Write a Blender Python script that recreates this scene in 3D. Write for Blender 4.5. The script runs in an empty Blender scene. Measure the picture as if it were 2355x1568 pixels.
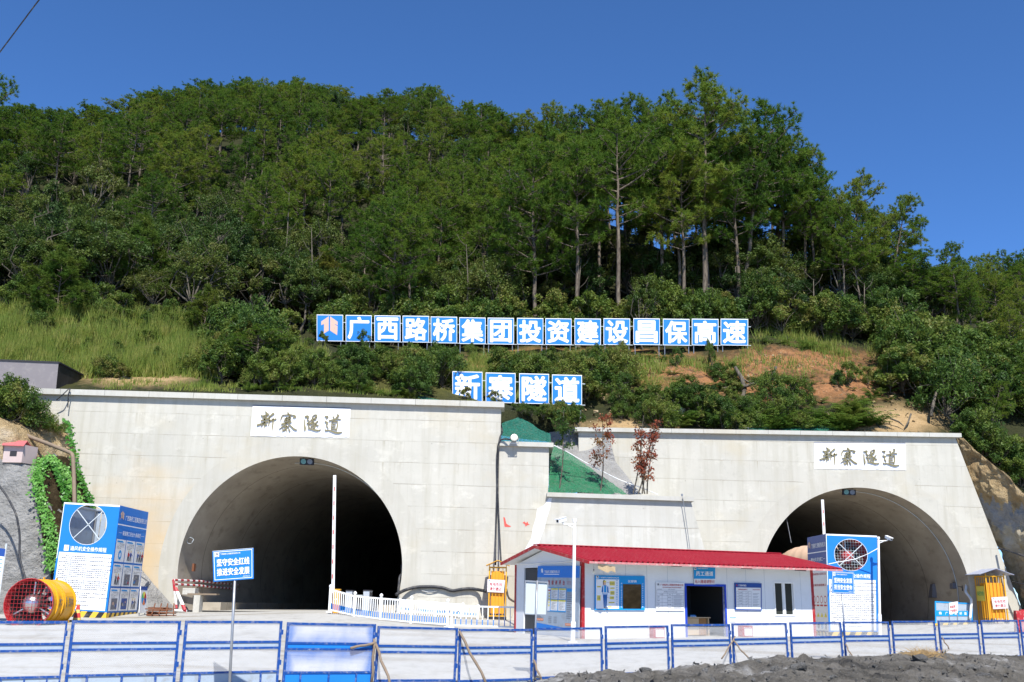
import bpy, bmesh, math, random
import numpy as np
from mathutils import Vector, Matrix

random.seed(11)
RNG = np.random.RandomState(7)
SC = bpy.context.scene
COL = SC.collection
R = math.radians

# ------------------------------------------------------------------ camera
PITCH, ROLL, LENS = R(14.5), 0.015, 35.0
FW, FH = 2354.0, 1564.6                      # the photograph measured in these units
FPX = FW * LENS / 36.0
_f = np.array([0, math.cos(PITCH), math.sin(PITCH)])
_u0 = np.array([0, -math.sin(PITCH), math.cos(PITCH)])
_r0 = np.array([1.0, 0, 0])
CR = math.cos(ROLL) * _r0 + math.sin(ROLL) * _u0
CU = -math.sin(ROLL) * _r0 + math.cos(ROLL) * _u0
cam_d = bpy.data.cameras.new('camera')
cam = bpy.data.objects.new('camera', cam_d)
COL.objects.link(cam)
cam_d.lens = LENS
cam_d.sensor_width = 36
cam_d.clip_end = 2000
cam.matrix_world = Matrix(((CR[0], CU[0], -_f[0], 0), (CR[1], CU[1], -_f[1], 0), (CR[2], CU[2], -_f[2], 0), (0, 0, 0, 1)))
SC.camera = cam

# ------------------------------------------------------------------ sky, sun, exposure
SUN_EL, SUN_AZ = R(52), R(9)                 # azimuth: to the right of straight behind the camera
wd = bpy.data.worlds.new('World')
SC.world = wd
wd.use_nodes = True
_nt = wd.node_tree
_sky = _nt.nodes.new('ShaderNodeTexSky')
_sky.sky_type = 'NISHITA'
_sky.sun_disc = False
_sky.sun_elevation = SUN_EL
_sky.sun_rotation = math.pi - SUN_AZ
_sky.altitude = 4000
_sky.air_density = 1.0
_sky.dust_density = 0.0
_sky.ozone_density = 10.0
_bg = _nt.nodes['Background']
_hs = _nt.nodes.new('ShaderNodeHueSaturation')
_hs.inputs['Saturation'].default_value = 1.06
_nt.links.new(_sky.outputs[0], _hs.inputs['Color'])
_nt.links.new(_hs.outputs[0], _bg.inputs[0])
_bg.inputs[1].default_value = 0.138
sun_d = bpy.data.lights.new('sun', 'SUN')
sun_d.energy = 4.6
sun_d.angle = R(0.5)
sun_d.color = (1.0, 0.97, 0.915)
sun = bpy.data.objects.new('sun', sun_d)
COL.objects.link(sun)
_to = Vector((math.sin(SUN_AZ) * math.cos(SUN_EL), -math.cos(SUN_AZ) * math.cos(SUN_EL), math.sin(SUN_EL)))
sun.rotation_euler = _to.to_track_quat('Z', 'Y').to_euler()
SC.view_settings.view_transform = 'Standard'
SC.view_settings.look = 'None'
SC.view_settings.gamma = 1
SC.view_settings.use_curve_mapping = False
SC.view_settings.exposure = 0.72

# ------------------------------------------------------------------ measuring helpers
def ray(px, py):
    u = (px - FW / 2) / FPX
    v = (FH / 2 - py) / FPX
    return _f + u * CR + v * CU
def P(px, py, Y):
    """the point of the place seen at (px, py) of the photograph when it stands Y metres away"""
    d = ray(px, py)
    return d * (Y / d[1])
def pix(p):
    p = np.asarray(p, float)
    z = p @ _f
    return np.stack([FW / 2 + FPX * (p @ CR) / z, FH / 2 - FPX * (p @ CU) / z], -1)
def onplane(px, py, p0, n):
    d = ray(px, py)
    return d * (np.dot(p0, n) / np.dot(d, n))
def norm(v):
    v = np.asarray(v, float)
    return v / np.linalg.norm(v)

class TPS:
    def __init__(s, pts, smooth=0.0):
        pts = np.array(pts, float)
        s.c = pts[:, :2] / 20.0
        n = len(pts)
        K = s.k(s.c, s.c) + smooth * np.eye(n)
        Q = np.hstack([np.ones((n, 1)), s.c])
        A = np.block([[K, Q], [Q.T, np.zeros((3, 3))]])
        s.w = np.linalg.solve(A, np.concatenate([pts[:, 2], np.zeros(3)]))
    @staticmethod
    def k(a, b):
        d2 = ((a[:, None, :] - b[None, :, :]) ** 2).sum(-1)
        return 0.5 * d2 * np.log(d2 + 1e-9)
    def __call__(s, x, y):
        q = np.stack([np.ravel(x), np.ravel(y)], -1) / 20.0
        out = s.k(q, s.c) @ s.w[:-3] + s.w[-3] + q @ s.w[-2:]
        return out.reshape(np.shape(x))

# value noise for shaping meshes
_perm = RNG.rand(64, 64, 64)
def vnoise(p, scale=1.0):
    q = np.asarray(p, float) * scale
    i = np.floor(q).astype(int)
    f = q - i
    f = f * f * (3 - 2 * f)
    def g(a, b, c):
        return _perm[(i[..., 0] + a) % 64, (i[..., 1] + b) % 64, (i[..., 2] + c) % 64]
    fx, fy, fz = f[..., 0], f[..., 1], f[..., 2]
    x00 = g(0, 0, 0) * (1 - fx) + g(1, 0, 0) * fx
    x10 = g(0, 1, 0) * (1 - fx) + g(1, 1, 0) * fx
    x01 = g(0, 0, 1) * (1 - fx) + g(1, 0, 1) * fx
    x11 = g(0, 1, 1) * (1 - fx) + g(1, 1, 1) * fx
    return ((x00 * (1 - fy) + x10 * fy) * (1 - fz) + (x01 * (1 - fy) + x11 * fy) * fz) * 2 - 1
def fbm(p, scale=1.0, n=3):
    return sum(vnoise(np.asarray(p) + 7.3 * k, scale * 2 ** k) / 2 ** k for k in range(n))

# ------------------------------------------------------------------ materials
class NT:
    def __init__(s, name):
        s.m = bpy.data.materials.new(name)
        s.m.use_nodes = True
        s.t = s.m.node_tree
        s.b = s.t.nodes['Principled BSDF']
        s.out = s.t.nodes['Material Output']
    def n(s, typ, **kw):
        nd = s.t.nodes.new(typ)
        for k, v in kw.items():
            if k.startswith('i_'):
                key = k[2:]
                key = int(key) if key.isdigit() else key
                nd.inputs[key].default_value = v
            else:
                setattr(nd, k, v)
        return nd
    def l(s, a, b):
        s.t.links.new(a, b)
    def pos(s, scale=(1, 1, 1), obj=True, rot=(0, 0, 0)):
        tc = s.n('ShaderNodeTexCoord')
        mp = s.n('ShaderNodeMapping')
        mp.inputs['Scale'].default_value = scale
        mp.inputs['Rotation'].default_value = rot
        s.l(tc.outputs['Object'], mp.inputs[0])
        return mp.outputs[0]
    def noise(s, vec, scale, detail=4, rough=0.55, lo=None, hi=None):
        nz = s.n('ShaderNodeTexNoise', i_Scale=scale, i_Detail=detail, i_Roughness=rough)
        s.l(vec, nz.inputs['Vector'])
        o = nz.outputs['Fac']
        if lo is not None:
            mr = s.n('ShaderNodeMapRange')
            mr.inputs[1].default_value = lo
            mr.inputs[2].default_value = hi
            s.l(o, mr.inputs[0])
            o = mr.outputs[0]
        return o
    def mix(s, fac, a, b, mode='MIX'):
        mx = s.n('ShaderNodeMix', data_type='RGBA', blend_type=mode)
        for sock, v in ((mx.inputs[0], fac), (mx.inputs[6], a), (mx.inputs[7], b)):
            if isinstance(v, (int, float)):
                sock.default_value = v
            elif isinstance(v, tuple):
                sock.default_value = v if len(v) == 4 else (*v, 1)
            else:
                s.l(v, sock)
        return mx.outputs[2]
    def math(s, op, a, b=None, c=None, clamp=False):
        m = s.n('ShaderNodeMath', operation=op, use_clamp=clamp)
        for k, v in enumerate((a, b, c)):
            if v is None:
                continue
            if isinstance(v, (int, float)):
                m.inputs[k].default_value = v
            else:
                s.l(v, m.inputs[k])
        return m.outputs[0]
    def color(s, v):
        if isinstance(v, tuple):
            s.b.inputs['Base Color'].default_value = (*v, 1)
        else:
            s.l(v, s.b.inputs['Base Color'])
    def bump(s, h, strength=0.3, dist=0.05):
        b = s.n('ShaderNodeBump')
        b.inputs['Strength'].default_value = strength
        b.inputs['Distance'].default_value = dist
        s.l(h, b.inputs['Height'])
        s.l(b.outputs[0], s.b.inputs['Normal'])
    def set(s, rough=0.6, metal=0.0, spec=0.3):
        s.b.inputs['Roughness'].default_value = rough
        s.b.inputs['Metallic'].default_value = metal
        s.b.inputs['Specular IOR Level'].default_value = spec
        return s.m

def simple(name, c, rough=0.5, var=0.12, scale=3.0, metal=0.0, spec=0.3, dirt=None, bump=0.0):
    """one paint or material with slight wear, so that nothing is perfectly flat"""
    t = NT(name)
    v = t.pos()
    a = tuple(min(1, x * (1 + var)) for x in c)
    b = tuple(x * (1 - var) for x in c)
    col = t.mix(t.noise(v, scale, 5), b, a)
    if dirt:
        col = t.mix(t.math('MULTIPLY', t.noise(v, dirt[2], 6, 0.65, 0.52, 0.72), dirt[1]), col, dirt[0])
    t.color(col)
    if bump:
        t.bump(t.noise(v, scale * 6, 4), bump, 0.01)
    return t.set(rough, metal, spec)

M = {}
BLUE = (0.014, 0.185, 0.60)
M['white_paint'] = simple('white_paint', (0.78, 0.78, 0.76), 0.45, 0.04, 2, dirt=((0.45, 0.42, 0.36), 0.35, 2.5))
M['white_print'] = simple('white_print', (0.80, 0.80, 0.80), 0.5, 0.03, 2)
M['board_white'] = simple('board_white', (0.74, 0.74, 0.73), 0.5, 0.04, 2)
M['blue_print'] = simple('blue_print', BLUE, 0.45, 0.08, 2.5)
M['sky_print'] = simple('sky_print', (0.01, 0.27, 0.62), 0.45, 0.06, 2.5)
M['dark_print'] = simple('dark_print', (0.02, 0.07, 0.28), 0.45, 0.08, 2.5)
M['black_ink'] = simple('black_ink', (0.03, 0.03, 0.035), 0.6)
M['grey_ink'] = simple('grey_ink', (0.16, 0.16, 0.18), 0.6)
M['red_ink'] = simple('red_ink', (0.45, 0.03, 0.03), 0.6)
M['yellow_ink'] = simple('yellow_ink', (0.75, 0.62, 0.10), 0.6)
M['orange_ink'] = simple('orange_ink', (0.75, 0.22, 0.06), 0.6)
M['skin_ink'] = simple('skin_ink', (0.66, 0.40, 0.28), 0.6)
M['green_ink'] = simple('green_ink', (0.10, 0.42, 0.14), 0.6)
M['emblem_tan'] = simple('emblem_tan', (0.62, 0.42, 0.33), 0.5)
M['fence_blue'] = simple('fence_blue', (0.010, 0.062, 0.26), 0.45, 0.18, 4, dirt=((0.36, 0.36, 0.35), 0.55, 14))
M['fence_band'] = simple('fence_band', (0.34, 0.40, 0.46), 0.45, 0.10, 3, dirt=((0.22, 0.20, 0.17), 0.5, 4))
M['grey_metal'] = simple('grey_metal', (0.33, 0.34, 0.35), 0.42, 0.12, 5, metal=0.55, dirt=((0.20, 0.14, 0.09), 0.5, 4))
M['pale_metal'] = simple('pale_metal', (0.52, 0.57, 0.58), 0.5, 0.06, 3)
M['red_paint'] = simple('red_paint', (0.37, 0.020, 0.024), 0.4, 0.12, 4, dirt=((0.55, 0.38, 0.32), 0.45, 6))
M['roof_red'] = simple('roof_red', (0.36, 0.016, 0.030), 0.5, 0.10, 0.8, dirt=((0.50, 0.20, 0.18), 0.18, 3))
M['yellow_paint'] = simple('yellow_paint', (0.72, 0.36, 0.02), 0.38, 0.10, 2.5, dirt=((0.40, 0.22, 0.05), 0.45, 5))
M['orange_paint'] = simple('orange_paint', (0.78, 0.32, 0.03), 0.4, 0.1, 3)
M['dark_gap'] = simple('dark_gap', (0.03, 0.03, 0.035), 0.7)
M['black_rubber'] = simple('black_rubber', (0.025, 0.026, 0.03), 0.5, 0.2, 5, dirt=((0.22, 0.20, 0.17), 0.5, 4))
M['steel'] = simple('steel', (0.62, 0.58, 0.57), 0.28, 0.1, 6, metal=0.9, dirt=((0.25, 0.14, 0.10), 0.5, 6))
M['rust'] = simple('rust', (0.17, 0.065, 0.03), 0.8, 0.3, 9)
M['wood'] = simple('wood', (0.22, 0.165, 0.115), 0.8, 0.25, 8)
M['wood_pale'] = simple('wood_pale', (0.52, 0.38, 0.22), 0.6, 0.1, 4)
M['wood_brown'] = simple('wood_brown', (0.30, 0.15, 0.05), 0.6, 0.15, 4)
M['wall_panel'] = simple('wall_panel', (0.72, 0.735, 0.74), 0.4, 0.03, 1.2, dirt=((0.55, 0.55, 0.52), 0.25, 1.6))
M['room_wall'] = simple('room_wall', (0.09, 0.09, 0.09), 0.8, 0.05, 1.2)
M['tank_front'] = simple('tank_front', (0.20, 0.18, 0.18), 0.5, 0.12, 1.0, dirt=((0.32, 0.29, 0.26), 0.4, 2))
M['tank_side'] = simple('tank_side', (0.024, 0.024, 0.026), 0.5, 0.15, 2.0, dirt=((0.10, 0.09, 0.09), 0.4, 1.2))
M['duct'] = simple('duct_cloth', (0.50, 0.34, 0.23), 0.8, 0.08, 1.0)
M['pink_wall'] = simple('pink_render', (0.48, 0.38, 0.35), 0.8, 0.12, 4)
M['pink_roof'] = simple('pink_roof', (0.52, 0.13, 0.13), 0.6, 0.25, 6)
M['gold'] = simple('gilt_lettering', (0.36, 0.28, 0.13), 0.35, 0.15, 6, metal=0.6)
M['paint_mark'] = simple('red_spray', (0.60, 0.10, 0.08), 0.8, 0.15, 12)
M['plaster'] = simple('fresh_plaster', (0.70, 0.70, 0.69), 0.9, 0.10, 4, bump=0.4)
M['glass_dark'] = simple('window_glass', (0.04, 0.045, 0.04), 0.08, 0.2, 2, spec=0.6)
M['lamp_glass'] = simple('lamp_glass', (0.75, 0.74, 0.62), 0.2, 0.08, 9)
M['lens_green'] = simple('signal_lens_green', (0.16, 0.30, 0.24), 0.25)
M['lens_grey'] = simple('signal_lens_grey', (0.20, 0.20, 0.20), 0.25)
M['tin'] = simple('tin_roof', (0.34, 0.37, 0.48), 0.4, 0.1, 4, metal=0.3)
M['skin'] = simple('skin', (0.36, 0.21, 0.15), 0.5)
M['hair'] = simple('hair', (0.015, 0.012, 0.010), 0.5)
M['dark_cloth'] = simple('dark_cloth', (0.035, 0.038, 0.05), 0.9)

def perforated():
    t = NT('perforated_white_sheet')
    v = t.pos()
    c = t.mix(t.noise(v, 2.0, 5), (0.48, 0.48, 0.475), (0.58, 0.58, 0.575))
    c = t.mix(t.math('MULTIPLY', t.noise(t.pos((0.8, 1, 5)), 1.7, 6, 0.6, 0.50, 0.72), 0.6), c, (0.27, 0.26, 0.25))
    t.color(c)
    mp = t.pos((1, 0.0, 1), rot=(0, R(45), 0))
    vo = t.n('ShaderNodeTexVoronoi', voronoi_dimensions='3D', i_Scale=46.0, i_Randomness=0.0)
    t.l(mp, vo.inputs['Vector'])
    a = t.math('GREATER_THAN', vo.outputs['Distance'], 0.40)
    t.l(a, t.b.inputs['Alpha'])
    return t.set(0.5)
M['perforated'] = perforated()

def perforated_blue():
    t = NT('perforated_sheet_blue_spray')
    v = t.pos()
    # blue spray paint along the sheet's own border, patchy white in the middle
    sp = t.n('ShaderNodeSeparateXYZ')
    t.l(t.pos(), sp.inputs[0])
    ex = t.math('ABSOLUTE', sp.outputs[0])
    ex = t.math('MULTIPLY_ADD', ex, 4.0, -3.0, clamp=True)
    band = t.math('ABSOLUTE', t.math('ADD', sp.outputs[2], -0.74))
    ez = t.math('SUBTRACT', 0.33, band, clamp=True)
    ez = t.math('MULTIPLY', ez, 2.1)
    hi = t.math('MULTIPLY_ADD', sp.outputs[2], 9.0, -10.6, clamp=True)
    e = t.math('MAXIMUM', t.math('MAXIMUM', ex, ez), hi)
    e = t.math('ADD', t.math('MULTIPLY', e, 1.5), t.math('MULTIPLY_ADD', t.noise(v, 2.2, 4), 1.3, -0.52), clamp=True)
    t.color(t.mix(e, (0.56, 0.57, 0.58), (0.02, 0.15, 0.52)))
    vo = t.n('ShaderNodeTexVoronoi', voronoi_dimensions='3D', i_Scale=46.0, i_Randomness=0.0)
    t.l(t.pos((1, 0.0, 1), rot=(0, R(45), 0)), vo.inputs['Vector'])
    t.l(t.math('GREATER_THAN', vo.outputs['Distance'], 0.34), t.b.inputs['Alpha'])
    return t.set(0.5)
M['perforated_blue'] = perforated_blue()

def concrete(name, base, seam=1.16, stain=None, dark=0.82, off=0.0):
    """board-marked in-situ concrete: pour lines, panel joints, drips, patches"""
    t = NT(name)
    geo = t.n('ShaderNodeNewGeometry')
    pos = geo.outputs['Position']
    def mp(scale):
        m = t.n('ShaderNodeMapping')
        m.inputs['Scale'].default_value = scale
        t.l(pos, m.inputs[0])
        return m.outputs[0]
    b = base
    c = t.mix(t.noise(mp((0.35, 0.35, 0.5)), 1.0, 6, 0.6), tuple(x * 0.76 for x in b), tuple(min(1, x * 1.17) for x in b))
    c = t.mix(t.noise(mp((2.6, 2.6, 0.22)), 1.0, 5, 0.6, 0.46, 0.80), c, (b[0] * 0.80, b[1] * 0.785, b[2] * 0.735))
    c = t.mix(t.math('MULTIPLY', t.noise(mp((0.7, 0.7, 1.1)), 1.0, 6, 0.7, 0.56, 0.66), 0.45), c, tuple(min(1, x * 1.25) for x in b))
    c = t.mix(t.math('MULTIPLY', t.noise(mp((1.1, 1.1, 1.4)), 1.7, 6, 0.7, 0.58, 0.72), 0.4), c, tuple(x * 0.62 for x in b))
    c = t.mix(t.math('MULTIPLY', t.noise(mp((0.20, 0.2, 0.28)), 1.3, 5, 0.6, 0.54, 0.70), 0.55), c, (b[0] * 0.94, b[1] * 0.86, b[2] * 0.70))
    sp = t.n('ShaderNodeSeparateXYZ')
    t.l(pos, sp.inputs[0])
    wob = t.math('MULTIPLY_ADD', t.noise(mp((0.5, 0.5, 0.5)), 1.0, 3), 0.10, off)
    zz = t.math('ADD', sp.outputs[2], wob)
    zz = t.math('MULTIPLY_ADD', sp.outputs[0], 0.012, zz)
    fr = t.math('FRACT', t.math('DIVIDE', zz, seam))
    row = t.math('FLOOR', t.math('DIVIDE', zz, seam))
    line = t.math('LESS_THAN', fr, 0.035)
    xx = t.math('MULTIPLY_ADD', row, 1.37, sp.outputs[0])
    vl = t.math('LESS_THAN', t.math('FRACT', t.math('DIVIDE', xx, 2.45)), 0.012)
    seamf = t.math('MAXIMUM', t.math('MULTIPLY', line, 0.62), t.math('MULTIPLY', vl, 0.16))
    seamf = t.math('MULTIPLY', seamf, t.noise(mp((0.6, 0.6, 0.6)), 1.0, 4, 0.6, 0.33, 0.62))
    # each pour its own tone
    wn = t.n('ShaderNodeTexWhiteNoise', noise_dimensions='1D')
    t.l(row, wn.inputs['W'])
    c = t.mix(t.math('MULTIPLY', wn.outputs['Value'], 0.22), c, tuple(x * 0.78 for x in b))
    c = t.mix(seamf, c, (b[0] * 0.48, b[1] * 0.45, b[2] * 0.40))
    # drips running down from each pour line
    drip = t.math('MULTIPLY', t.noise(mp((5.0, 5.0, 0.10)), 1.0, 4, 0.65, 0.56, 0.75), t.math('POWER', fr, 2.2))
    c = t.mix(t.math('MULTIPLY', drip, 0.75), c, (b[0] * 0.60, b[1] * 0.56, b[2] * 0.47))
    # tie holes
    vo = t.n('ShaderNodeTexVoronoi', i_Scale=0.9, i_Randomness=0.35)
    t.l(mp((1, 0.0, 1)), vo.inputs['Vector'])
    c = t.mix(t.math('MULTIPLY', t.math('LESS_THAN', vo.outputs['Distance'], 0.035), 0.45), c, tuple(x * 0.45 for x in b))
    if stain is not None:
        ctr, rad, scol = stain
        dv = t.n('ShaderNodeVectorMath', operation='SUBTRACT')
        t.l(pos, dv.inputs[0])
        dv.inputs[1].default_value = ctr
        ds = t.n('ShaderNodeVectorMath', operation='MULTIPLY')
        t.l(dv.outputs[0], ds.inputs[0])
        ds.inputs[1].default_value = rad
        ln = t.n('ShaderNodeVectorMath', operation='LENGTH')
        t.l(ds.outputs[0], ln.inputs[0])
        f = t.math('SUBTRACT', 1.25, ln.outputs['Value'])
        f = t.math('ADD', f, t.math('MULTIPLY_ADD', t.noise(mp((0.5, 0.5, 0.9)), 1.0, 5), 1.4, -0.8), clamp=True)
        c = t.mix(t.math('MULTIPLY', f, 0.8), c, scol)
    t.color(c)
    t.bump(t.math('SUBTRACT', t.noise(mp((6, 6, 3)), 1.0, 5), t.math('MULTIPLY', seamf, 1.2)), 0.25, 0.03)
    return t.set(0.85, 0, 0.2)
CONC = (0.505, 0.482, 0.415)
M['concrete'] = concrete('portal_concrete', CONC)
M['concrete_left'] = concrete('portal_concrete_stained', CONC, stain=(tuple(P(300, 1290, 53.4)), (0.27, 0.1, 0.20), (0.55, 0.40, 0.22)))
M['concrete_cap'] = concrete('coping_concrete', (0.50, 0.485, 0.43), seam=400.0, off=150.0)
M['concrete_ring'] = concrete('arch_ring_concrete', (0.49, 0.466, 0.40), seam=400.0, off=150.0)
M['concrete_smooth'] = concrete('retaining_wall_concrete', (0.515, 0.497, 0.44), seam=1.9)

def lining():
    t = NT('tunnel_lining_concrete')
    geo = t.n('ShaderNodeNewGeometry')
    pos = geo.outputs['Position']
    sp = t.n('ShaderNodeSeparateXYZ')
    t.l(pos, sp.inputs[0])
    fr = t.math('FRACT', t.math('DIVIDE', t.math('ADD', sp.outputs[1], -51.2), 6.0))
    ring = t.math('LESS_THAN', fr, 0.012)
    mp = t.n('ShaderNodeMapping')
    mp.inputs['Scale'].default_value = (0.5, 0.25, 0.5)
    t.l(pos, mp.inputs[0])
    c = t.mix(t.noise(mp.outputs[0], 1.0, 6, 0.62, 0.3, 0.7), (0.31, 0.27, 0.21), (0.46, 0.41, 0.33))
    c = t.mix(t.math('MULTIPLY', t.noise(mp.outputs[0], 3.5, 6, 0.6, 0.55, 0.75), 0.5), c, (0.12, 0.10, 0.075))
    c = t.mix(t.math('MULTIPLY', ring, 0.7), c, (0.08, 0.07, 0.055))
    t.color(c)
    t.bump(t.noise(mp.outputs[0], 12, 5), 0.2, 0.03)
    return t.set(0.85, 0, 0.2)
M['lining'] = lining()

def bark(name, a, b):
    t = NT(name)
    v = t.pos((3, 3, 0.7))
    t.color(t.mix(t.noise(v, 3.0, 5, 0.65, 0.35, 0.65), a, b))
    t.bump(t.noise(v, 6, 4), 0.6, 0.03)
    return t.set(0.9, 0, 0.1)
M['bark_pine'] = bark('pine_bark', (0.055, 0.042, 0.034), (0.20, 0.165, 0.125))
M['bark_grey'] = bark('grey_bark', (0.055, 0.046, 0.036), (0.155, 0.135, 0.105))

def foliage(name, cols, trans=0.28, rough=0.55, clump=0.55, spec=0.25):
    """leaf colour varies from plant to plant and from clump to clump"""
    t = NT(name)
    oi = t.n('ShaderNodeObjectInfo')
    rp = t.n('ShaderNodeValToRGB')
    el = rp.color_ramp.elements
    el[0].color = (*cols[0], 1)
    el[1].color = (*cols[-1], 1)
    for k, c in enumerate(cols[1:-1]):
        e = el.new((k + 1) / (len(cols) - 1))
        e.color = (*c, 1)
    geo = t.n('ShaderNodeNewGeometry')
    nz = t.noise(geo.outputs['Position'], clump, 3)
    f = t.math('ADD', t.math('MULTIPLY', oi.outputs['Random'], 0.62), t.math('MULTIPLY_ADD', nz, 1.5, -0.56), clamp=True)
    t.l(f, rp.inputs[0])
    fine = t.noise(geo.outputs['Position'], 7.0, 2, 0.5, 0.25, 0.75)
    c = t.mix(fine, rp.outputs[0], (1.55, 1.5, 1.25), 'MULTIPLY')
    t.color(c)
    tr = t.n('ShaderNodeBsdfTranslucent')
    t.l(c, tr.inputs[0])
    mx = t.n('ShaderNodeMixShader')
    mx.inputs[0].default_value = trans
    t.l(t.b.outputs[0], mx.inputs[1])
    t.l(tr.outputs[0], mx.inputs[2])
    t.l(mx.outputs[0], t.out.inputs[0])
    return t.set(rough, 0, spec)
M['needles'] = foliage('pine_needles', [(0.038, 0.085, 0.016), (0.070, 0.132, 0.018), (0.115, 0.172, 0.024), (0.165, 0.185, 0.032)], 0.42, 0.6, 0.8, spec=0.12)
M['needles_young'] = foliage('young_pine_needles', [(0.050, 0.105, 0.016), (0.095, 0.125, 0.020), (0.115, 0.105, 0.022)], 0.36, 0.6, spec=0.12)
M['leaves'] = foliage('broad_leaves', [(0.022, 0.046, 0.014), (0.038, 0.074, 0.018), (0.072, 0.104, 0.020), (0.115, 0.118, 0.036)], 0.30, 0.5, 0.9, spec=0.2)
M['leaves_bush'] = foliage('bush_leaves', [(0.028, 0.062, 0.015), (0.056, 0.104, 0.020), (0.105, 0.145, 0.026), (0.155, 0.145, 0.045)], 0.36, 0.5, 1.2, spec=0.2)
M['leaves_fern'] = foliage('fern_fronds', [(0.050, 0.110, 0.020), (0.090, 0.155, 0.026), (0.15, 0.18, 0.035)], 0.35, 0.5)
M['leaves_grass'] = foliage('grass_blades', [(0.050, 0.115, 0.020), (0.095, 0.160, 0.026), (0.16, 0.195, 0.038), (0.28, 0.26, 0.09)], 0.38, 0.6, 1.3)
M['leaves_ivy'] = foliage('plastic_ivy', [(0.035, 0.13, 0.02), (0.08, 0.23, 0.04), (0.18, 0.36, 0.10)], 0.3, 0.4, 2.5)
M['leaves_red'] = foliage('red_leaves', [(0.15, 0.035, 0.025), (0.22, 0.06, 0.035), (0.16, 0.12, 0.03)], 0.35, 0.5, 1.5)
M['leaves_dry'] = foliage('dry_stalks', [(0.30, 0.20, 0.10), (0.42, 0.30, 0.16)], 0.3, 0.8)

def terrain_mat():
    t = NT('hill_soil')
    at = t.n('ShaderNodeAttribute', attribute_name='soil')
    sp = t.n('ShaderNodeSeparateColor')
    t.l(at.outputs['Color'], sp.inputs[0])
    geo = t.n('ShaderNodeNewGeometry')
    pos = geo.outputs['Position']
    n1 = t.noise(pos, 0.9, 6, 0.65)
    n2 = t.noise(pos, 3.5, 6, 0.6)
    litter = t.mix(n2, (0.018, 0.022, 0.010), (0.050, 0.052, 0.022))
    red = t.mix(n1, (0.20, 0.085, 0.035), (0.40, 0.20, 0.09))
    red = t.mix(t.math('MULTIPLY', t.noise(pos, 1.6, 7, 0.72, 0.48, 0.60), 0.85), red, (0.085, 0.055, 0.032))
    red = t.mix(t.math('MULTIPLY', t.noise(pos, 5.5, 5, 0.7, 0.58, 0.68), 0.7), red, (0.52, 0.36, 0.22))
    grass = t.mix(n1, (0.07, 0.085, 0.022), (0.15, 0.13, 0.04))
    ochre = t.mix(n1, (0.32, 0.20, 0.085), (0.50, 0.36, 0.20))
    def brk(x, k):
        return t.math('ADD', x, t.math('MULTIPLY', t.math('MULTIPLY_ADD', t.noise(pos, k, 5), 1.0, -0.5), t.math('LESS_THAN', t.math('ABSOLUTE', t.math('ADD', x, -0.5)), 0.495)), clamp=True)
    c = t.mix(brk(sp.outputs[1], 1.1), litter, grass)
    c = t.mix(brk(sp.outputs[0], 0.9), c, red)
    c = t.mix(brk(sp.outputs[2], 1.3), c, ochre)
    t.color(c)
    t.bump(t.math('ADD', n1, t.math('MULTIPLY', n2, 0.8)), 1.0, 0.4)
    return t.set(0.95, 0, 0.1)
M['terrain'] = terrain_mat()

def rock_mat(name, cols, scale=0.8, crack=0.5):
    t = NT(name)
    geo = t.n('ShaderNodeNewGeometry')
    pos = geo.outputs['Position']
    n1 = t.noise(pos, scale, 6, 0.65)
    rp = t.n('ShaderNodeValToRGB')
    el = rp.color_ramp.elements
    el[0].position, el[1].position = 0.32, 0.68
    el[0].color = (*cols[0], 1)
    el[1].color = (*cols[-1], 1)
    for k, c in enumerate(cols[1:-1]):
        e = el.new(0.34 + 0.34 * (k + 1) / (len(cols) - 1))
        e.color = (*c, 1)
    t.l(n1, rp.inputs[0])
    n2 = t.noise(pos, scale * 9, 6, 0.7)
    c = t.mix(t.math('MULTIPLY', t.noise(pos, scale * 2.3, 6, 0.7, 0.56, 0.70), crack), rp.outputs[0], tuple(x * 0.45 for x in cols[0]))
    c = t.mix(t.math('MULTIPLY', n2, 0.35), c, tuple(x * 0.5 for x in cols[1]))
    t.color(c)
    t.bump(t.math('ADD', n1, t.math('MULTIPLY', n2, 0.9)), 1.0, 0.3)
    return t.set(0.95, 0, 0.1)
M['shotcrete'] = rock_mat('sprayed_concrete', [(0.25, 0.24, 0.22), (0.36, 0.35, 0.33), (0.43, 0.42, 0.40)], 0.55, 0.3)
M['ochre_rock'] = rock_mat('ochre_rock', [(0.30, 0.20, 0.10), (0.50, 0.37, 0.20), (0.60, 0.49, 0.34)], 0.7, 0.35)
M['cut_rock'] = rock_mat('cut_rock', [(0.36, 0.26, 0.12), (0.48, 0.42, 0.31), (0.60, 0.56, 0.47)], 0.55, 0.5)
M['spoil'] = rock_mat('spoil_heap', [(0.05, 0.049, 0.048), (0.155, 0.142, 0.12), (0.22, 0.205, 0.18), (0.52, 0.51, 0.49)], 0.42, 0.7)
M['stone'] = rock_mat('grey_stone', [(0.13, 0.125, 0.115), (0.26, 0.25, 0.23), (0.38, 0.37, 0.35)], 2.0, 0.4)
M['brown_mat'] = rock_mat('brown_fibre_mat', [(0.045, 0.032, 0.016), (0.085, 0.060, 0.030), (0.13, 0.095, 0.05)], 2.2, 0.3)

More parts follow.
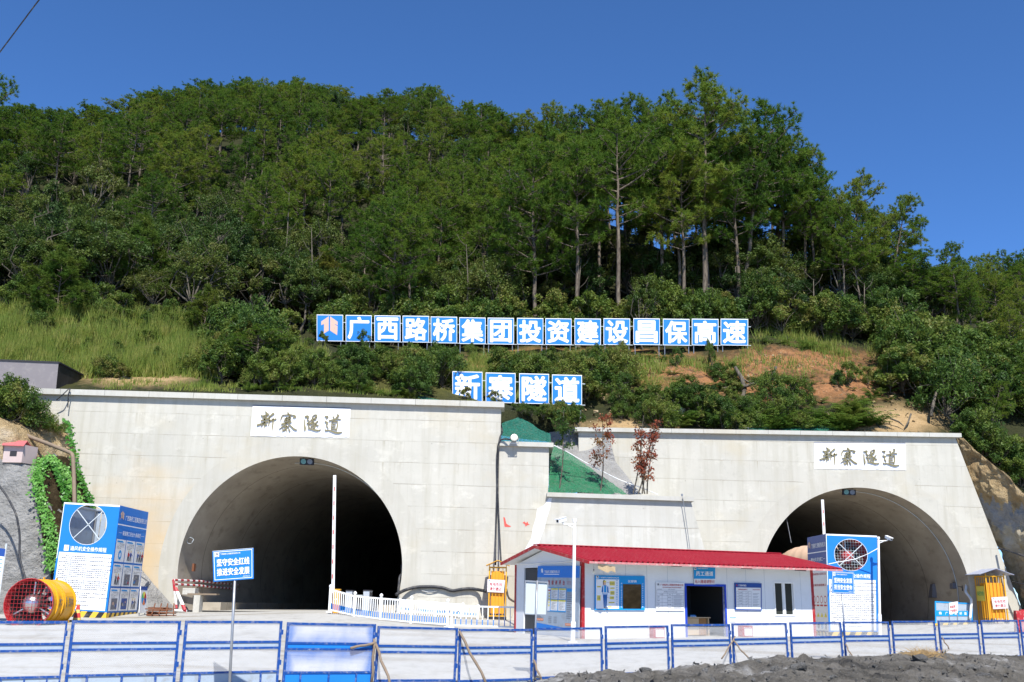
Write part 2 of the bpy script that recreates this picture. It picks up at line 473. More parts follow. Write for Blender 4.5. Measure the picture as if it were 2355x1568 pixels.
def yard_mat():
    t = NT('yard_concrete')
    geo = t.n('ShaderNodeNewGeometry')
    pos = geo.outputs['Position']
    st = t.n('ShaderNodeMapping')
    st.inputs['Scale'].default_value = (0.25, 1.0, 1)
    t.l(pos, st.inputs[0])
    c = t.mix(t.noise(pos, 0.35, 5), (0.33, 0.318, 0.285), (0.45, 0.438, 0.405))
    c = t.mix(t.math('MULTIPLY', t.noise(st.outputs[0], 0.55, 6, 0.62, 0.53, 0.66), 0.75), c, (0.22, 0.18, 0.12))
    c = t.mix(t.math('MULTIPLY', t.noise(pos, 2.5, 6, 0.7, 0.52, 0.70), 0.6), c, (0.17, 0.155, 0.125))
    t.color(c)
    t.bump(t.noise(pos, 9, 5), 0.3, 0.02)
    return t.set(0.9, 0, 0.15)
M['yard'] = yard_mat()

def net_mat(name, a, b, al):
    t = NT(name)
    geo = t.n('ShaderNodeNewGeometry')
    pos = geo.outputs['Position']
    c = t.mix(t.noise(pos, 1.6, 5, 0.6), a, b)
    c = t.mix(t.math('MULTIPLY', t.noise(pos, 5, 5, 0.6, 0.5, 0.75), 0.5), c, (0.16, 0.20, 0.15))
    t.color(c)
    n = t.noise(pos, 38.0, 1)
    t.l(t.math('GREATER_THAN', n, al), t.b.inputs['Alpha'])
    t.bump(t.noise(pos, 2.2, 6, 0.65), 1.0, 0.35)
    return t.set(0.7, 0, 0.2)
M['net_green'] = net_mat('green_dust_net', (0.014, 0.115, 0.045), (0.035, 0.22, 0.105), 0.42)
M['net_teal'] = net_mat('teal_dust_net', (0.010, 0.10, 0.07), (0.03, 0.19, 0.135), 0.42)

def striped(name, a, b, period, duty=0.5, ax=0, skew=0.0, off=0.0):
    t = NT(name)
    sp = t.n('ShaderNodeSeparateXYZ')
    t.l(t.pos(), sp.inputs[0])
    x = sp.outputs[ax]
    if skew:
        x = t.math('MULTIPLY_ADD', sp.outputs[2], skew, x)
    f = t.math('LESS_THAN', t.math('FRACT', t.math('DIVIDE', t.math('ADD', x, off), period)), duty)
    c = t.mix(f, a, b)
    c = t.mix(t.math('MULTIPLY', t.noise(t.pos(), 5, 5, 0.6, 0.5, 0.75), 0.35), c, (0.4, 0.36, 0.3))
    t.color(c)
    return t.set(0.5)
M['hazard'] = striped('black_yellow_stripes', (0.03, 0.03, 0.03), (0.72, 0.45, 0.04), 0.55, 0.5, 0, -0.6)
M['hazard_side'] = striped('black_yellow_stripes_side', (0.03, 0.03, 0.03), (0.72, 0.45, 0.04), 0.55, 0.5, 1, -0.6)
M['redwhite'] = striped('red_white_pipe', (0.78, 0.77, 0.75), (0.42, 0.03, 0.04), 0.8, 0.5, 1)
M['redwhite_z'] = striped('red_white_post', (0.78, 0.77, 0.75), (0.42, 0.03, 0.04), 1.3, 0.5, 2, 0, 0.3)
M['conestripe'] = striped('cone_stripes', (0.55, 0.05, 0.04), (0.75, 0.55, 0.15), 0.34, 0.42, 2)


# ------------------------------------------------------------------ building blocks
Z3 = np.array([0, 0, 1.0])
class MB:
    """collects shapes in world (or local) coordinates and links them as ONE mesh"""
    def __init__(s):
        s.v, s.f, s.mi, s.n, s.mats = [], [], [], 0, []
    def mat(s, m):
        if m not in s.mats:
            s.mats.append(m)
        return s.mats.index(m)
    def add(s, v, f, m=None):
        v = np.asarray(v, float).reshape(-1, 3)
        k = s.mat(m) if m is not None else 0
        s.v.append(v)
        o = s.n
        for q in f:
            s.f.append([i + o for i in q])
            s.mi.append(k)
        s.n += len(v)
        return s
    def hexa(s, c, m=None):
        """eight corners: four of the bottom, four of the top"""
        return s.add(c, [(3, 2, 1, 0), (4, 5, 6, 7), (0, 1, 5, 4), (1, 2, 6, 5), (2, 3, 7, 6), (3, 0, 4, 7)], m)
    def box(s, c, size, ax=None, m=None):
        c = np.asarray(c, float)
        a = np.eye(3) if ax is None else np.asarray(ax, float)
        h = np.asarray(size, float) / 2
        pts = [c + a[0] * x * h[0] + a[1] * y * h[1] + a[2] * z * h[2]
               for z in (-1, 1) for x, y in ((-1, -1), (1, -1), (1, 1), (-1, 1))]
        return s.hexa(pts, m)
    def bar(s, a, b, w, h=None, up=Z3, m=None):
        """a square bar from a to b"""
        a, b = np.asarray(a, float), np.asarray(b, float)
        d = b - a
        L = np.linalg.norm(d)
        d = d / L
        up = np.asarray(up, float)
        if abs(np.dot(up, d)) > 0.95:
            up = np.array([0, 1.0, 0])
        x = norm(np.cross(d, up))
        u = np.cross(x, d)
        return s.box((a + b) / 2, (w, L, h or w), (x, d, u), m)
    def tube(s, path, r, n=8, m=None, cap=True):
        p = np.asarray(path, float)
        k = len(p)
        r = np.broadcast_to(np.asarray(r, float), (k,))
        t = np.gradient(p, axis=0)
        t /= np.linalg.norm(t, axis=1)[:, None] + 1e-12
        ref = np.array([0, 0, 1.0]) if abs(t[0][2]) < 0.9 else np.array([1.0, 0, 0])
        x = norm(np.cross(t[0], ref))
        rings = []
        for i in range(k):
            x = x - t[i] * np.dot(x, t[i])
            x /= np.linalg.norm(x) + 1e-12
            y = np.cross(t[i], x)
            an = np.arange(n) * 2 * math.pi / n
            rings.append(p[i] + r[i] * (np.cos(an)[:, None] * x + np.sin(an)[:, None] * y))
        f = [(i * n + j, i * n + (j + 1) % n, (i + 1) * n + (j + 1) % n, (i + 1) * n + j) for i in range(k - 1) for j in range(n)]
        if cap:
            f += [tuple(range(n - 1, -1, -1)), tuple(range((k - 1) * n, k * n))]
        return s.add(np.concatenate(rings), f, m)
    def grid(s, pts, m=None, flip=False):
        g = np.asarray(pts, float)
        a, b = g.shape[:2]
        f = [(i * b + j, i * b + j + 1, (i + 1) * b + j + 1, (i + 1) * b + j) for i in range(a - 1) for j in range(b - 1)]
        if flip:
            f = [q[::-1] for q in f]
        return s.add(g.reshape(-1, 3), f, m)
    def poly(s, fr, pts, w=0.0, depth=0.0, m=None):
        """flat outline in a frame, optionally with thickness behind it"""
        p = [fr(x, y, w) for x, y in pts]
        n = len(p)
        if depth <= 0:
            return s.add(p, [tuple(range(n))], m)
        q = [fr(x, y, w - depth) for x, y in pts]
        f = [tuple(range(n)), tuple(range(2 * n - 1, n - 1, -1))]
        f += [(i, i + n, (i + 1) % n + n, (i + 1) % n) for i in range(n)]
        return s.add(p + q, f, m)
    def rect(s, fr, x0, y0, x1, y1, w=0.0, m=None, depth=0.0):
        return s.poly(fr, [(x0, y0), (x1, y0), (x1, y1), (x0, y1)], w, depth, m)
    def disc(s, fr, cx, cy, r, w=0.0, m=None, n=20, depth=0.0, ry=None):
        ry = ry or r
        return s.poly(fr, [(cx + r * math.cos(a), cy + ry * math.sin(a)) for a in np.arange(n) * 2 * math.pi / n], w, depth, m)
    def text(s, fr, txt, x0, y0, x1, y1, w=0.004, m=None, bold=0.0, res=1, depth=0.0):
        v, f = glyphs(txt, res)
        if len(v) == 0:
            return s
        lo, hi = v.min(0) - bold, v.max(0) + bold
        # heavy lettering: the outline is laid down several times, each a hair above the last
        k = 0 if bold <= 0 else (3 if bold < 0.022 else 8)
        for i in range(max(1, k)):
            sh = np.array([math.cos(i * 2 * math.pi / k + 0.4), math.sin(i * 2 * math.pi / k + 0.4)]) * bold if k else 0.0
            q = (v + sh - lo) / np.maximum(hi - lo, 1e-6)
            s.add([fr(x0 + a * (x1 - x0), y0 + b * (y1 - y0), w + 0.0007 * i) for a, b in q], f, m)
        return s
    def build(s, name, mat=None, parent=None, smooth=False, loc=None, raw=False):
        me = bpy.data.meshes.new(name)
        v = np.concatenate(s.v) if s.v else np.zeros((0, 3))
        off = np.zeros(3)
        if not raw:
            if parent is not None:
                off = ORG[parent.name]
            elif loc is not None:
                off = np.asarray(loc, float)
        me.from_pydata((v - off).tolist(), [], s.f)
        mats = s.mats if s.mats else [mat]
        for m in mats:
            me.materials.append(M[m] if isinstance(m, str) else m)
        if len(mats) > 1:
            me.polygons.foreach_set('material_index', s.mi)
        if smooth:
            me.polygons.foreach_set('use_smooth', [True] * len(me.polygons))
        me.update()
        o = bpy.data.objects.new(name, me)
        COL.objects.link(o)
        if parent is not None:
            o.parent = parent
            ORG[o.name] = ORG[parent.name]
        else:
            o.location = off
            ORG[o.name] = off
        return o
ORG = {}

def frame(o, u, v):
    """a flat working frame: origin, unit right, unit up; third coordinate comes out of the face"""
    o, u, v = (np.asarray(q, float) for q in (o, u, v))
    n = norm(np.cross(u, v))
    return lambda x, y, w=0.0: o + u * x + v * y + n * w
def quadframe(tl, tr, br, bl):
    """unit square laid on four corners; third coordinate in metres out of the face"""
    tl, tr, br, bl = (np.asarray(q, float) for q in (tl, tr, br, bl))
    n = norm(np.cross(tr - tl, tl - bl))
    return lambda x, y, w=0.0: (bl * (1 - x) + br * x) * (1 - y) + (tl * (1 - x) + tr * x) * y + n * w

_gl = {}
_tc = bpy.data.curves.new('lettering', 'FONT')
_to_ = bpy.data.objects.new('lettering', _tc)
COL.objects.link(_to_)
def glyphs(txt, res):
    key = (txt, res)
    if key not in _gl:
        _tc.body = txt
        _tc.resolution_u = res
        bpy.context.view_layer.update()
        me = _to_.to_mesh()
        v = np.empty(len(me.vertices) * 3)
        me.vertices.foreach_get('co', v)
        _gl[key] = (v.reshape(-1, 3)[:, :2].copy(), [tuple(p.vertices) for p in me.polygons])
        _to_.to_mesh_clear()
    return _gl[key]

def tag(o, label, cat, group=None, kind=None):
    if label:
        o['label'] = label
    if cat:
        o['category'] = cat
    if group:
        o['group'] = group
    if kind:
        o['kind'] = kind
    return o
def thing(name, label, cat, loc, group=None):
    o = bpy.data.objects.new(name, None)
    o.empty_display_size = 0.2
    COL.objects.link(o)
    o.location = loc
    ORG[o.name] = np.asarray(loc, float)
    return tag(o, label, cat, group)
def dup(root, label=None, group=None, matrix=None):
    c = root.copy()
    COL.objects.link(c)
    if label:
        c['label'] = label
    if group:
        c['group'] = group
    for ch in root.children:
        d = ch.copy()
        COL.objects.link(d)
        d.parent = c
        for g in ch.children:
            e = g.copy()
            COL.objects.link(e)
            e.parent = d
    if matrix is not None:
        c.matrix_world = matrix
    return c

COMPANY = '广西路桥工程集团有限公司'
def emblem(mb, fr, x0, y0, x1, y1, w, m, m2=None):
    """the builder's mark: a split upward arrow like a gabled gate with a notch below"""
    X = lambda x: x0 + (x1 - x0) * x
    Y = lambda y: y0 + (y1 - y0) * y
    L = [(0.46, 1.0), (0.17, 0.82), (0.0, 0.72), (0.0, 0.52), (0.17, 0.58), (0.17, 0.16), (0.0, 0.04), (0.02, 0.0), (0.46, 0.24)]
    mb.poly(fr, [(X(a), Y(b)) for a, b in L][::-1], w, 0, m)
    Rr = [(0.54, 1.0), (0.54, 0.24), (0.96, 0.0), (1.0, 0.02), (1.0, 0.50), (0.86, 0.58), (0.86, 0.18), (0.80, 0.22), (0.80, 0.66), (1.0, 0.58), (1.0, 0.72)]
    Rr = [(0.54, 1.0), (0.54, 0.24), (0.97, 0.0), (1.0, 0.48), (0.84, 0.56), (0.82, 0.60), (1.0, 0.52), (1.0, 0.72), (0.83, 0.82)]
    mb.poly(fr, [(X(a), Y(b)) for a, b in Rr], w, 0, m)
    return mb

# ------------------------------------------------------------------ ground of the yard
CTRL = []
for px, py, Y in [(430, 1405, 53.5), (667, 1405, 53.5), (915, 1405, 53.5), (1180, 1422, 53), (1775, 1445, 57.5), (2000, 1442, 57.5),
                  (2230, 1434, 57.5), (2310, 1429, 57), (1338, 1466, 37), (1873, 1459, 42), (111, 1412, 47), (243, 1421, 47),
                  (1908, 1464, 50.5), (2018, 1463, 50.5), (757, 1406, 47.2), (944, 1432, 46.2), (1028, 1441, 45.6), (1100, 1446, 44.5),
                  (68, 1434, 43), (1150, 1424, 52)]:
    CTRL.append(P(px, py, Y))
# fence line: straight, 30 degrees to the picture
FA = P(658, 1427, 22.0)
FD = norm([math.cos(R(30)), math.sin(R(30)), 0])
def fence_at(px, py):
    d = ray(px, py)
    # point of the ray above the fence line
    A = np.array([[d[0], -FD[0]], [d[1], -FD[1]]])
    t, _s = np.linalg.solve(A, FA[:2])
    return d * t
for px, py in [(-140, 1425), (155, 1425), (415, 1426), (658, 1427), (866, 1435), (1055, 1444), (1230, 1442.5), (1391, 1438.6),
               (1543, 1433.5), (1683, 1432), (1816, 1429), (1938, 1427), (2050, 1426), (2156, 1425), (2254, 1424), (2344, 1424)]:
    q = fence_at(px, py)
    CTRL.append(q - np.array([0, 0, 1.28]))
for x in (-60, -25, 0, 25, 60):
    CTRL.append(np.array([x, 4.0 + 0.25 * x, -3.1]))
CTRL += [np.array([-60, 50, -1.2]), np.array([60, 55, -1.2]), np.array([-30, 62, -0.9]), np.array([30, 66, -1.3])]
_zg = TPS(CTRL, 0.02)
def zg(x, y):
    x = np.asarray(x, float)
    y = np.asarray(y, float)
    xc = np.clip(x, -58, 58)
    yc = np.clip(y, -6, 64)
    return _zg(xc, yc)
def onground(px, py):
    d = ray(px, py)
    t = 40.0
    for _ in range(40):
        z = float(zg(np.array([d[0] * t]), np.array([d[1] * t]))[0])
        t = 0.5 * t + 0.5 * z / d[2] if d[2] < -1e-4 else t
    return d * t

xs = np.concatenate([np.linspace(-260, -62, 8), np.linspace(-60, 60, 121), np.linspace(62, 260, 8)])
ys = np.concatenate([np.linspace(-200, -8, 7), np.linspace(-6, 62, 69)])
gx, gy = np.meshgrid(xs, ys)
gz = zg(gx, gy)
o = MB().grid(np.stack([gx, gy, gz], -1)).build('ground', 'yard', smooth=True)
tag(o, None, None, kind='structure')

# ------------------------------------------------------------------ the hill
H = [(-400, 870, 55), (0, 885, 55), (300, 895, 55), (600, 904, 55), (900, 912, 55), (1150, 922, 55),
     (0, 848, 60), (300, 856, 60), (600, 856, 60), (900, 852, 60),
     (-300, 705, 67), (0, 722, 67), (150, 742, 66), (330, 790, 64), (470, 808, 64), (700, 800, 65),
     (760, 802, 70), (1000, 810, 70), (1250, 822, 69.5), (1500, 820, 70), (1710, 803, 70), (1850, 800, 70.5),
     (1060, 925, 57.3), (1150, 938, 58.0), (980, 916, 58.0), (1100, 870, 64), (1400, 868, 63), (1250, 945, 58), (1200, 960, 56.5),
     (1350, 985, 60), (1600, 992, 60), (1900, 992, 60), (2190, 1000, 60),
     (1700, 905, 64), (1900, 890, 65.5), (2000, 856, 67.5), (2070, 890, 65.5), (1940, 838, 69),
     (2360, 1185, 58.5), (2520, 1220, 58.5), (2250, 1070, 58.5), (2354, 1000, 64), (2520, 980, 65), (2354, 850, 72),
     (-200, 430, 130), (0, 415, 130), (300, 385, 140), (600, 355, 148), (850, 360, 144), (1000, 375, 140), (1200, 440, 122),
     (1400, 520, 106), (1550, 580, 97), (1700, 640, 90), (1900, 690, 85), (2100, 725, 84), (2354, 755, 88), (2600, 760, 88),
     (0, 570, 95), (300, 560, 95), (600, 560, 100), (1000, 575, 98), (1200, 625, 92), (1400, 665, 86)]
HP = [P(*h) for h in H]
for k in range(44, 57):
    p = HP[k]
    HP.append(p + np.array([0, 14, -3.0]) * (1 if p[1] > 100 else 1.3))
    HP.append(p + np.array([0, 55, -16.0]))
HP += [P(2300, 700, 150), P(2600, 660, 150), P(2100, 750, 150)]
_zh = TPS(HP, 0.03)
def zh(x, y):
    return _zh(np.asarray(x, float), np.asarray(y, float))
hx = np.concatenate([np.linspace(-150, -56, 16), np.linspace(-54, 56, 221), np.linspace(58, 170, 18)])
hy = np.concatenate([np.linspace(54.2, 76, 60), np.linspace(76.6, 210, 90)])
gx, gy = np.meshgrid(hx, hy)
# the hill starts just behind each portal's wall
ystart = np.interp(gx, [-2.5, 3.0], [54.8, 58.9])
gy = np.where(gy < 76, ystart + (gy - 54.2) * (76 - ystart) / (76 - 54.2), gy)
gz = zh(gx, gy)
nz = (fbm(np.stack([gx, gy, gz * 0 + 3.1], -1), 0.35, 4) * 0.45 + fbm(np.stack([gx, gy, gz * 0 + 9.1], -1), 1.3, 3) * 0.16) * np.clip((gy - ystart) / 4, 0, 1)
g = np.stack([gx, gy + nz * 0.5, gz + nz], -1)
g[0, :, 2] -= 1.5                               # the first row is buried behind the walls
mb = MB().grid(g)
hill = mb.build('hill', 'terrain', smooth=True)
tag(hill, None, None, kind='structure')
pp = pix(g.reshape(-1, 3))
Yv = g.reshape(-1, 3)[:, 1]
def bump2(px, py, cx, cy, rx, ry):
    return np.clip(1.6 - np.sqrt(((px - cx) / rx) ** 2 + ((py - cy) / ry) ** 2) * 1.3, 0, 1)
front = (Yv < 73)
sr = np.maximum.reduce([bump2(pp[:, 0], pp[:, 1], 1830, 830, 200, 38), bump2(pp[:, 0], pp[:, 1], 1640, 858, 230, 40), bump2(pp[:, 0], pp[:, 1], 1960, 880, 130, 45),
                        bump2(pp[:, 0], pp[:, 1], 1350, 815, 260, 18), bump2(pp[:, 0], pp[:, 1], 1200, 840, 170, 24), bump2(pp[:, 0], pp[:, 1], 1800, 900, 180, 30)]) * front
sg = np.maximum.reduce([bump2(pp[:, 0], pp[:, 1], 150, 800, 420, 75), bump2(pp[:, 0], pp[:, 1], 1250, 860, 500, 60)]) * front
so = np.maximum.reduce([bump2(pp[:, 0], pp[:, 1], 2055, 965, 120, 38), bump2(pp[:, 0], pp[:, 1], 2260, 1120, 60, 120), bump2(pp[:, 0], pp[:, 1], 320, 870, 130, 18),
                        bump2(pp[:, 0], pp[:, 1], 1450, 975, 120, 14)]) * front
ca = hill.data.attributes.new('soil', 'FLOAT_COLOR', 'POINT')
ca.data.foreach_set('color', np.stack([sr, sg, so, sr * 0 + 1], -1).ravel())

# ------------------------------------------------------------------ portals
def wall_with_arch(outline, cx, cz, r, zfloor, y, n=56):
    """front face of a wall lying in the plane y, with a round-headed opening"""
    a0 = math.asin((zfloor - cz) / r)
    an = np.linspace(math.pi - a0, a0, n)
    arc = [(cx + r * math.cos(a), cz + r * math.sin(a)) for a in an]
    # outline goes bottom-left, up, across, down to bottom-right; the opening follows back
    return [np.array([x, y, z]) for x, z in outline + arc[::-1]], arc

def portal(name, label, Y, px_c, py_c, r, zf, top_left, top_right, bot_left, bot_right, capz, material, axis):
    c = P(px_c, py_c, Y)
    th = thing(name, label, 'tunnel portal', (c[0], Y, zf))
    tl, tr = P(*top_left, Y), P(*top_right, Y)
    bl, br = P(*bot_left, Y), P(*bot_right, Y)
    out = [(bl[0], bl[2]), (tl[0], tl[2]), (tr[0], tr[2]), (br[0], br[2])]
    zb = min(bl[2], br[2], zf) - 0.6
    out = [(bl[0], zb)] + [(tl[0], tl[2]), (tr[0], tr[2])] + [(br[0], br[2]), (br[0], zb)]
    a0 = math.asin((zf - c[2]) / r)
    arc = [(c[0] + r * math.cos(a), c[2] + r * math.sin(a)) for a in np.linspace(math.pi - a0, a0, 64)]
    ring = out + [(arc[-1][0], zb)] + arc[::-1] + [(arc[0][0], zb)]
    fr = lambda x, z, w=0.0: np.array([x, Y - w, z])
    mb = MB()
    T = 1.2
    # front and back faces (one outline each), edge faces all round
    pts = ring
    n = len(pts)
    fv = [fr(x, z) for x, z in pts]
    bv = [fr(x, z, -T) for x, z in pts]
    bm = bmesh.new()
    vs = [bm.verts.new(v) for v in fv]
    es = [bm.edges.new((vs[i], vs[(i + 1) % n])) for i in range(n)]
    bmesh.ops.triangle_fill(bm, use_beauty=True, edges=es)
    bm.verts.index_update()
    tri = [[v.index for v in f.verts] for f in bm.faces]
    fix = []
    for t in tri:
        a, b, cc = (fv[i] for i in t)
        if np.cross(b - a, cc - a)[1] > 0:
            t = t[::-1]
        fix.append(t)
    bm.free()
    mb.add(fv, fix)
    side = []
    for i in range(n):
        j = (i + 1) % n
        xi, xj = pts[i], pts[j]
        inarc = 5 <= i < n - 1
        if not inarc:
            side.append((i, j, j + n, i + n))
    mb.add(fv + bv, side)
    mb.build('wall', material, th)
    # lining: the round vault running into the hill
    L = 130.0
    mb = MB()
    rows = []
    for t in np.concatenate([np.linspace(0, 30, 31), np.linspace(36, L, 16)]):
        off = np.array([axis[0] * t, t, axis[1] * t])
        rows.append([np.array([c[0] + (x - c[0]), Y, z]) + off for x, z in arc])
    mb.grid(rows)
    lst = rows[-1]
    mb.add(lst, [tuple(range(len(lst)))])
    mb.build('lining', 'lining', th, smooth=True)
    # floor slab with a raised walkway each side
    mb = MB()
    for s, e in ((0, 1),):
        a, b = np.array([arc[0][0], Y + 0.02, zf]), np.array([arc[-1][0], Y + 0.02, zf])
        o2 = np.array([axis[0] * L, L, axis[1] * L])
        mb.add([a, b, b + o2, a + o2], [(0, 1, 2, 3)])
    mb.build('roadway', 'yard', th)
    mb = MB()
    for s in (0, -1):
        x0 = arc[s][0]
        sg = 1 if s == 0 else -1
        st = 2.6
        pp_ = [(x0 - sg * 0.3, zf), (x0 + sg * 1.15, zf), (x0 + sg * 1.15, zf + 0.42), (x0 - sg * 0.3, zf + 0.42)]
        o1 = np.array([axis[0] * st, st, axis[1] * st])
        o2 = np.array([axis[0] * L, L, axis[1] * L])
        A = [np.array([x, Y, z]) + o1 for x, z in pp_]
        B = [np.array([x, Y, z]) + o2 for x, z in pp_]
        mb.add(A + B, [(0, 1, 2, 3) if sg > 0 else (3, 2, 1, 0), (1, 5, 6, 2), (2, 6, 7, 3)])
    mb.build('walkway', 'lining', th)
    # arch ring standing proud of the wall
    mb = MB()
    r2 = r + 1.0
    a1 = math.asin(max(-1, (zf - c[2]) / r2))
    A = np.linspace(math.pi - a0, a0, 64)
    B = np.linspace(math.pi - a1, a1, 64)
    rows = []
    for (rr, AA, w) in ((r2, B, 0.0), (r2, B, 0.015), (r, A, 0.015), (r, A, -0.3)):
        rows.append([fr(c[0] + rr * math.cos(a), c[2] + rr * math.sin(a), w) for a in AA])
    mb.grid(rows, flip=False)
    mb.build('arch_ring', 'concrete_ring', th)
    # coping
    mb = MB()
    c0, c1 = P(*capz[0], Y), P(*capz[1], Y)
    hgt = capz[2]
    ov = 0.26
    def cap_end(p):
        return [np.array([p[0], Y - ov, p[2]]), np.array([p[0], Y + T, p[2]]), np.array([p[0], Y + T, p[2] + hgt]), np.array([p[0], Y - ov, p[2] + hgt])]
    ks = np.linspace(0, 1, 13)
    for a, b in zip(ks[:-1], ks[1:]):
        A_, B_ = cap_end(c0 + (c1 - c0) * a), cap_end(c0 + (c1 - c0) * (b - 0.0006))
        mb.hexa([A_[0], B_[0], B_[1], A_[1], A_[3], B_[3], B_[2], A_[2]])
    mb.build('coping', 'concrete_cap', th)
    return th, c

YL, YR = 53.5, 57.5
zfL = P(667, 1405, YL)[2]
zfR = P(2000, 1444, YR)[2]
pl, cL = portal('tunnel_portal', 'left concrete tunnel portal, its wall stained ochre near the tilted fan housing', YL, 667, 1304, 260 * YL / 2371, zfL,
                (20, 900), (1152, 934), (20, 1400), (1142, 1424), ((-60, 901), (1160, 936.5), 0.30), 'concrete_left', (0.035, -0.006))
pr, cR = portal('tunnel_portal', 'right concrete tunnel portal with sloping right edge, behind the red roofed cabin', YR, 1990, 1362, 243 * YR / 2371, zfR,
                (1330, 989), (2196, 1004), (1330, 1440), (2352, 1408), ((1321, 991), (2207, 1005), 0.235), 'concrete', (-0.01, -0.006))

def skew_wall(name, label, Y, T, tl, tr, br, bl, capL, capR, caph, mat, ov=0.22):
    a, b, c_, d = (P(*q, Y) for q in (tl, tr, br, bl))
    th = thing(name, label, 'retaining wall', tuple((c_ + d) / 2))
    mb = MB()
    k = np.array([0, T, 0])
    for q in (c_, d):
        q[2] -= 0.4
    mb.hexa([d, c_, c_ + k, d + k, a, b, b + k, a + k])
    mb.build('wall', mat, th)
    e, f = P(*capL, Y), P(*capR, Y)
    z = np.array([0, 0, caph])
    fo, ba = np.array([0, -ov, 0]), np.array([0, T, 0])
    mb = MB()
    mb.hexa([e + fo, f + fo, f + ba, e + ba, e + fo + z, f + fo + z, f + ba + z, e + ba + z])
    mb.build('coping', 'concrete_cap', th)
    return th
sw = skew_wall('retaining_wall', 'stepped concrete wing wall with floodlight on its coping, right of the left portal', 53.46, 3.2, (1148.5, 1024), (1262, 1027), (1258, 1424), (1140, 1424),
               (1147.5, 1024), (1272, 1027.5), 0.24, 'concrete')
lw = skew_wall('retaining_wall', 'low sloping sided concrete retaining wall behind the red roof, with saplings on top', 52.6, 5.0, (1258, 1140), (1588, 1150.5), (1672, 1424), (1170, 1424),
               (1257, 1140.5), (1594, 1151.5), 0.22, 'concrete_smooth')
# rough white patch of plaster along the left edge of the low wall
mb = MB()
rng = np.random.RandomState(3)
lft = [(1262, 1143), (1250, 1160), (1236, 1168), (1232, 1190), (1224, 1210), (1220, 1235), (1208, 1262), (1205, 1290)]
rgt = [(1268, 1143), (1266, 1165), (1256, 1190), (1252, 1212), (1246, 1235), (1236, 1262), (1228, 1290)]
mb.add([P(x + rng.uniform(-2, 2), y, 52.585) for x, y in lft] + [P(x + rng.uniform(-3, 3), y, 52.585) for x, y in rgt[::-1]], [tuple(range(14, -1, -1))])
mb.build('plaster_patch', 'plaster', lw)
# red spray marks on the wing wall
for poly in ([(1157, 1187), (1160.5, 1188), (1164, 1202), (1168, 1205), (1175, 1208), (1172, 1210), (1160, 1209.5)],
             [(1201, 1200), (1206, 1197), (1209, 1201), (1213, 1197), (1214, 1202), (1218, 1204), (1212, 1206), (1208, 1209), (1207, 1204)]):
    mb = MB().add([P(x, y, 53.452) for x, y in poly], [tuple(range(len(poly) - 1, -1, -1))])
    mb.build('paint_mark', 'paint_mark', sw)

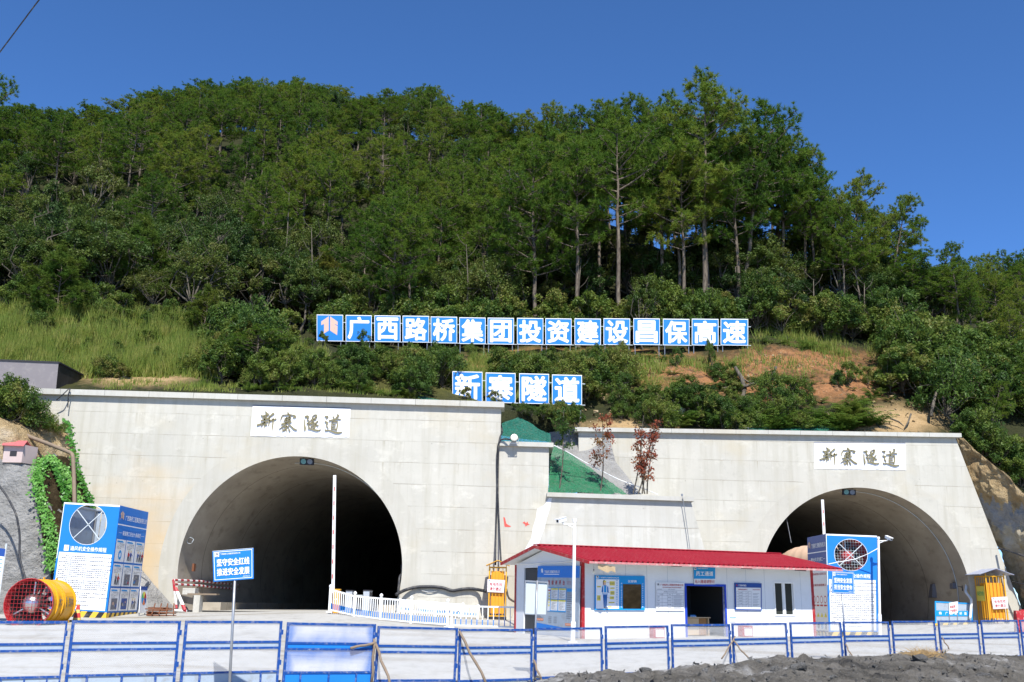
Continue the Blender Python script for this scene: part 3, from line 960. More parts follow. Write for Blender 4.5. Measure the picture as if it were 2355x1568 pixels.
# plaques with brush lettering
STROKES = [
 # xin
 [(290, 168, 10), (318, 200, 30), (335, 228, 40)], [(198, 262, 20), (240, 285, 26), (310, 262, 30), (380, 232, 34)], [(240, 300, 20), (280, 340, 32)], [(335, 262, 26), (292, 335, 20)],
 [(205, 390, 26), (300, 365, 30), (400, 320, 38)], [(122, 500, 34), (200, 470, 30), (372, 400, 26)], [(292, 330, 26), (295, 450, 30), (296, 560, 8)], [(272, 440, 24), (222, 522, 16)], [(300, 455, 18), (345, 492, 34)],
 [(492, 208, 44), (440, 255, 32), (385, 300, 20)], [(398, 296, 22), (402, 400, 30), (386, 512, 8)], [(392, 395, 26), (480, 362, 30), (558, 340, 26)], [(478, 310, 14), (488, 400, 28), (480, 520, 22), (477, 636, 6)],
 # zhai
 [(798, 168, 10), (822, 205, 34), (840, 232, 26)], [(700, 244, 14), (665, 310, 24), (655, 382, 12)], [(690, 246, 12), (790, 240, 20), (870, 232, 18), (990, 258, 22), (985, 292, 34), (930, 298, 10)],
 [(742, 335, 24), (890, 285, 30)], [(724, 385, 24), (885, 340, 28)], [(676, 462, 30), (800, 425, 26), (905, 395, 40)], [(785, 290, 18), (782, 430, 22)], [(852, 250, 22), (850, 410, 20)],
 [(792, 425, 26), (735, 500, 24), (632, 575, 8)], [(815, 420, 18), (900, 500, 26), (970, 565, 34), (1040, 590, 22)], [(795, 478, 14), (802, 560, 26), (800, 648, 10)], [(742, 528, 24), (855, 508, 26)],
 [(722, 568, 30), (718, 632, 12)], [(850, 552, 20), (880, 622, 32)], [(790, 560, 16), (742, 612, 22)],
 # sui
 [(1200, 275, 30), (1270, 252, 34), (1286, 280, 30), (1250, 328, 18), (1322, 378, 22), (1266, 440, 22), (1255, 410, 10)], [(1204, 338, 18), (1206, 450, 22), (1222, 545, 40), (1228, 618, 8)],
 [(1370, 262, 26), (1392, 312, 22)], [(1388, 250, 16), (1425, 222, 18), (1470, 225, 26), (1470, 262, 30), (1425, 305, 18)], [(1334, 354, 26), (1465, 305, 36)], [(1420, 330, 22), (1370, 400, 26), (1295, 460, 14)],
 [(1390, 378, 18), (1455, 440, 24), (1442, 520, 28), (1402, 545, 10)], [(1418, 412, 22), (1340, 450, 22)], [(1436, 452, 22), (1350, 520, 22)], [(1508, 362, 26), (1450, 420, 18)], [(1452, 440, 22), (1520, 480, 34)],
 [(1292, 462, 22), (1322, 528, 18)], [(1288, 548, 20), (1380, 560, 30), (1480, 588, 38), (1545, 585, 26), (1582, 560, 6)],
 # dao
 [(1652, 258, 20), (1700, 252, 26), (1735, 258, 22), (1690, 312, 10)], [(1660, 372, 24), (1730, 398, 34), (1700, 458, 22), (1748, 530, 20)], [(1838, 236, 14), (1868, 292, 26)],
 [(1932, 190, 8), (1972, 222, 34), (1900, 298, 20)], [(1752, 352, 26), (1880, 322, 26), (1960, 305, 18), (2026, 318, 20)], [(1898, 330, 16), (1838, 385, 18)], [(1826, 375, 16), (1816, 470, 18), (1824, 562, 20)],
 [(1826, 382, 12), (1945, 366, 20)], [(1948, 362, 18), (1956, 470, 26), (1936, 585, 22)], [(1836, 442, 18), (1915, 430, 22)], [(1834, 502, 16), (1912, 488, 20)], [(1830, 545, 16), (1930, 550, 24)],
 [(1676, 555, 18), (1690, 585, 26), (1770, 575, 20), (1880, 620, 32), (1970, 638, 40), (2040, 622, 24), (2072, 604, 6)]]
def brush(mb, fr, st, x0, y0, sx, sy, w, d, m):
    p = np.array([(a, b) for a, b, _ in st], float)
    wd_ = np.array([c for *_, c in st], float)
    t = np.linspace(0, len(p) - 1, (len(p) - 1) * 4 + 1)
    i = np.clip(t.astype(int), 0, len(p) - 2)
    f = (t - i)[:, None]
    q = p[i] * (1 - f) + p[i + 1] * f
    ww = (wd_[i] * (1 - f[:, 0]) + wd_[i + 1] * f[:, 0]) / 2 * 1.1
    if len(q) > 6:
        q[1:-1] = (q[:-2] + 2 * q[1:-1] + q[2:]) / 4
    tg = np.gradient(q, axis=0)
    tg /= np.linalg.norm(tg, axis=1)[:, None] + 1e-9
    nn = np.stack([-tg[:, 1], tg[:, 0]], -1)
    a = q + nn * ww[:, None]
    b = q - nn * ww[:, None]
    T = lambda z: [(x0 + x * sx, y0 - y * sy) for x, y in z]
    a, b = T(a), T(b)
    rows = [[fr(x, y, 0.0) for x, y in a], [fr(x, y, w) for x, y in a], [fr(x, y, w) for x, y in b], [fr(x, y, 0.0) for x, y in b]]
    mb.grid(rows, m)
def plaque(corners, Y, parent):
    tl, tr, br, bl = (P(*c, Y) for c in corners)
    fr = quadframe(tl, tr, br, bl)
    mb = MB()
    n = 40
    rng = np.random.RandomState(5)
    low = [(i / n, -0.012 + 0.02 * rng.rand()) for i in range(n + 1)]
    mb.poly(fr, low + [(1, 1), (0, 1)], 0.012, 0.0, 'white_print')
    mb.rect(fr, 0, 1.0, 1, 1.035, 0.014, 'grey_ink')  # grey strip painted for the shadow under the recess edge
    mb.build('plaque', 'white_print', parent)
    mb = MB()
    fr2 = lambda x, y, w=0: fr(x, y, w + 0.013)
    for st in STROKES:
        brush(mb, fr2, st, 0.004 - 40 / 2240.0 * 0, 1.075, 1 / 2240.0, 1 / 690.0, 0.07, 0.05, 'gold')
    mb.build('brush_lettering', 'gold', parent)
plaque([(581, 931.5), (806, 938), (802.5, 1004.5), (576, 1000.5)], YL - 0.01, pl)
plaque([(1871, 1016.5), (2080.7, 1018.5), (2082.6, 1079), (1872, 1075.8)], YR - 0.01, pr)

# signal lamps under the crowns
for (x0, y0, x1, y1, Y, lab) in ((689, 1052, 721, 1066, YL + 0.35, 'two lens traffic signal under the crown of the left tunnel mouth'),
                                 (1937.5, 1123, 1967.5, 1135.5, YR + 0.35, 'two lens traffic signal under the crown of the right tunnel mouth')):
    tl, tr, br, bl = P(x0, y0, Y), P(x1, y0 + 1, Y), P(x1, y1 + 1, Y), P(x0, y1, Y)
    th = thing('traffic_signal', lab, 'traffic signal', tuple((tl + br) / 2))
    fr = quadframe(tl, tr, br, bl)
    mb = MB().poly(fr, [(0, 0), (1, 0), (1, 1), (0, 1)], 0.0, 0.16)
    mb.bar(fr(0.25, 1, -0.08), fr(0.25, 1.9, -0.08), 0.03)
    mb.bar(fr(0.75, 1, -0.08), fr(0.75, 1.9, -0.08), 0.03)
    mb.build('housing', 'dark_gap', th)
    asp = np.linalg.norm(tr - tl) / np.linalg.norm(tl - bl)
    for k, mm in ((0.27, 'lens_green'), (0.73, 'lens_grey')):
        MB().disc(fr, k, 0.5, 0.19, 0.02, n=18, depth=0.02, ry=0.19 * asp).build('lens', mm, th)

# ------------------------------------------------------------------ hillside sign boards
def hill_board(px0, px1, y_tl, y_tr, y_bl, y_br, Y, ch, label, group, posts=2, rail=True, gap=7):
    tl, tr, br, bl = P(px0, y_tl, Y), P(px1, y_tr, Y), P(px1, y_br, Y), P(px0, y_bl, Y)
    base = (bl + br) / 2
    base[2] = min(float(zh(bl[0], Y)), float(zh(br[0], Y)))
    th = thing('sign_board', label, 'sign board', tuple(base), group)
    fr = quadframe(tl, tr, br, bl)
    mb = MB().poly(fr, [(0, 0), (1, 0), (1, 1), (0, 1)], 0.0, 0.03, 'blue_print')
    mb.build('panel', 'blue_print', th)
    mb = MB()
    e = 0.016
    mb.rect(fr, -0.01, 1 - e, 1.01, 1.012, 0.012, 'white_print', 0.02)
    mb.rect(fr, -0.01, 0.0, 0.5 * e, 1 - e, 0.008, 'white_print', 0.02)
    mb.rect(fr, 1 - 0.5 * e, 0.0, 1.01, 1 - e, 0.008, 'white_print', 0.02)
    mb.rect(fr, 0.0, -0.012, 1, 0.008, 0.008, 'white_print', 0.02)
    mb.build('border', 'white_print', th)
    mb = MB()
    if ch == 'emblem':
        emblem(mb, fr, 0.16, 0.22, 0.80, 0.95, 0.006, 'emblem_tan')
        mb.build('emblem', 'emblem_tan', th)
    else:
        dx = {'广': (0.06, 0.08, 0.92, 0.95)}.get(ch, (0.07, 0.06, 0.93, 0.94))
        mb.text(fr, ch, *dx, 0.006, 'white_print', bold=0.034, res=3)
        mb.build('lettering', 'white_print', th)
    for k in (0.04, 0.96):
        p = fr(k, 0.6, -0.07)
        q = np.array([p[0], p[1], float(zh(p[0], p[1])) - 0.3])
        MB().tube([q, fr(k, 1.0, -0.07)], 0.03, 6).build('post', 'grey_metal', th)
    mb = MB()
    for yy in (0.0, 0.72):
        mb.bar(fr(0, yy, -0.06), fr(1.0 + 0.12, yy, -0.06), 0.04)
    mb.build('rail', 'pale_metal', th)
    return th
def zx(z, x0=1200, s=1100 / 2355.0):
    return (x0 + z * s) / 1.74
def zy(z, y0=1150, s=1100 / 2355.0):
    return (y0 + z * s) / 1.74
TOP = [('emblem', 142, 367, 228, 1200, 'blue board with a tan split arrow emblem at the left end of the upper row'),
       ('广', 390, 612, 232, 1200, 'blue board reading 广 in the upper row with a bush over its foot'),
       ('西', 636, 858, 235, 1200, 'blue board reading 西 in the upper row'),
       ('路', 877, 1103, 238, 1200, 'blue board reading 路 in the upper row'),
       ('桥', 1118, 1343, 245, 1200, 'blue board reading 桥 in the upper row'),
       ('集', 1363, 1587, 252, 1200, 'blue board reading 集 in the upper row'),
       ('团', 1606, 1830, 255, 1200, 'blue board reading 团 in the upper row'),
       ('投', 1857, 2081, 257, 1200, 'blue board reading 投 in the upper row'),
       ('资', 2100, 2323, 260, 1200, 'blue board reading 资 in the upper row'),
       ('建', 209, 433, 261, 2200, 'blue board reading 建 in the upper row'),
       ('设', 457, 683, 260, 2200, 'blue board reading 设 in the upper row'),
       ('昌', 713, 938, 260, 2200, 'blue board reading 昌 in the upper row'),
       ('保', 966, 1192, 264, 2200, 'blue board reading 保 in the upper row'),
       ('高', 1213, 1440, 264, 2200, 'blue board reading 高 in the upper row'),
       ('速', 1460, 1694, 264, 2200, 'last of the upper row, blue board reading 速')]
ORDW = ['first', 'second', 'third', 'fourth', 'fifth', 'sixth', 'seventh', 'eighth', 'ninth', 'tenth', 'eleventh', 'twelfth', 'thirteenth', 'fourteenth', 'last']
for k_, (ch, a, b, yt, x0, lab) in enumerate(TOP):
    if k_:
        lab = '%s board of the upper row, blue, reading %s' % (ORDW[k_], ch)
    x_a, x_b = zx(a, x0), zx(b, x0)
    y_t = zy(yt)
    hill_board(x_a + 1, x_b, y_t, y_t + 0.8, y_t + 59.5, y_t + 60.3, 70.0, ch, lab, 'upper row of sign boards on the hillside')
LOW = [('新', 1302, 1560, 714, 1200, 'first board of the lower row, blue, reading 新'),
       ('寨', 1587, 1843, 725, 1200, 'second board of the lower row, blue, reading 寨'),
       ('隧', 1874, 2130, 732, 1200, 'third board of the lower row, blue, reading 隧'),
       ('道', 14, 271, 742, 2200, 'last board of the lower row, blue, reading 道')]
for ch, a, b, yt, x0, lab in LOW:
    x_a, x_b = zx(a, x0), zx(b, x0)
    y_t = zy(yt)
    hill_board(x_a + 1.5, x_b, y_t, y_t + 1.5, y_t + 67.5, y_t + 69.0, 59.6, ch, lab, 'lower row of sign boards above the portals')

# ------------------------------------------------------------------ fan housings
RULES = ['　1.通风机及管道得安装，必须保证在高速运转情况', '下稳固、牢靠，保证安全运行。', '　2.应认真检查主机和管件的连接应符合要求，安全', '防护措施应安全有效。',
         '　3.检查通风机风扇应紧固，并查看应正常及无障碍', '物，确认合格后方能开机。', '　4.启动时应先启动一台风机，先启动低速，待电机', '运转正常后再启动中速，待中速运转正常后再启动高',
         '速；第一台电机运转正常后按启动第一台电机的程序', '启动第二台电机，严禁直接高速启动，以免烧坏电', '机，和因启动电流过大，造成电网电压下降，影响其', '他设备运转。',
         '　5.风管接头要严密，口径不同的风管不能混合连', '接，风管转弯处要作成大圆角，风管出风口距工作面', '不宜太远，以6-10米为宜，风管安设不应妨碍人员行', '走及车辆通行，如架空安装，支点及吊挂必须牢固可',
         '靠，隧道工作面附近的管道应采取防护措施，防止被', '砸破坏。', '　6.运行中先不正常音响以及电弧、冒烟或风扇叶', '片摩擦护罩时，必须立即拉闸检修。', '　7.运行中电动机温升超过铭牌上规定时，必须拉闸',
         '检查。', '　8.有逆止装置的风机必须待风', '机停稳后再启动。', '　9.严禁在风机上或悬挂任何物体。']
def line_text(mb, fr, s, x0, y0, h, w_per, w, m, bold=0.0):
    n = len(s)
    lead = len(s) - len(s.lstrip('　'))
    t = s.strip('　')
    wid = sum(0.55 if ord(c) < 128 else 1.0 for c in t) * w_per
    if t[-1] in '，。；、':
        wid -= 0.6 * w_per
    xs = x0 + 2 * lead * w_per
    mb.text(fr, t, xs, y0 - h, xs + wid, y0, w, m, bold)
def picture(mb, fr, x0, y0, x1, y1, k):
    """small safety pictures, flat prints"""
    rng = np.random.RandomState(k)
    W, Hh = x1 - x0, y1 - y0
    q = lambda a, b: (x0 + a * W, y0 + b * Hh)
    pal = ['dark_print', 'red_ink', 'grey_ink', 'sky_print', 'black_ink', 'skin_ink', 'grey_metal']
    if k in (0,):
        mb.disc(fr, *q(0.5, 0.5), W * 0.24, 0.006, 'sky_print', 16, ry=Hh * 0.4)
        mb.disc(fr, *q(0.5, 0.5), W * 0.10, 0.008, 'white_print', 12, ry=Hh * 0.2)
    elif k in (1, 2, 3, 8):
        for j in range(2 + (k == 2)):
            cx = 0.3 + 0.36 * j
            c = [('grey_ink', 'black_ink'), ('red_ink', 'black_ink'), ('dark_print', 'grey_ink')][(k + j) % 3]
            mb.disc(fr, *q(cx, 0.84), W * 0.075, 0.007, 'skin_ink', 10, ry=Hh * 0.08)
            mb.poly(fr, [q(cx - 0.08, 0.90), q(cx + 0.08, 0.90), q(cx + 0.05, 0.97), q(cx - 0.05, 0.97)], 0.008, 0, 'yellow_ink')
            mb.poly(fr, [q(cx - 0.12, 0.45), q(cx + 0.12, 0.42), q(cx + 0.11, 0.74), q(cx - 0.1, 0.76)], 0.006, 0, c[0])
            mb.poly(fr, [q(cx - 0.16, 0.05), q(cx - 0.06, 0.05), q(cx, 0.44), q(cx - 0.12, 0.46)], 0.006, 0, c[1])
            mb.poly(fr, [q(cx + 0.06, 0.05), q(cx + 0.16, 0.06), q(cx + 0.12, 0.44), q(cx, 0.44)], 0.006, 0, c[1])
            mb.poly(fr, [q(cx + 0.1, 0.62), q(cx + 0.26, 0.50), q(cx + 0.26, 0.58), q(cx + 0.1, 0.72)], 0.007, 0, c[0])
    else:
        mb.rect(fr, *q(0.06, 0.04), *q(0.94, 0.96), 0.005, pal[rng.randint(0, 3)] if k != 5 else 'grey_ink')
        for j in range(5):
            a, b = rng.uniform(0.1, 0.7), rng.uniform(0.08, 0.6)
            mb.poly(fr, [q(a, b), q(a + rng.uniform(.1, .25), b + rng.uniform(-.02, .05)), q(a + rng.uniform(.05, .2), b + rng.uniform(.15, .35)), q(a - 0.02, b + rng.uniform(.1, .3))],
                    0.006 + j * 0.001, 0, pal[rng.randint(0, 7)])

def housing(label, F, Yf, back, side, side_title):
    """F: front corners tl, tr, br, bl (pixels); back: depth; side: which flank is printed"""
    tl, tr, br, bl = (P(*c, Yf) for c in F)
    base = (bl + br) / 2
    th = thing('fan_housing', label, 'fan housing', tuple(base))
    k = np.array([0, back, 0.0])
    fr = quadframe(tl, tr, br, bl)
    W = np.linalg.norm(br - bl)
    Hh = np.linalg.norm(tl - bl)
    # front sheet with the round opening
    cx, cy = (0.478, 0.812) if side > 0 else (0.482, 0.800)
    rx = 0.325
    ry = rx * W / Hh * (1.0 if side < 0 else 1.06)
    n = 48
    an = np.linspace(0, 2 * math.pi, n, endpoint=False)
    circ = [(cx + rx * math.cos(a), cy + ry * math.sin(a)) for a in an]
    def sheet(mb, y0, y1, m, w=0.0):
        # ring of quads from circle to the surrounding rectangle
        def edge(a):
            c, s = math.cos(a), math.sin(a)
            t = min([(1 - cx) / c if c > 1e-6 else 1e9, (0 - cx) / c if c < -1e-6 else 1e9, (y1 - cy) / s if s > 1e-6 else 1e9, (y0 - cy) / s if s < -1e-6 else 1e9])
            return (cx + c * t, cy + s * t)
        angs = sorted(list(an) + [math.atan2(y - cy, x - cx) % (2 * math.pi) for x in (0, 1) for y in (y0, y1)])
        inn = [(cx + rx * math.cos(a), cy + ry * math.sin(a)) for a in angs]
        outl = [edge(a) for a in angs]
        L = len(angs)
        v = [fr(x, y, w) for x, y in inn] + [fr(x, y, w) for x, y in outl]
        mb.add(v, [(i, i + L, (i + 1) % L + L, (i + 1) % L) for i in range(L)], m)
    split = 0.60 if side > 0 else 0.607
    split = 0.585
    foot = 0.055
    mb = MB()
    sheet(mb, split - 0.028, 1.0, 'blue_print')
    mb.rect(fr, 0, foot, 1, split - 0.028, 0.0, 'blue_print')
    mb.rect(fr, 0.035, foot + 0.012, 0.965, split - 0.028, 0.004, 'white_print')
    mb.rect(fr, 0, 0.985, 1.0, 1.0, 0.004, 'white_print')
    mb.rect(fr, 0, 0.5, 0.012, 0.985, 0.004, 'white_print')
    v = [fr(x, y, 0.005) for x, y in circ] + [fr(cx + (x - cx) * 1.02, cy + (y - cy) * 1.02, 0.005) for x, y in circ]
    mb.add(v, [(i, i + n, (i + 1) % n + n, (i + 1) % n) for i in range(n)], 'white_print')
    mb.text(fr, '通风机安全操作规程', 0.22, split - 0.012, 0.86, split + 0.030, 0.006, 'white_print', bold=0.02, res=1)
    mb.rect(fr, 0.11, split - 0.016, 0.195, split + 0.036, 0.004, 'white_print')
    emblem(mb, fr, 0.122, split - 0.006, 0.183, split + 0.033, 0.006, 'emblem_tan')
    mb.build('front_sheet', 'blue_print', th)
    mb = MB()
    y = split - 0.055
    step = (y - 0.09) / len(RULES)
    for i, s in enumerate(RULES):
        line_text(mb, fr, s, 0.055, y - i * step, step * 0.56, 0.0385, 0.008, 'black_ink', 0.014)
    mb.build('rules_lettering', 'grey_ink', th)
    mb = MB()
    mb.rect(fr, 0, -0.03, 1, foot, 0.0, 'hazard')
    mb.build('striped_foot', 'hazard', th)
    # frame tubes and wire cross behind the opening
    mb = MB()
    for a in (1, 3):
        c, s = math.cos(a * math.pi / 4), math.sin(a * math.pi / 4)
        mb.bar(fr(cx - rx * c * 1.05, cy - ry * s * 1.05, -0.03), fr(cx + rx * c * 1.05, cy + ry * s * 1.05, -0.03), 0.034, m='pale_metal')
    mb.build('cross_brace', 'pale_metal', th)
    mb = MB()
    for (x, yy) in ((0.03, 0), (0.97, 0)):
        for kk in (np.zeros(3) + [0, 0.05, 0], k * 0.97):
            mb.bar(fr(x, -0.03) + kk, fr(x, 0.985) + kk, 0.06)
    for yy in (0.3, 0.6, 0.98):
        for x in (0.03, 0.97):
            mb.bar(fr(x, yy) + [0, 0.05, 0], fr(x, yy) + k * 0.97, 0.05)
    for kk in (np.zeros(3) + [0, 0.08, 0], k * 0.97):
        mb.bar(fr(0.03, 0.985) + kk, fr(0.97, 0.985) + kk, 0.05)
        if kk[1] > 1:
            mb.bar(fr(0.03, 0.66) + kk, fr(0.97, 0.66) + kk, 0.05)
            mb.bar(fr(0.5, 0.0) + kk, fr(0.5, 0.985) + kk, 0.05)
    mb.build('frame', 'grey_metal', th)
    # flanks
    for s in (0, 1):
        a, b = (bl, tl) if s == 0 else (br, tr)
        mb = MB()
        printed = (s == 1 and side > 0) or (s == 0 and side < 0)
        if s == 1:
            f2 = quadframe(b, b + k, a + k, a)
        else:
            f2 = quadframe(b + k, b, a, a + k)
        if not printed:
            mb.rect(f2, 0, 0, 1, 1, 0.0, 'fence_band')
        else:
            e = 0.004
            # buckled sheet: the lower half is dished a little
            rows = []
            for yy in np.linspace(0, 1, 15):
                rows.append([f2(x, yy, -0.05 * math.sin(math.pi * x) * (1 if yy < 0.6 else 0.3) * (0.5 + 0.5 * math.sin(9 * yy))) for x in np.linspace(0, 1, 11)])
            mb.grid(rows, 'blue_print' if side > 0 else 'dark_print')
            w = 0.012
            mb.rect(f2, 0, 0.826, 1, 0.836, w, 'white_print')
            mb.text(f2, COMPANY, 0.22, 0.875, 0.97, 0.925, w, 'white_print', 0.015)
            emblem(mb, f2, 0.05, 0.875, 0.17, 0.955, w, 'emblem_tan')
            mb.rect(f2, 0.06, 0.757, 0.17, 0.760, w, 'white_print')
            mb.rect(f2, 0.83, 0.757, 0.94, 0.760, w, 'white_print')
            mb.text(f2, side_title, 0.19, 0.738, 0.81, 0.780, w, 'white_print', 0.015)
            if side > 0:
                for r_ in range(3):
                    for c_ in range(3):
                        x0, y0 = 0.02 + c_ * 0.325, 0.50 - r_ * 0.217
                        x1, y1 = x0 + 0.305, y0 + 0.200
                        mb.rect(f2, x0, y0, x1, y1, w, 'board_white')
                        mb.poly(f2, [(x0 + 0.03, y1 - 0.012), (x0 + 0.03, y1 - 0.026), (x0 + 0.24, y1 - 0.026), (x0 + 0.20, y1 - 0.012)], w + 0.004, 0, 'sky_print')
                        for li in range(4):
                            mb.text(f2, ['一、必须按规定着装', '持证上岗，严禁违章', '指挥，违章作业，违', '反劳动纪律。'][li], x0 + 0.04, y1 - 0.044 - li * 0.013, x0 + (0.27 if li < 3 else 0.17), y1 - 0.036 - li * 0.013, w + 0.005, 'black_ink')
                        f3 = lambda x, y, ww=0.0, f2=f2, w=w: f2(x, y, ww + w)
                        picture(mb, f3, x0 + 0.05, y0 + 0.008, x1 - 0.04, y0 + 0.115, r_ * 3 + c_)
                # curled corner of one print
                mb.poly(f2, [(0.69, 0.435), (0.985, 0.432), (0.97, 0.426), (0.69, 0.425)], 0.06, 0, 'white_print')
            else:
                mb.rect(f2, 0.0, 0.06, 1, 0.70, w, 'board_white')
                mb.text(f2, '为了你和他人的安全', 0.06, 0.60, 0.96, 0.625, w + 0.005, 'red_ink', 0.01)
                mb.text(f2, '按安全规范规程施工', 0.06, 0.49, 0.96, 0.515, w + 0.005, 'red_ink', 0.01)
                for c_ in range(5):
                    mb.disc(f2, 0.12 + c_ * 0.19, 0.36, 0.065, w + 0.004, 'red_ink', 16, ry=0.038)
                    mb.disc(f2, 0.12 + c_ * 0.19, 0.36, 0.05, w + 0.006, 'white_print', 16, ry=0.029)
                    mb.rect(f2, 0.05 + c_ * 0.19, 0.295, 0.19 + c_ * 0.19, 0.31, w + 0.004, 'red_ink')
                    mb.poly(f2, [(0.05 + c_ * 0.19, 0.19), (0.19 + c_ * 0.19, 0.19), (0.12 + c_ * 0.19, 0.235)], w + 0.004, 0, 'yellow_ink')
                    mb.disc(f2, 0.12 + c_ * 0.19, 0.105, 0.06, w + 0.004, 'sky_print' if c_ % 2 else 'grey_ink', 12, ry=0.034)
            mb.rect(f2, 0, -0.03, 1, 0.05, 0.004, 'hazard_side')
        mb.build('side_sheet' if printed else 'plain_sheet', 'blue_print', th)
    # inner corrugated back, open to the fan
    mb = MB()
    nb = 9
    for i in range(nb):
        x0, x1 = i / nb, (i + 1) / nb
        if side > 0 and i >= nb - 2:
            continue
        mb.add([fr(x0 + 0.01, 0) + k * 0.985, fr(x1 - 0.01, 0) + k * 0.985, fr(x1 - 0.01, 1) + k * 0.985, fr(x0 + 0.01, 1) + k * 0.985], [(0, 1, 2, 3)], 'fence_band')
    if side > 0:
        mb.build('back_sheet', 'fence_band', th)
    return th, fr, (cx, cy, rx, ry), W, Hh

h1, frL, _, _, _ = housing('blue fan housing at left, leaning, with an empty round opening and printed flank',
                           [(147.5, 1153), (276, 1160), (243.5, 1421), (111, 1413)], 47.0, 3.8, 1, '隧道施工安全九条规定')
h2, frR, cR2, WR, HR = housing('blue fan housing standing upright before the right tunnel, red fan in its opening',
                               [(1898.5, 1225.4), (2016, 1230), (2018.5, 1464), (1906, 1464)], 50.5, 3.2, -1, '警钟长鸣 安全施工')

def cyl(mb, c, ax, r, h0, h1, n=36, m=None, r1=None, inner=False):
    """open tube wall along ax between h0 and h1"""
    ax = norm(ax)
    x = norm(np.cross(ax, Z3))
    y = np.cross(x, ax)
    an = np.arange(n) * 2 * math.pi / n
    r1 = r if r1 is None else r1
    a = c + ax * h0 + r * (np.cos(an)[:, None] * x + np.sin(an)[:, None] * y)
    b = c + ax * h1 + r1 * (np.cos(an)[:, None] * x + np.sin(an)[:, None] * y)
    f = [(i, (i + 1) % n, (i + 1) % n + n, i + n) for i in range(n)]
    if inner:
        f = [q[::-1] for q in f]
    mb.add(np.concatenate([a, b]), f, m)
def dome(mb, c, ax, r, depth, n=24, k=8, m=None):
    ax = norm(ax)
    x = norm(np.cross(ax, Z3))
    y = np.cross(x, ax)
    an = np.arange(n + 1) * 2 * math.pi / n
    rows = []
    for t in np.linspace(0, math.pi / 2, k):
        rows.append([c + ax * depth * (1 - math.cos(t)) * -1 + ax * 0 + r * math.sin(t) * (math.cos(a) * x + math.sin(a) * y) + ax * depth for a in an])
    mb.grid(rows, m)

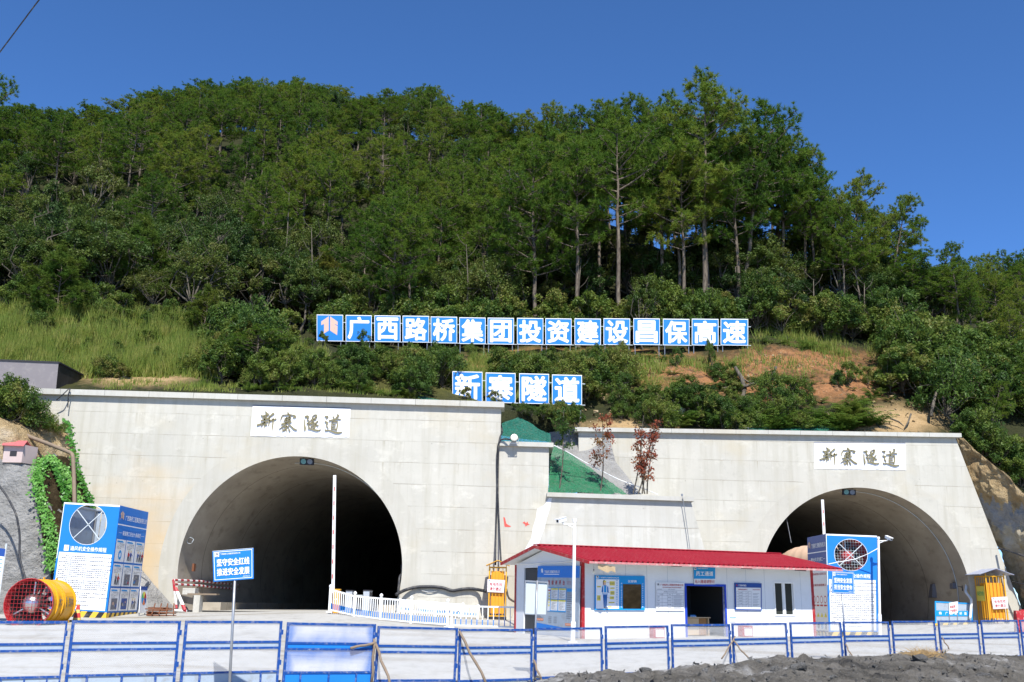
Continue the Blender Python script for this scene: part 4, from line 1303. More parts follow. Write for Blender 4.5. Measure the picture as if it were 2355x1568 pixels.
def axial_fan(label, c, ax, r, L, shell, front, mesh_col, hub_m, legs=True, words=True):
    ax = norm(ax)
    base = np.array([c[0], c[1], float(zg(c[0], c[1]))])
    th = thing('axial_fan', label, 'ventilation fan', tuple(base))
    x = norm(np.cross(ax, Z3))
    y = np.cross(x, ax)
    mb = MB()
    cyl(mb, c, ax, r * 0.97, 0.16, L, m=shell)
    cyl(mb, c, ax, r * 0.93, 0.10, L, m=front if not words else 'dark_gap', inner=True)
    for h, w in ((0.42 * L, 0.05), (0.50 * L, 0.05), (0.93 * L, 0.06), (0.20 * L, 0.05)):
        cyl(mb, c, ax, r * 1.03, h, h + w, m=shell)
        for s in (h, h + w):
            an = np.arange(37) * 2 * math.pi / 36
            mb.grid([[c + ax * s + rr * (math.cos(a) * x + math.sin(a) * y) for a in an] for rr in (r * 0.96, r * 1.03)], shell)
    mb.build('drum', shell, th, smooth=False)
    mb = MB()
    cyl(mb, c, ax, r * 1.06, -0.12, 0.17, m=front, r1=r * 0.98)
    cyl(mb, c, ax, r * 1.03, -0.12, 0.17, m=front, r1=r * 0.92, inner=True)
    an = np.arange(37) * 2 * math.pi / 36
    mb.grid([[c - ax * 0.12 + rr * (math.cos(a) * x + math.sin(a) * y) for a in an] for rr in (r * 1.03, r * 1.06)], front)
    mb.build('bell_mouth', front, th)
    mb = MB()
    g = 0.150 * r / 0.95
    k = int(r / g)
    for i in range(-k, k + 1):
        d = i * g
        h = math.sqrt(max(0, (r * 1.03) ** 2 - d * d))
        if h > 0.05:
            o = c - ax * 0.10
            mb.bar(o + x * d - y * h, o + x * d + y * h, 0.012, up=ax)
            mb.bar(o + y * d - x * h - ax * 0.014, o + y * d + x * h - ax * 0.014, 0.012, up=ax)
    mb.build('guard_mesh', mesh_col, th)
    mb = MB()
    dome(mb, c + ax * 0.22, -ax, r * 0.41, 0.34, m=hub_m)
    cyl(mb, c, ax, r * 0.41, 0.22, 0.9, m=hub_m)
    mb.build('hub', hub_m, th, smooth=True)
    for a in (90, 210, 330):
        d = math.cos(R(a)) * x + math.sin(R(a)) * y
        MB().bar(c + ax * 0.3 + d * r * 0.3, c + ax * 0.3 + d * r * 0.94, 0.05, 0.03, up=ax).build('strut', 'steel', th)
    mb = MB()
    for i in range(10):
        a = i * 2 * math.pi / 10
        d = math.cos(a) * x + math.sin(a) * y
        e = -math.sin(a) * x + math.cos(a) * y
        p0, p1 = c + ax * 0.55 + d * r * 0.34, c + ax * 0.55 + d * r * 0.9
        mb.add([p0 - e * 0.09 - ax * 0.1, p0 + e * 0.09 + ax * 0.1, p1 + e * 0.14 + ax * 0.06, p1 - e * 0.14 - ax * 0.06], [(0, 1, 2, 3)])
    mb.build('blades', 'dark_gap', th)
    if words:
        # black brush marks on the flank
        sidex = x if x[0] > 0 else -x
        mb = MB()
        def fl(u, v, w=0.0):
            # u along the axis, v angle up the flank
            a = v
            n_ = math.cos(a) * sidex + math.sin(a) * Z3
            return c + ax * u + n_ * (r * 0.97 + 0.012 + w)
        v, f = glyphs('木水英', 2)
        lo, hi = v.min(0), v.max(0)
        q = (v - lo) / (hi - lo)
        mb.add([fl(0.60 + 0.75 * a, R(-8) + R(26) * b) for a, b in q], f)
        v, f = glyphs('铁林', 2)
        lo, hi = v.min(0), v.max(0)
        q = (v - lo) / (hi - lo)
        mb.add([fl(1.50 + 0.42 * a, R(-8) + R(26) * b) for a, b in q], f)
        mb.build('brush_marks', 'grey_ink', th)
        for u in (0.45 * L, 0.97 * L):
            MB().bar(c + ax * u + Z3 * r * 1.0, c + ax * u + Z3 * r * 1.12, 0.04, 0.10).build('lifting_lug', shell, th)
    if legs:
        for u in (0.3 * L, 0.85 * L):
            mb = MB()
            p = c + ax * u
            gz_ = float(zg(p[0], p[1]))
            for s in (-0.5, 0.5):
                mb.bar(p + x * s * r * 1.2 - Z3 * r * 0.78, np.array([*(p + x * s * r * 1.5)[:2], gz_ - 0.05]), 0.09)
            mb.bar(p - x * r * 0.9 - Z3 * (p[2] - gz_ - 0.06), p + x * r * 0.9 - Z3 * (p[2] - gz_ - 0.06), 0.09)
            mb.build('foot', shell, th)
    return th
cf = P(68, 1386, 42.0)
axial_fan('big yellow axial fan with red mouth and silver hub on the yard at left', cf, (0.02, 1, 0), 0.955, 2.2, 'yellow_paint', 'red_paint', 'red_paint', 'steel')
cx, cy, rx, ry = cR2
cf2 = frR(cx + 0.0, cy - 0.01, -0.45)
axial_fan('red axial fan inside the opening of the right fan housing', cf2, (-0.02, 1, 0.0), 0.86, 2.2, 'red_paint', 'red_paint', 'pale_metal', 'red_paint', legs=False, words=False)

# air duct leading from the right fan into the tunnel
path = [cf2 + [0, 2.6, 0], P(1915, 1287, 54.2), P(1893, 1286, 55.0), P(1866, 1287, 55.6), P(1840, 1292, 56.4), P(1822, 1300, 57.8), P(1812, 1306, 62), P(1812, 1312, 80)]
path = [np.asarray(p) for p in path]
dense, rad = [], []
for a, b in zip(path[:-1], path[1:]):
    for t in np.linspace(0, 1, 7)[:-1]:
        dense.append(a * (1 - t) + b * t)
dense = np.array(dense)
for _ in range(4):
    dense[1:-1] = (dense[:-2] + 2 * dense[1:-1] + dense[2:]) / 4
rad = [0.84 + 0.035 * math.sin(i * 1.9) for i in range(len(dense))]
dt = MB().tube(dense, rad, 24).build('air_duct', 'duct', smooth=True, loc=tuple(dense[0]))
tag(dt, 'beige cloth air duct bulging behind the right fan housing into the tunnel', 'air duct')
MB().tube([P(1806, 1181, YR + 0.6), P(1812, 1210, YR), P(1819, 1246, YR - 0.6)], 0.012, 5).build('hanger_wire', 'grey_metal', dt)

# ------------------------------------------------------------------ cabin
A0, B0 = P(1338, 1466, 37.0), P(1873, 1460, 42.1)
e1 = B0 - A0
e1[2] = 0
LB = np.linalg.norm(e1)
e1 = e1 / LB
e2 = np.array([-e1[1], e1[0], 0])              # towards the back
WB = 5.1
zb0 = A0[2]
zt0 = P(1344, 1290, 37.0)[2]
HB = zt0 - zb0
ORI = np.array([A0[0], A0[1], 0.0])
cabin = thing('site_cabin', 'long white site cabin with a red corrugated roof and a blue framed doorway', 'cabin', (A0[0], A0[1], zb0))
def W_(s, t, z):
    """cabin coordinates: along the front, towards the back, height"""
    return ORI + e1 * s + e2 * t + Z3 * z
def onfront(px, py, off=0.0):
    q = onplane(px, py, W_(0, -off, 0), -e2)
    d = q - ORI
    return np.dot(d, e1), q[2]
def ongable(px, py, off=0.0):
    q = onplane(px, py, W_(-off, 0, 0), -e1)
    return np.dot(q - ORI, e2), q[2]
ffr = lambda x, z, w=0.0: W_(x, -w, z)                 # frame of the front wall, metres
gfr = lambda x, z, w=0.0: W_(-w, WB - x, z)            # frame of the gable wall; x runs from the back corner to the front corner
_fa = P(1346, 1289, 36.05)
_ov = -np.dot(_fa - ORI, e2)
_rz = P(1230, 1253, 39.0)[2]
ztF = _fa[2] + (_rz - _fa[2]) * _ov / (_ov + WB / 2) - 0.14       # front wall runs up to the soffit
d0, dz = onfront(1577, 1345)
d1, _ = onfront(1664, 1345)
w0, wz1 = onfront(1780, 1339)
w1, wz0 = onfront(1826, 1411)
zlow = float(min(zg(*(W_(0, 0, 0)[:2])), zg(*(W_(LB, 0, 0)[:2])))) - 0.25
zlow = min(zlow, zb0 - 0.15)
T = 0.09
mb = MB()
def wallbox(s0, s1, z0, z1):
    mb.hexa([W_(s0, 0, z0), W_(s1, 0, z0), W_(s1, T, z0), W_(s0, T, z0), W_(s0, 0, z1), W_(s1, 0, z1), W_(s1, T, z1), W_(s0, T, z1)])
wallbox(0, d0, zlow, ztF)
wallbox(d1, w0, zlow, ztF)
wallbox(w1, LB, zlow, ztF)
wallbox(d0, d1, dz, ztF)
wallbox(w0, w1, zlow, wz0)
wallbox(w0, w1, wz1, ztF)
mb.build('front_wall', 'wall_panel', cabin)
# gable walls rising to the ridge, back wall
RZ = P(1230, 1254, 39.0)[2] - 0.06
gd0, gdz = ongable(1236, 1303)
gd1, _ = ongable(1205, 1303)
mb = MB()
def gbox(t0, t1, z0, z1, s=0.0):
    mb.hexa([W_(s, t0, z0), W_(s, t1, z0), W_(s + T, t1, z0), W_(s + T, t0, z0), W_(s, t0, z1), W_(s, t1, z1), W_(s + T, t1, z1), W_(s + T, t0, z1)][::1])
gbox(T + 0.003, gd0, zlow, zt0)
gbox(gd1, WB, zlow, zt0)
gbox(gd0, gd1, gdz, zt0)
for s in (0, LB - T):
    tri = [W_(s, 0, zt0), W_(s, WB, zt0), W_(s, WB / 2, RZ)]
    tri2 = [p + e1 * T for p in tri]
    mb.add(tri + tri2, [(0, 1, 2), (5, 4, 3), (0, 3, 4, 1), (1, 4, 5, 2), (2, 5, 3, 0)])
gbox(T + 0.003, WB, zlow, zt0, LB - T)
mb.build('gable_wall', 'wall_panel', cabin)
MB().hexa([W_(T, WB - T, zlow), W_(LB - T, WB - T, zlow), W_(LB - T, WB, zlow), W_(T, WB, zlow), W_(T, WB - T, zt0), W_(LB - T, WB - T, zt0), W_(LB - T, WB, zt0), W_(T, WB, zt0)]).build('back_wall', 'wall_panel', cabin)
# inside: ceiling, floor, partitions round the office
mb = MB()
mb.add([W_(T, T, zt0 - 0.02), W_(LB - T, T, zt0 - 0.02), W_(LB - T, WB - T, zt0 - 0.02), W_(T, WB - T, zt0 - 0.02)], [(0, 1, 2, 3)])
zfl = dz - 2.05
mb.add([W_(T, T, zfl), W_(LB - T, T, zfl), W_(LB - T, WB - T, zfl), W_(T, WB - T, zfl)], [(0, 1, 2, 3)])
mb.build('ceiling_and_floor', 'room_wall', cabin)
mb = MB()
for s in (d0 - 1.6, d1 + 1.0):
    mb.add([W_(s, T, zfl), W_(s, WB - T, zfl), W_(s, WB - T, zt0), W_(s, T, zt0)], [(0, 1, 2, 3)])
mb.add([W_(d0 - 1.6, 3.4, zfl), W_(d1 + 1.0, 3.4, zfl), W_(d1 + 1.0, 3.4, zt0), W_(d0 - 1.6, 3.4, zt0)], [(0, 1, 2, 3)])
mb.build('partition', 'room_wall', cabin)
# panel joints of the sandwich walls
mb = MB()
for s in np.arange(0.95, LB, 0.95):
    if not (d0 - 0.05 < s < d1 + 0.05) and not (w0 - 0.1 < s < w1 + 0.1):
        mb.rect(ffr, s - 0.006, zlow, s + 0.006, ztF, 0.002)
mb.build('wall_joint', 'fence_band', cabin)
# corner posts
for (s, t, nm) in ((-0.02, -0.02, 0), (LB - 0.05, -0.02, 0), (-0.02, WB - 0.05, 0)):
    MB().hexa([W_(s, t, zlow), W_(s + 0.13, t, zlow), W_(s + 0.13, t + 0.13, zlow), W_(s, t + 0.13, zlow),
               W_(s, t, zt0), W_(s + 0.13, t, zt0), W_(s + 0.13, t + 0.13, zt0), W_(s, t + 0.13, zt0)]).build('corner_post', 'red_paint', cabin)
# doorway frame
mb = MB()
f = 0.085
mb.rect(ffr, d0 - f, zlow + 0.1, d0, dz + f, 0.03, depth=0.14)
mb.rect(ffr, d1, zlow + 0.1, d1 + f, dz + f, 0.03, depth=0.14)
mb.rect(ffr, d0 + 0.001, dz, d1 - 0.001, dz + f, 0.028, depth=0.14)
df = mb.build('door_frame', simple('door_frame_blue', (0.02, 0.06, 0.42), 0.4), cabin)
# gable door leaf, dark, standing half open
mb = MB()
mb.rect(gfr, WB - gd1 + 0.03, zlow + 0.12, WB - gd0 - 0.03, gdz - 0.03, -0.05, depth=0.03)
mb.build('side_door', simple('door_leaf_dark', (0.045, 0.05, 0.055), 0.5), cabin)
# window: frame, two sashes, glass
mb = MB()
f = 0.06
mb.rect(ffr, w0 - f, wz0 - f, w0, wz1 + f, 0.025, depth=0.10)
mb.rect(ffr, w1, wz0 - f, w1 + f, wz1 + f, 0.025, depth=0.10)
mb.rect(ffr, w0, wz1, w1, wz1 + f, 0.024, depth=0.10)
mb.rect(ffr, w0, wz0 - f, w1, wz0, 0.024, depth=0.10)
wm = (w0 + w1) / 2
mb.rect(ffr, wm - 0.04, wz0, wm + 0.04, wz1, 0.0, depth=0.05)
for a, b in ((w0, wm - 0.04), (wm + 0.04, w1)):
    mb.rect(ffr, a, wz0, a + 0.04, wz1, -0.02, depth=0.03)
    mb.rect(ffr, b - 0.04, wz0, b, wz1, -0.02, depth=0.03)
win = mb.build('window', 'white_paint', cabin)
mb = MB().rect(ffr, w0, wz0, w1, wz1, -0.045, depth=0.008)
mb.build('pane', 'glass_dark', win)
mb = MB().rect(ffr, wm + 0.06, wz0 + 0.02, w1 - 0.05, wz0 + 0.55, -0.07, depth=0.01)
mb.build('blind', 'room_wall', win)

# roof of ribbed red sheets
RA, RB = P(1230, 1253, 39.0), P(1793, 1273, 44.4)
FA_, FB_ = P(1346, 1289, 36.05), P(1947, 1307.5, 41.2)
BA, BB = P(1152.5, 1293, 41.8), None
# bring the corners into one true gable: same eave and ridge heights end to end
def cab(p):
    d = p - ORI
    return np.dot(d, e1), np.dot(d, e2), p[2]
s0, s1 = -0.5, cab(FB_)[0]
sL = cab(FA_)[0]
tF = (cab(FA_)[1] + cab(FB_)[1]) / 2
zE = lambda s: np.interp(s, [cab(FA_)[0], cab(FB_)[0]], [FA_[2], FB_[2]])
zR = lambda s: np.interp(s, [cab(RA)[0], cab(RB)[0]], [RA[2], RB[2]])
sRa, sRb = cab(RA)[0], cab(FB_)[0]
sFa = cab(FA_)[0]
sBa = cab(BA)[0]
tB = cab(BA)[1]
def roof_sheet(mb, sa0, sa1, sb, tlow, zlow_f, up):
    n = int((sb - min(sa0, sa1)) / 0.235)
    rows = [[], []]
    for i in range(4 * n + 1):
        u = (i // 4 + (0.0, 0.60, 0.66, 0.94)[i % 4]) / n
        sl = sa0 + (sb - sa0) * u          # at the eave
        sh = sa1 + (sb - sa1) * u          # at the ridge
        h = 0.055 if (i % 4) in (2, 3) else 0.0
        rows[0].append(W_(sl, tlow, zlow_f(sl) + h))
        rows[1].append(W_(sh, WB / 2, zR(sh) + h))
    if not up:
        rows = rows[::-1]
    mb.grid(rows)
mb = MB()
roof_sheet(mb, sFa, sRa, sRb, tF, zE, True)
zBk = lambda s: BA[2] + (s - sBa) * (FB_[2] - FA_[2]) / (sRb - sFa)
roof_sheet(mb, sBa, sRa, sRb, tB, zBk, False)
roof = mb.build('roof', 'roof_red', cabin)
# ridge flashing, edge trims, eave fascia, soffit
mb = MB()
mb.bar(W_(sRa, WB / 2, zR(sRa) + 0.06), W_(sRb, WB / 2, zR(sRb) + 0.06), 0.30, 0.03)
mb.build('ridge_cap', 'roof_red', roof)
mb = MB()
mb.bar(W_(sFa - 0.02, tF, zE(sFa) - 0.03), W_(sRa - 0.02, WB / 2, zR(sRa) - 0.03), 0.05, 0.12)
mb.bar(W_(sBa - 0.02, tB, BA[2] - 0.03), W_(sRa - 0.02, WB / 2, zR(sRa) - 0.03), 0.05, 0.12)
mb.build('verge_trim', 'red_paint', roof)
mb = MB()
mb.bar(W_(sFa, tF - 0.012, zE(sFa) - 0.035), W_(sRb, tF - 0.012, zE(sRb) - 0.035), 0.02, 0.07)
mb.build('eave_trim', simple('eave_edge', (0.50, 0.20, 0.19), 0.5, 0.3, 8, dirt=((0.62, 0.55, 0.48), 0.8, 7)), roof)
mb = MB()
mb.add([W_(sFa, tF, zE(sFa) - 0.06), W_(sRb, tF, zE(sRb) - 0.06), W_(sRb, WB / 2, zR(sRb) - 0.05), W_(sRa, WB / 2, zR(sRa) - 0.05)], [(3, 2, 1, 0)])
mb.add([W_(sBa, tB, BA[2] - 0.06), W_(sRb, tB, zBk(sRb) - 0.06), W_(sRb, WB / 2, zR(sRb) - 0.05), W_(sRa, WB / 2, zR(sRa) - 0.05)], [(0, 1, 2, 3)])
mb.build('soffit', 'wall_panel', roof)
# torn foam lining under the eave
rng = np.random.RandomState(8)
sx, zx_ = onfront(1400, 1296, 0.5)
pts = [W_(sx - 0.9 + 0.2 * i + rng.uniform(-.05, .05), tF + 0.02 + 0.03 * (i % 2), zE(sx) - 0.08 - 0.02 * i) for i in range(5)]
MB().add(pts + [p + np.array([0.02, 0.05, -0.16 - 0.05 * (i % 3)]) for i, p in enumerate(pts)], [(i, i + 1, i + 6, i + 5) for i in range(4)]).build('torn_lining', 'wood_pale', roof)
# eave brackets
for s in (0.7, 4.0, 7.4, 10.2):
    MB().bar(W_(s, -0.01, zt0 - 0.02), W_(s, -0.62, zt0 - 0.05), 0.05, 0.07).build('bracket', 'dark_gap', cabin)
# electric conduit on the gable
MB().tube([W_(-0.03, t, zt0 + 0.02 + 0.01 * math.sin(3 * t)) for t in np.linspace(0.1, WB - 0.1, 14)], 0.022, 6).build('conduit', 'white_paint', cabin)

# ------------------------------------------------------------------ boards hung on the cabin
def wall_quad(corners, on, fr, off):
    q = [fr(*on(*c, off), off) if on is onfront else W_(-off, on(*c, off)[0], on(*c, off)[1]) for c in corners]
    return quadframe(*q), q
def zc(x, y):
    return (1350.6 + x * 0.14643, (2240 + y * 0.2548) / 1.74)
f1, q1 = wall_quad([zc(117, 227), zc(900, 240), zc(900, 779), zc(115, 774)], onfront, ffr, 0.05)
th = thing('mirror_board', 'sky blue board with a worker drawing and a dressing mirror, left of the doorway', 'notice board', tuple(q1[3]))
MB().poly(f1, [(0, 0), (1, 0), (1, 1), (0, 1)], 0, 0.03).build('panel', 'sky_print', th)
mb = MB()
mb.rect(f1, 0.02, 0.04, 0.475, 0.885, 0.005, 'white_print')
mb.rect(f1, 0.02, 0.905, 0.07, 0.985, 0.005, 'white_print')
emblem(mb, f1, 0.03, 0.925, 0.062, 0.978, 0.008, 'black_ink')
mb.text(f1, COMPANY, 0.08, 0.912, 0.47, 0.955, 0.006, 'white_print', 0.015)
mb.text(f1, '仪容镜', 0.65, 0.80, 0.83, 0.875, 0.006, 'white_print', 0.02)
for k, c in enumerate('进入施工现场请穿戴好劳动用品'):
    mb.text(f1, c, 0.512, 0.755 - 0.052 * k, 0.536, 0.793 - 0.052 * k, 0.006, 'white_print', 0.02)
for k, c in enumerate('并请看着您的着装和仪容'):
    mb.text(f1, c, 0.942, 0.745 - 0.066 * k, 0.966, 0.785 - 0.066 * k, 0.006, 'white_print', 0.02)
for k, c in enumerate('劳动保护用品您配齐了吗？'):
    mb.text(f1, c, 0.415, 0.83 - 0.068 * k, 0.45, 0.873 - 0.068 * k, 0.008, 'sky_print', 0.01)
# the drawn worker
B = lambda pts, m, w=0.008: mb.poly(f1, pts, w, 0, m)
B([(0.165, 0.745), (0.185, 0.70), (0.20, 0.70), (0.215, 0.745), (0.215, 0.80), (0.165, 0.80)], 'skin_ink')
B([(0.155, 0.72), (0.168, 0.73), (0.168, 0.80), (0.175, 0.84), (0.205, 0.845), (0.170, 0.868), (0.155, 0.83)], 'black_ink', 0.009)
B([(0.165, 0.80), (0.220, 0.80), (0.215, 0.835), (0.195, 0.852), (0.175, 0.84)], 'yellow_ink', 0.010)
B([(0.145, 0.45), (0.250, 0.45), (0.248, 0.68), (0.215, 0.715), (0.165, 0.715), (0.145, 0.68)], 'sky_print')
B([(0.128, 0.52), (0.147, 0.50), (0.148, 0.66), (0.140, 0.68)], 'dark_print', 0.009)
B([(0.248, 0.50), (0.268, 0.50), (0.258, 0.68), (0.248, 0.66)], 'dark_print', 0.009)
for a in (0.163, 0.222):
    B([(a, 0.47), (a + 0.012, 0.47), (a + 0.012, 0.70), (a, 0.70)], 'white_print', 0.010)
B([(0.150, 0.47), (0.245, 0.47), (0.245, 0.505), (0.150, 0.505)], 'white_print', 0.010)
B([(0.155, 0.44), (0.24, 0.44), (0.228, 0.09), (0.205, 0.09), (0.198, 0.36), (0.192, 0.09), (0.172, 0.09)], 'dark_print')
for a in (0.178, 0.200, 0.217):
    B([(a, 0.10), (a + 0.006, 0.10), (a + 0.006, 0.43), (a, 0.43)], 'sky_print', 0.010)
B([(0.172, 0.055), (0.192, 0.055), (0.192, 0.09), (0.176, 0.09)], 'black_ink')
B([(0.205, 0.055), (0.222, 0.055), (0.226, 0.09), (0.207, 0.09)], 'black_ink')
for (x0, y0, x1, y1, tx) in ((0.285, 0.71, 0.39, 0.83, '安全帽'), (0.04, 0.65, 0.115, 0.69, '系好帽带'), (0.30, 0.61, 0.385, 0.65, '反光背心'), (0.30, 0.44, 0.385, 0.55, '劳保手套'), (0.29, 0.31, 0.375, 0.395, '工作服'),
                             (0.04, 0.27, 0.11, 0.42, '口罩'), (0.27, 0.20, 0.385, 0.235, '绝缘工具'), (0.255, 0.075, 0.33, 0.11, '防滑鞋')):
    mb.rect(f1, x0, y0, x1, y1, 0.007, 'yellow_ink')
    mb.text(f1, tx, x0 + 0.008, y0 + 0.25 * (y1 - y0), x1 - 0.008, y1 - 0.25 * (y1 - y0), 0.010, 'grey_ink')
for a, b in (((0.215, 0.80), (0.285, 0.78)), ((0.115, 0.67), (0.16, 0.72)), ((0.25, 0.62), (0.30, 0.63)), ((0.25, 0.5), (0.30, 0.5)), ((0.11, 0.38), (0.145, 0.47)), ((0.24, 0.36), (0.29, 0.34))):
    d = np.array([a[1] - b[1], b[0] - a[0]]) * 0.03
    B([a, b, (b[0] + 0.003, b[1] + 0.006), (a[0] + 0.003, a[1] + 0.006)], 'grey_ink', 0.006)
mb.build('print', 'white_print', th)
mir = NT('mirror_glass')
mir.color((0.55, 0.55, 0.53))
mirm = mir.set(0.02, 1.0)
MB().rect(f1, 0.553, 0.045, 0.925, 0.755, 0.007).build('mirror', mirm, th)

f2_, q2 = wall_quad([zc(1075, 337), zc(1521, 345), zc(1519, 786), zc(1078, 784)], onfront, ffr, 0.045)
th = thing('register_board', 'white wall chart with a red heading and a ruled table, beside the doorway', 'notice board', tuple(q2[3]))
MB().poly(f2_, [(0, 0), (1, 0), (1, 1), (0, 1)], 0, 0.02).build('panel', 'board_white', th)
mb = MB()
emblem(mb, f2_, 0.035, 0.875, 0.11, 0.965, 0.005, 'grey_ink')
mb.text(f2_, COMPANY, 0.145, 0.875, 0.955, 0.945, 0.005, 'red_ink', 0.015)
mb.text(f2_, '昌宁至保山高速公路1标项目经理部', 0.23, 0.80, 0.89, 0.84, 0.005, 'red_ink', 0.01)
mb.text(f2_, '分公司项目部', 0.03, 0.74, 0.20, 0.77, 0.005, 'grey_ink')
mb.text(f2_, '年月日', 0.42, 0.735, 0.66, 0.77, 0.005, 'grey_ink')
mb.text(f2_, '领导带班子成员带班公示牌', 0.26, 0.645, 0.74, 0.68, 0.005, 'grey_ink', 0.01)
for t, a, b in (('带班领导', 0.12, 0.26), ('职务', 0.44, 0.52), ('带班任务', 0.70, 0.83)):
    mb.text(f2_, t, a, 0.56, b, 0.59, 0.005, 'grey_ink')
for y in (0.72, 0.61, 0.535, 0.41, 0.285, 0.16, 0.04):
    mb.rect(f2_, 0.02, y, 0.975, y + 0.006, 0.004, 'grey_ink')
for x, y0 in ((0.02, 0.04), (0.39, 0.04), (0.57, 0.04), (0.97, 0.04), (0.205, 0.04)):
    mb.rect(f2_, x, y0, x + 0.005, 0.61 if x not in (0.02, 0.97) else 0.72, 0.0045, 'grey_ink')
rng = np.random.RandomState(4)
for k, y in enumerate((0.455, 0.33, 0.205, 0.085)):
    mb.text(f2_, '张平', 0.05, y, 0.12, y + 0.05, 0.005, 'black_ink')
    mb.text(f2_, '副经理', 0.41, y, 0.53, y + 0.04, 0.005, 'grey_ink')
    for j in range(4):
        mb.rect(f2_, 0.61, y + 0.062 - j * 0.024, 0.61 + rng.uniform(0.25, 0.35), y + 0.068 - j * 0.024, 0.005, 'grey_ink')
mb.build('print', 'grey_ink', th)

f3, q3 = wall_quad([zc(1672, 103), zc(2006, 105), zc(2004, 284), zc(1674, 282)], onfront, ffr, 0.06)
th = thing('passage_sign', 'blue sign reading 员工通道 over the doorway', 'sign', tuple(q3[3]))
MB().poly(f3, [(0, 0), (1, 0), (1, 1), (0, 1)], 0, 0.02).build('panel', 'sky_print', th)
mb = MB()
mb.text(f3, '员工通道', 0.08, 0.24, 0.90, 0.66, 0.005, 'white_print', 0.02, 1)
mb.rect(f3, 0.01, 0.78, 0.10, 0.99, 0.004, 'white_print')
emblem(mb, f3, 0.025, 0.81, 0.085, 0.97, 0.006, 'black_ink')
mb.text(f3, COMPANY, 0.15, 0.84, 0.64, 0.95, 0.005, 'white_print', 0.01)
mb.build('lettering', 'white_print', th)
f4, q4 = wall_quad([zc(1675, 284), zc(2004, 286), zc(2004, 371), zc(1676, 370)], onfront, ffr, 0.055)
th = thing('register_sign', 'white sign with red characters 出入隧道请登记 just above the door frame', 'sign', tuple(q4[3]))
MB().poly(f4, [(0, 0), (1, 0), (1, 0.99), (0, 0.99)], 0, 0.015).build('panel', 'board_white', th)
MB().text(f4, '出入隧道请登记', 0.03, 0.17, 0.97, 0.82, 0.005, 'red_ink', 0.015).build('lettering', 'red_ink', th)

f5, q5 = wall_quad([(1689, 1338), (1751, 1339.2), (1751.2, 1402), (1690, 1401)], onfront, ffr, 0.05)
th = thing('progress_board', 'dark blue framed notice board with a white table, between doorway and window', 'notice board', tuple(q5[3]))
MB().poly(f5, [(0, 0), (1, 0), (1, 1), (0, 1)], 0, 0.03).build('panel', 'dark_print', th)
mb = MB()
mb.rect(f5, 0.04, 0.045, 0.96, 0.83, 0.005, 'board_white')
mb.text(f5, '广西路桥集团', 0.12, 0.87, 0.42, 0.94, 0.006, 'white_print', 0.015)
emblem(mb, f5, 0.05, 0.86, 0.09, 0.95, 0.006, 'red_ink')
mb.text(f5, '新寨隧道进度情况', 0.12, 0.735, 0.46, 0.785, 0.008, 'red_ink', 0.01)
mb.text(f5, '安全步距参数', 0.66, 0.735, 0.93, 0.785, 0.008, 'red_ink', 0.01)
for y in (0.69, 0.60, 0.50, 0.40, 0.30, 0.20):
    mb.rect(f5, 0.06, y, 0.60, y + 0.006, 0.007, 'grey_ink')
for x in (0.06, 0.13, 0.28, 0.40, 0.50, 0.60):
    mb.rect(f5, x, 0.11, x + 0.005, 0.69, 0.0075, 'grey_ink')
for k in range(5):
    mb.text(f5, ['左洞', '右洞', '掌子面', '仰拱', '二衬'][k], 0.15, 0.62 - 0.10 * k, 0.26, 0.66 - 0.10 * k, 0.008, 'black_ink')
    mb.rect(f5, 0.66, 0.61 - 0.10 * k, 0.90 - 0.03 * (k % 2), 0.62 - 0.10 * k, 0.008, 'grey_ink')
    mb.rect(f5, 0.66, 0.57 - 0.10 * k, 0.84, 0.58 - 0.10 * k, 0.008, 'grey_ink')
    mb.poly(f5, [(0.42, 0.61 - 0.1 * k), (0.49, 0.66 - 0.1 * k), (0.49, 0.67 - 0.1 * k), (0.42, 0.62 - 0.1 * k)], 0.008, 0, 'grey_ink')
mb.build('print', 'board_white', th)
f6, q6 = wall_quad([zc(2230, 889), zc(2330, 889), zc(2330, 966), zc(2230, 966)], onfront, ffr, 0.015)
th = thing('notice_sheet', 'small white notice with a blue top edge, low on the wall beside the doorway', 'notice', tuple(q6[3]))
MB().poly(f6, [(0, 0), (1, 0), (1, 1), (0, 1)], 0, 0.006).build('sheet', 'board_white', th)
mb = MB().rect(f6, 0, 0.86, 1, 1, 0.004, 'sky_print')
for k in range(3):
    mb.rect(f6, 0.1, 0.66 - 0.24 * k, 0.9 - 0.2 * (k % 2), 0.70 - 0.24 * k, 0.004, 'grey_ink')
mb.build('print', 'sky_print', th)
# big poster leaning before the gable wall
def zg2(x, y):
    return ((2050 + x * 0.2423) / 1.74, (2200 + y * 0.2423) / 1.74)
f7, q7 = wall_quad([zg2(421, 252), zg2(1112, 250), zg2(1090, 1340), zg2(372, 1285)], ongable, gfr, 0.10)
th = thing('briefing_poster', 'tall grey poster with a blue head and red title 班前讲评台 on the cabin end wall', 'poster', tuple(q7[3]))
MB().poly(f7, [(0, 0), (1, 0), (1, 1), (0, 1)], 0, 0.04).build('panel', 'fence_band', th)
mb = MB()
hY = lambda y: 1 - (y - 252) / (1310 - 252.0)
hX = lambda x: (x - 421) / 691.0
mb.rect(f7, 0, hY(445), 1, 1, 0.004, 'blue_print')
mb.poly(f7, [(0, 0), (1, 0), (1, 0.02), (0, 0.10)], 0.004, 0, 'blue_print')
emblem(mb, f7, hX(480), hY(375), hX(515), hY(290), 0.008, 'white_print')
mb.text(f7, COMPANY, hX(533), hY(375), hX(795), hY(325), 0.008, 'white_print', 0.015)
mb.rect(f7, hX(533), hY(398), hX(790), hY(387), 0.008, 'white_print')
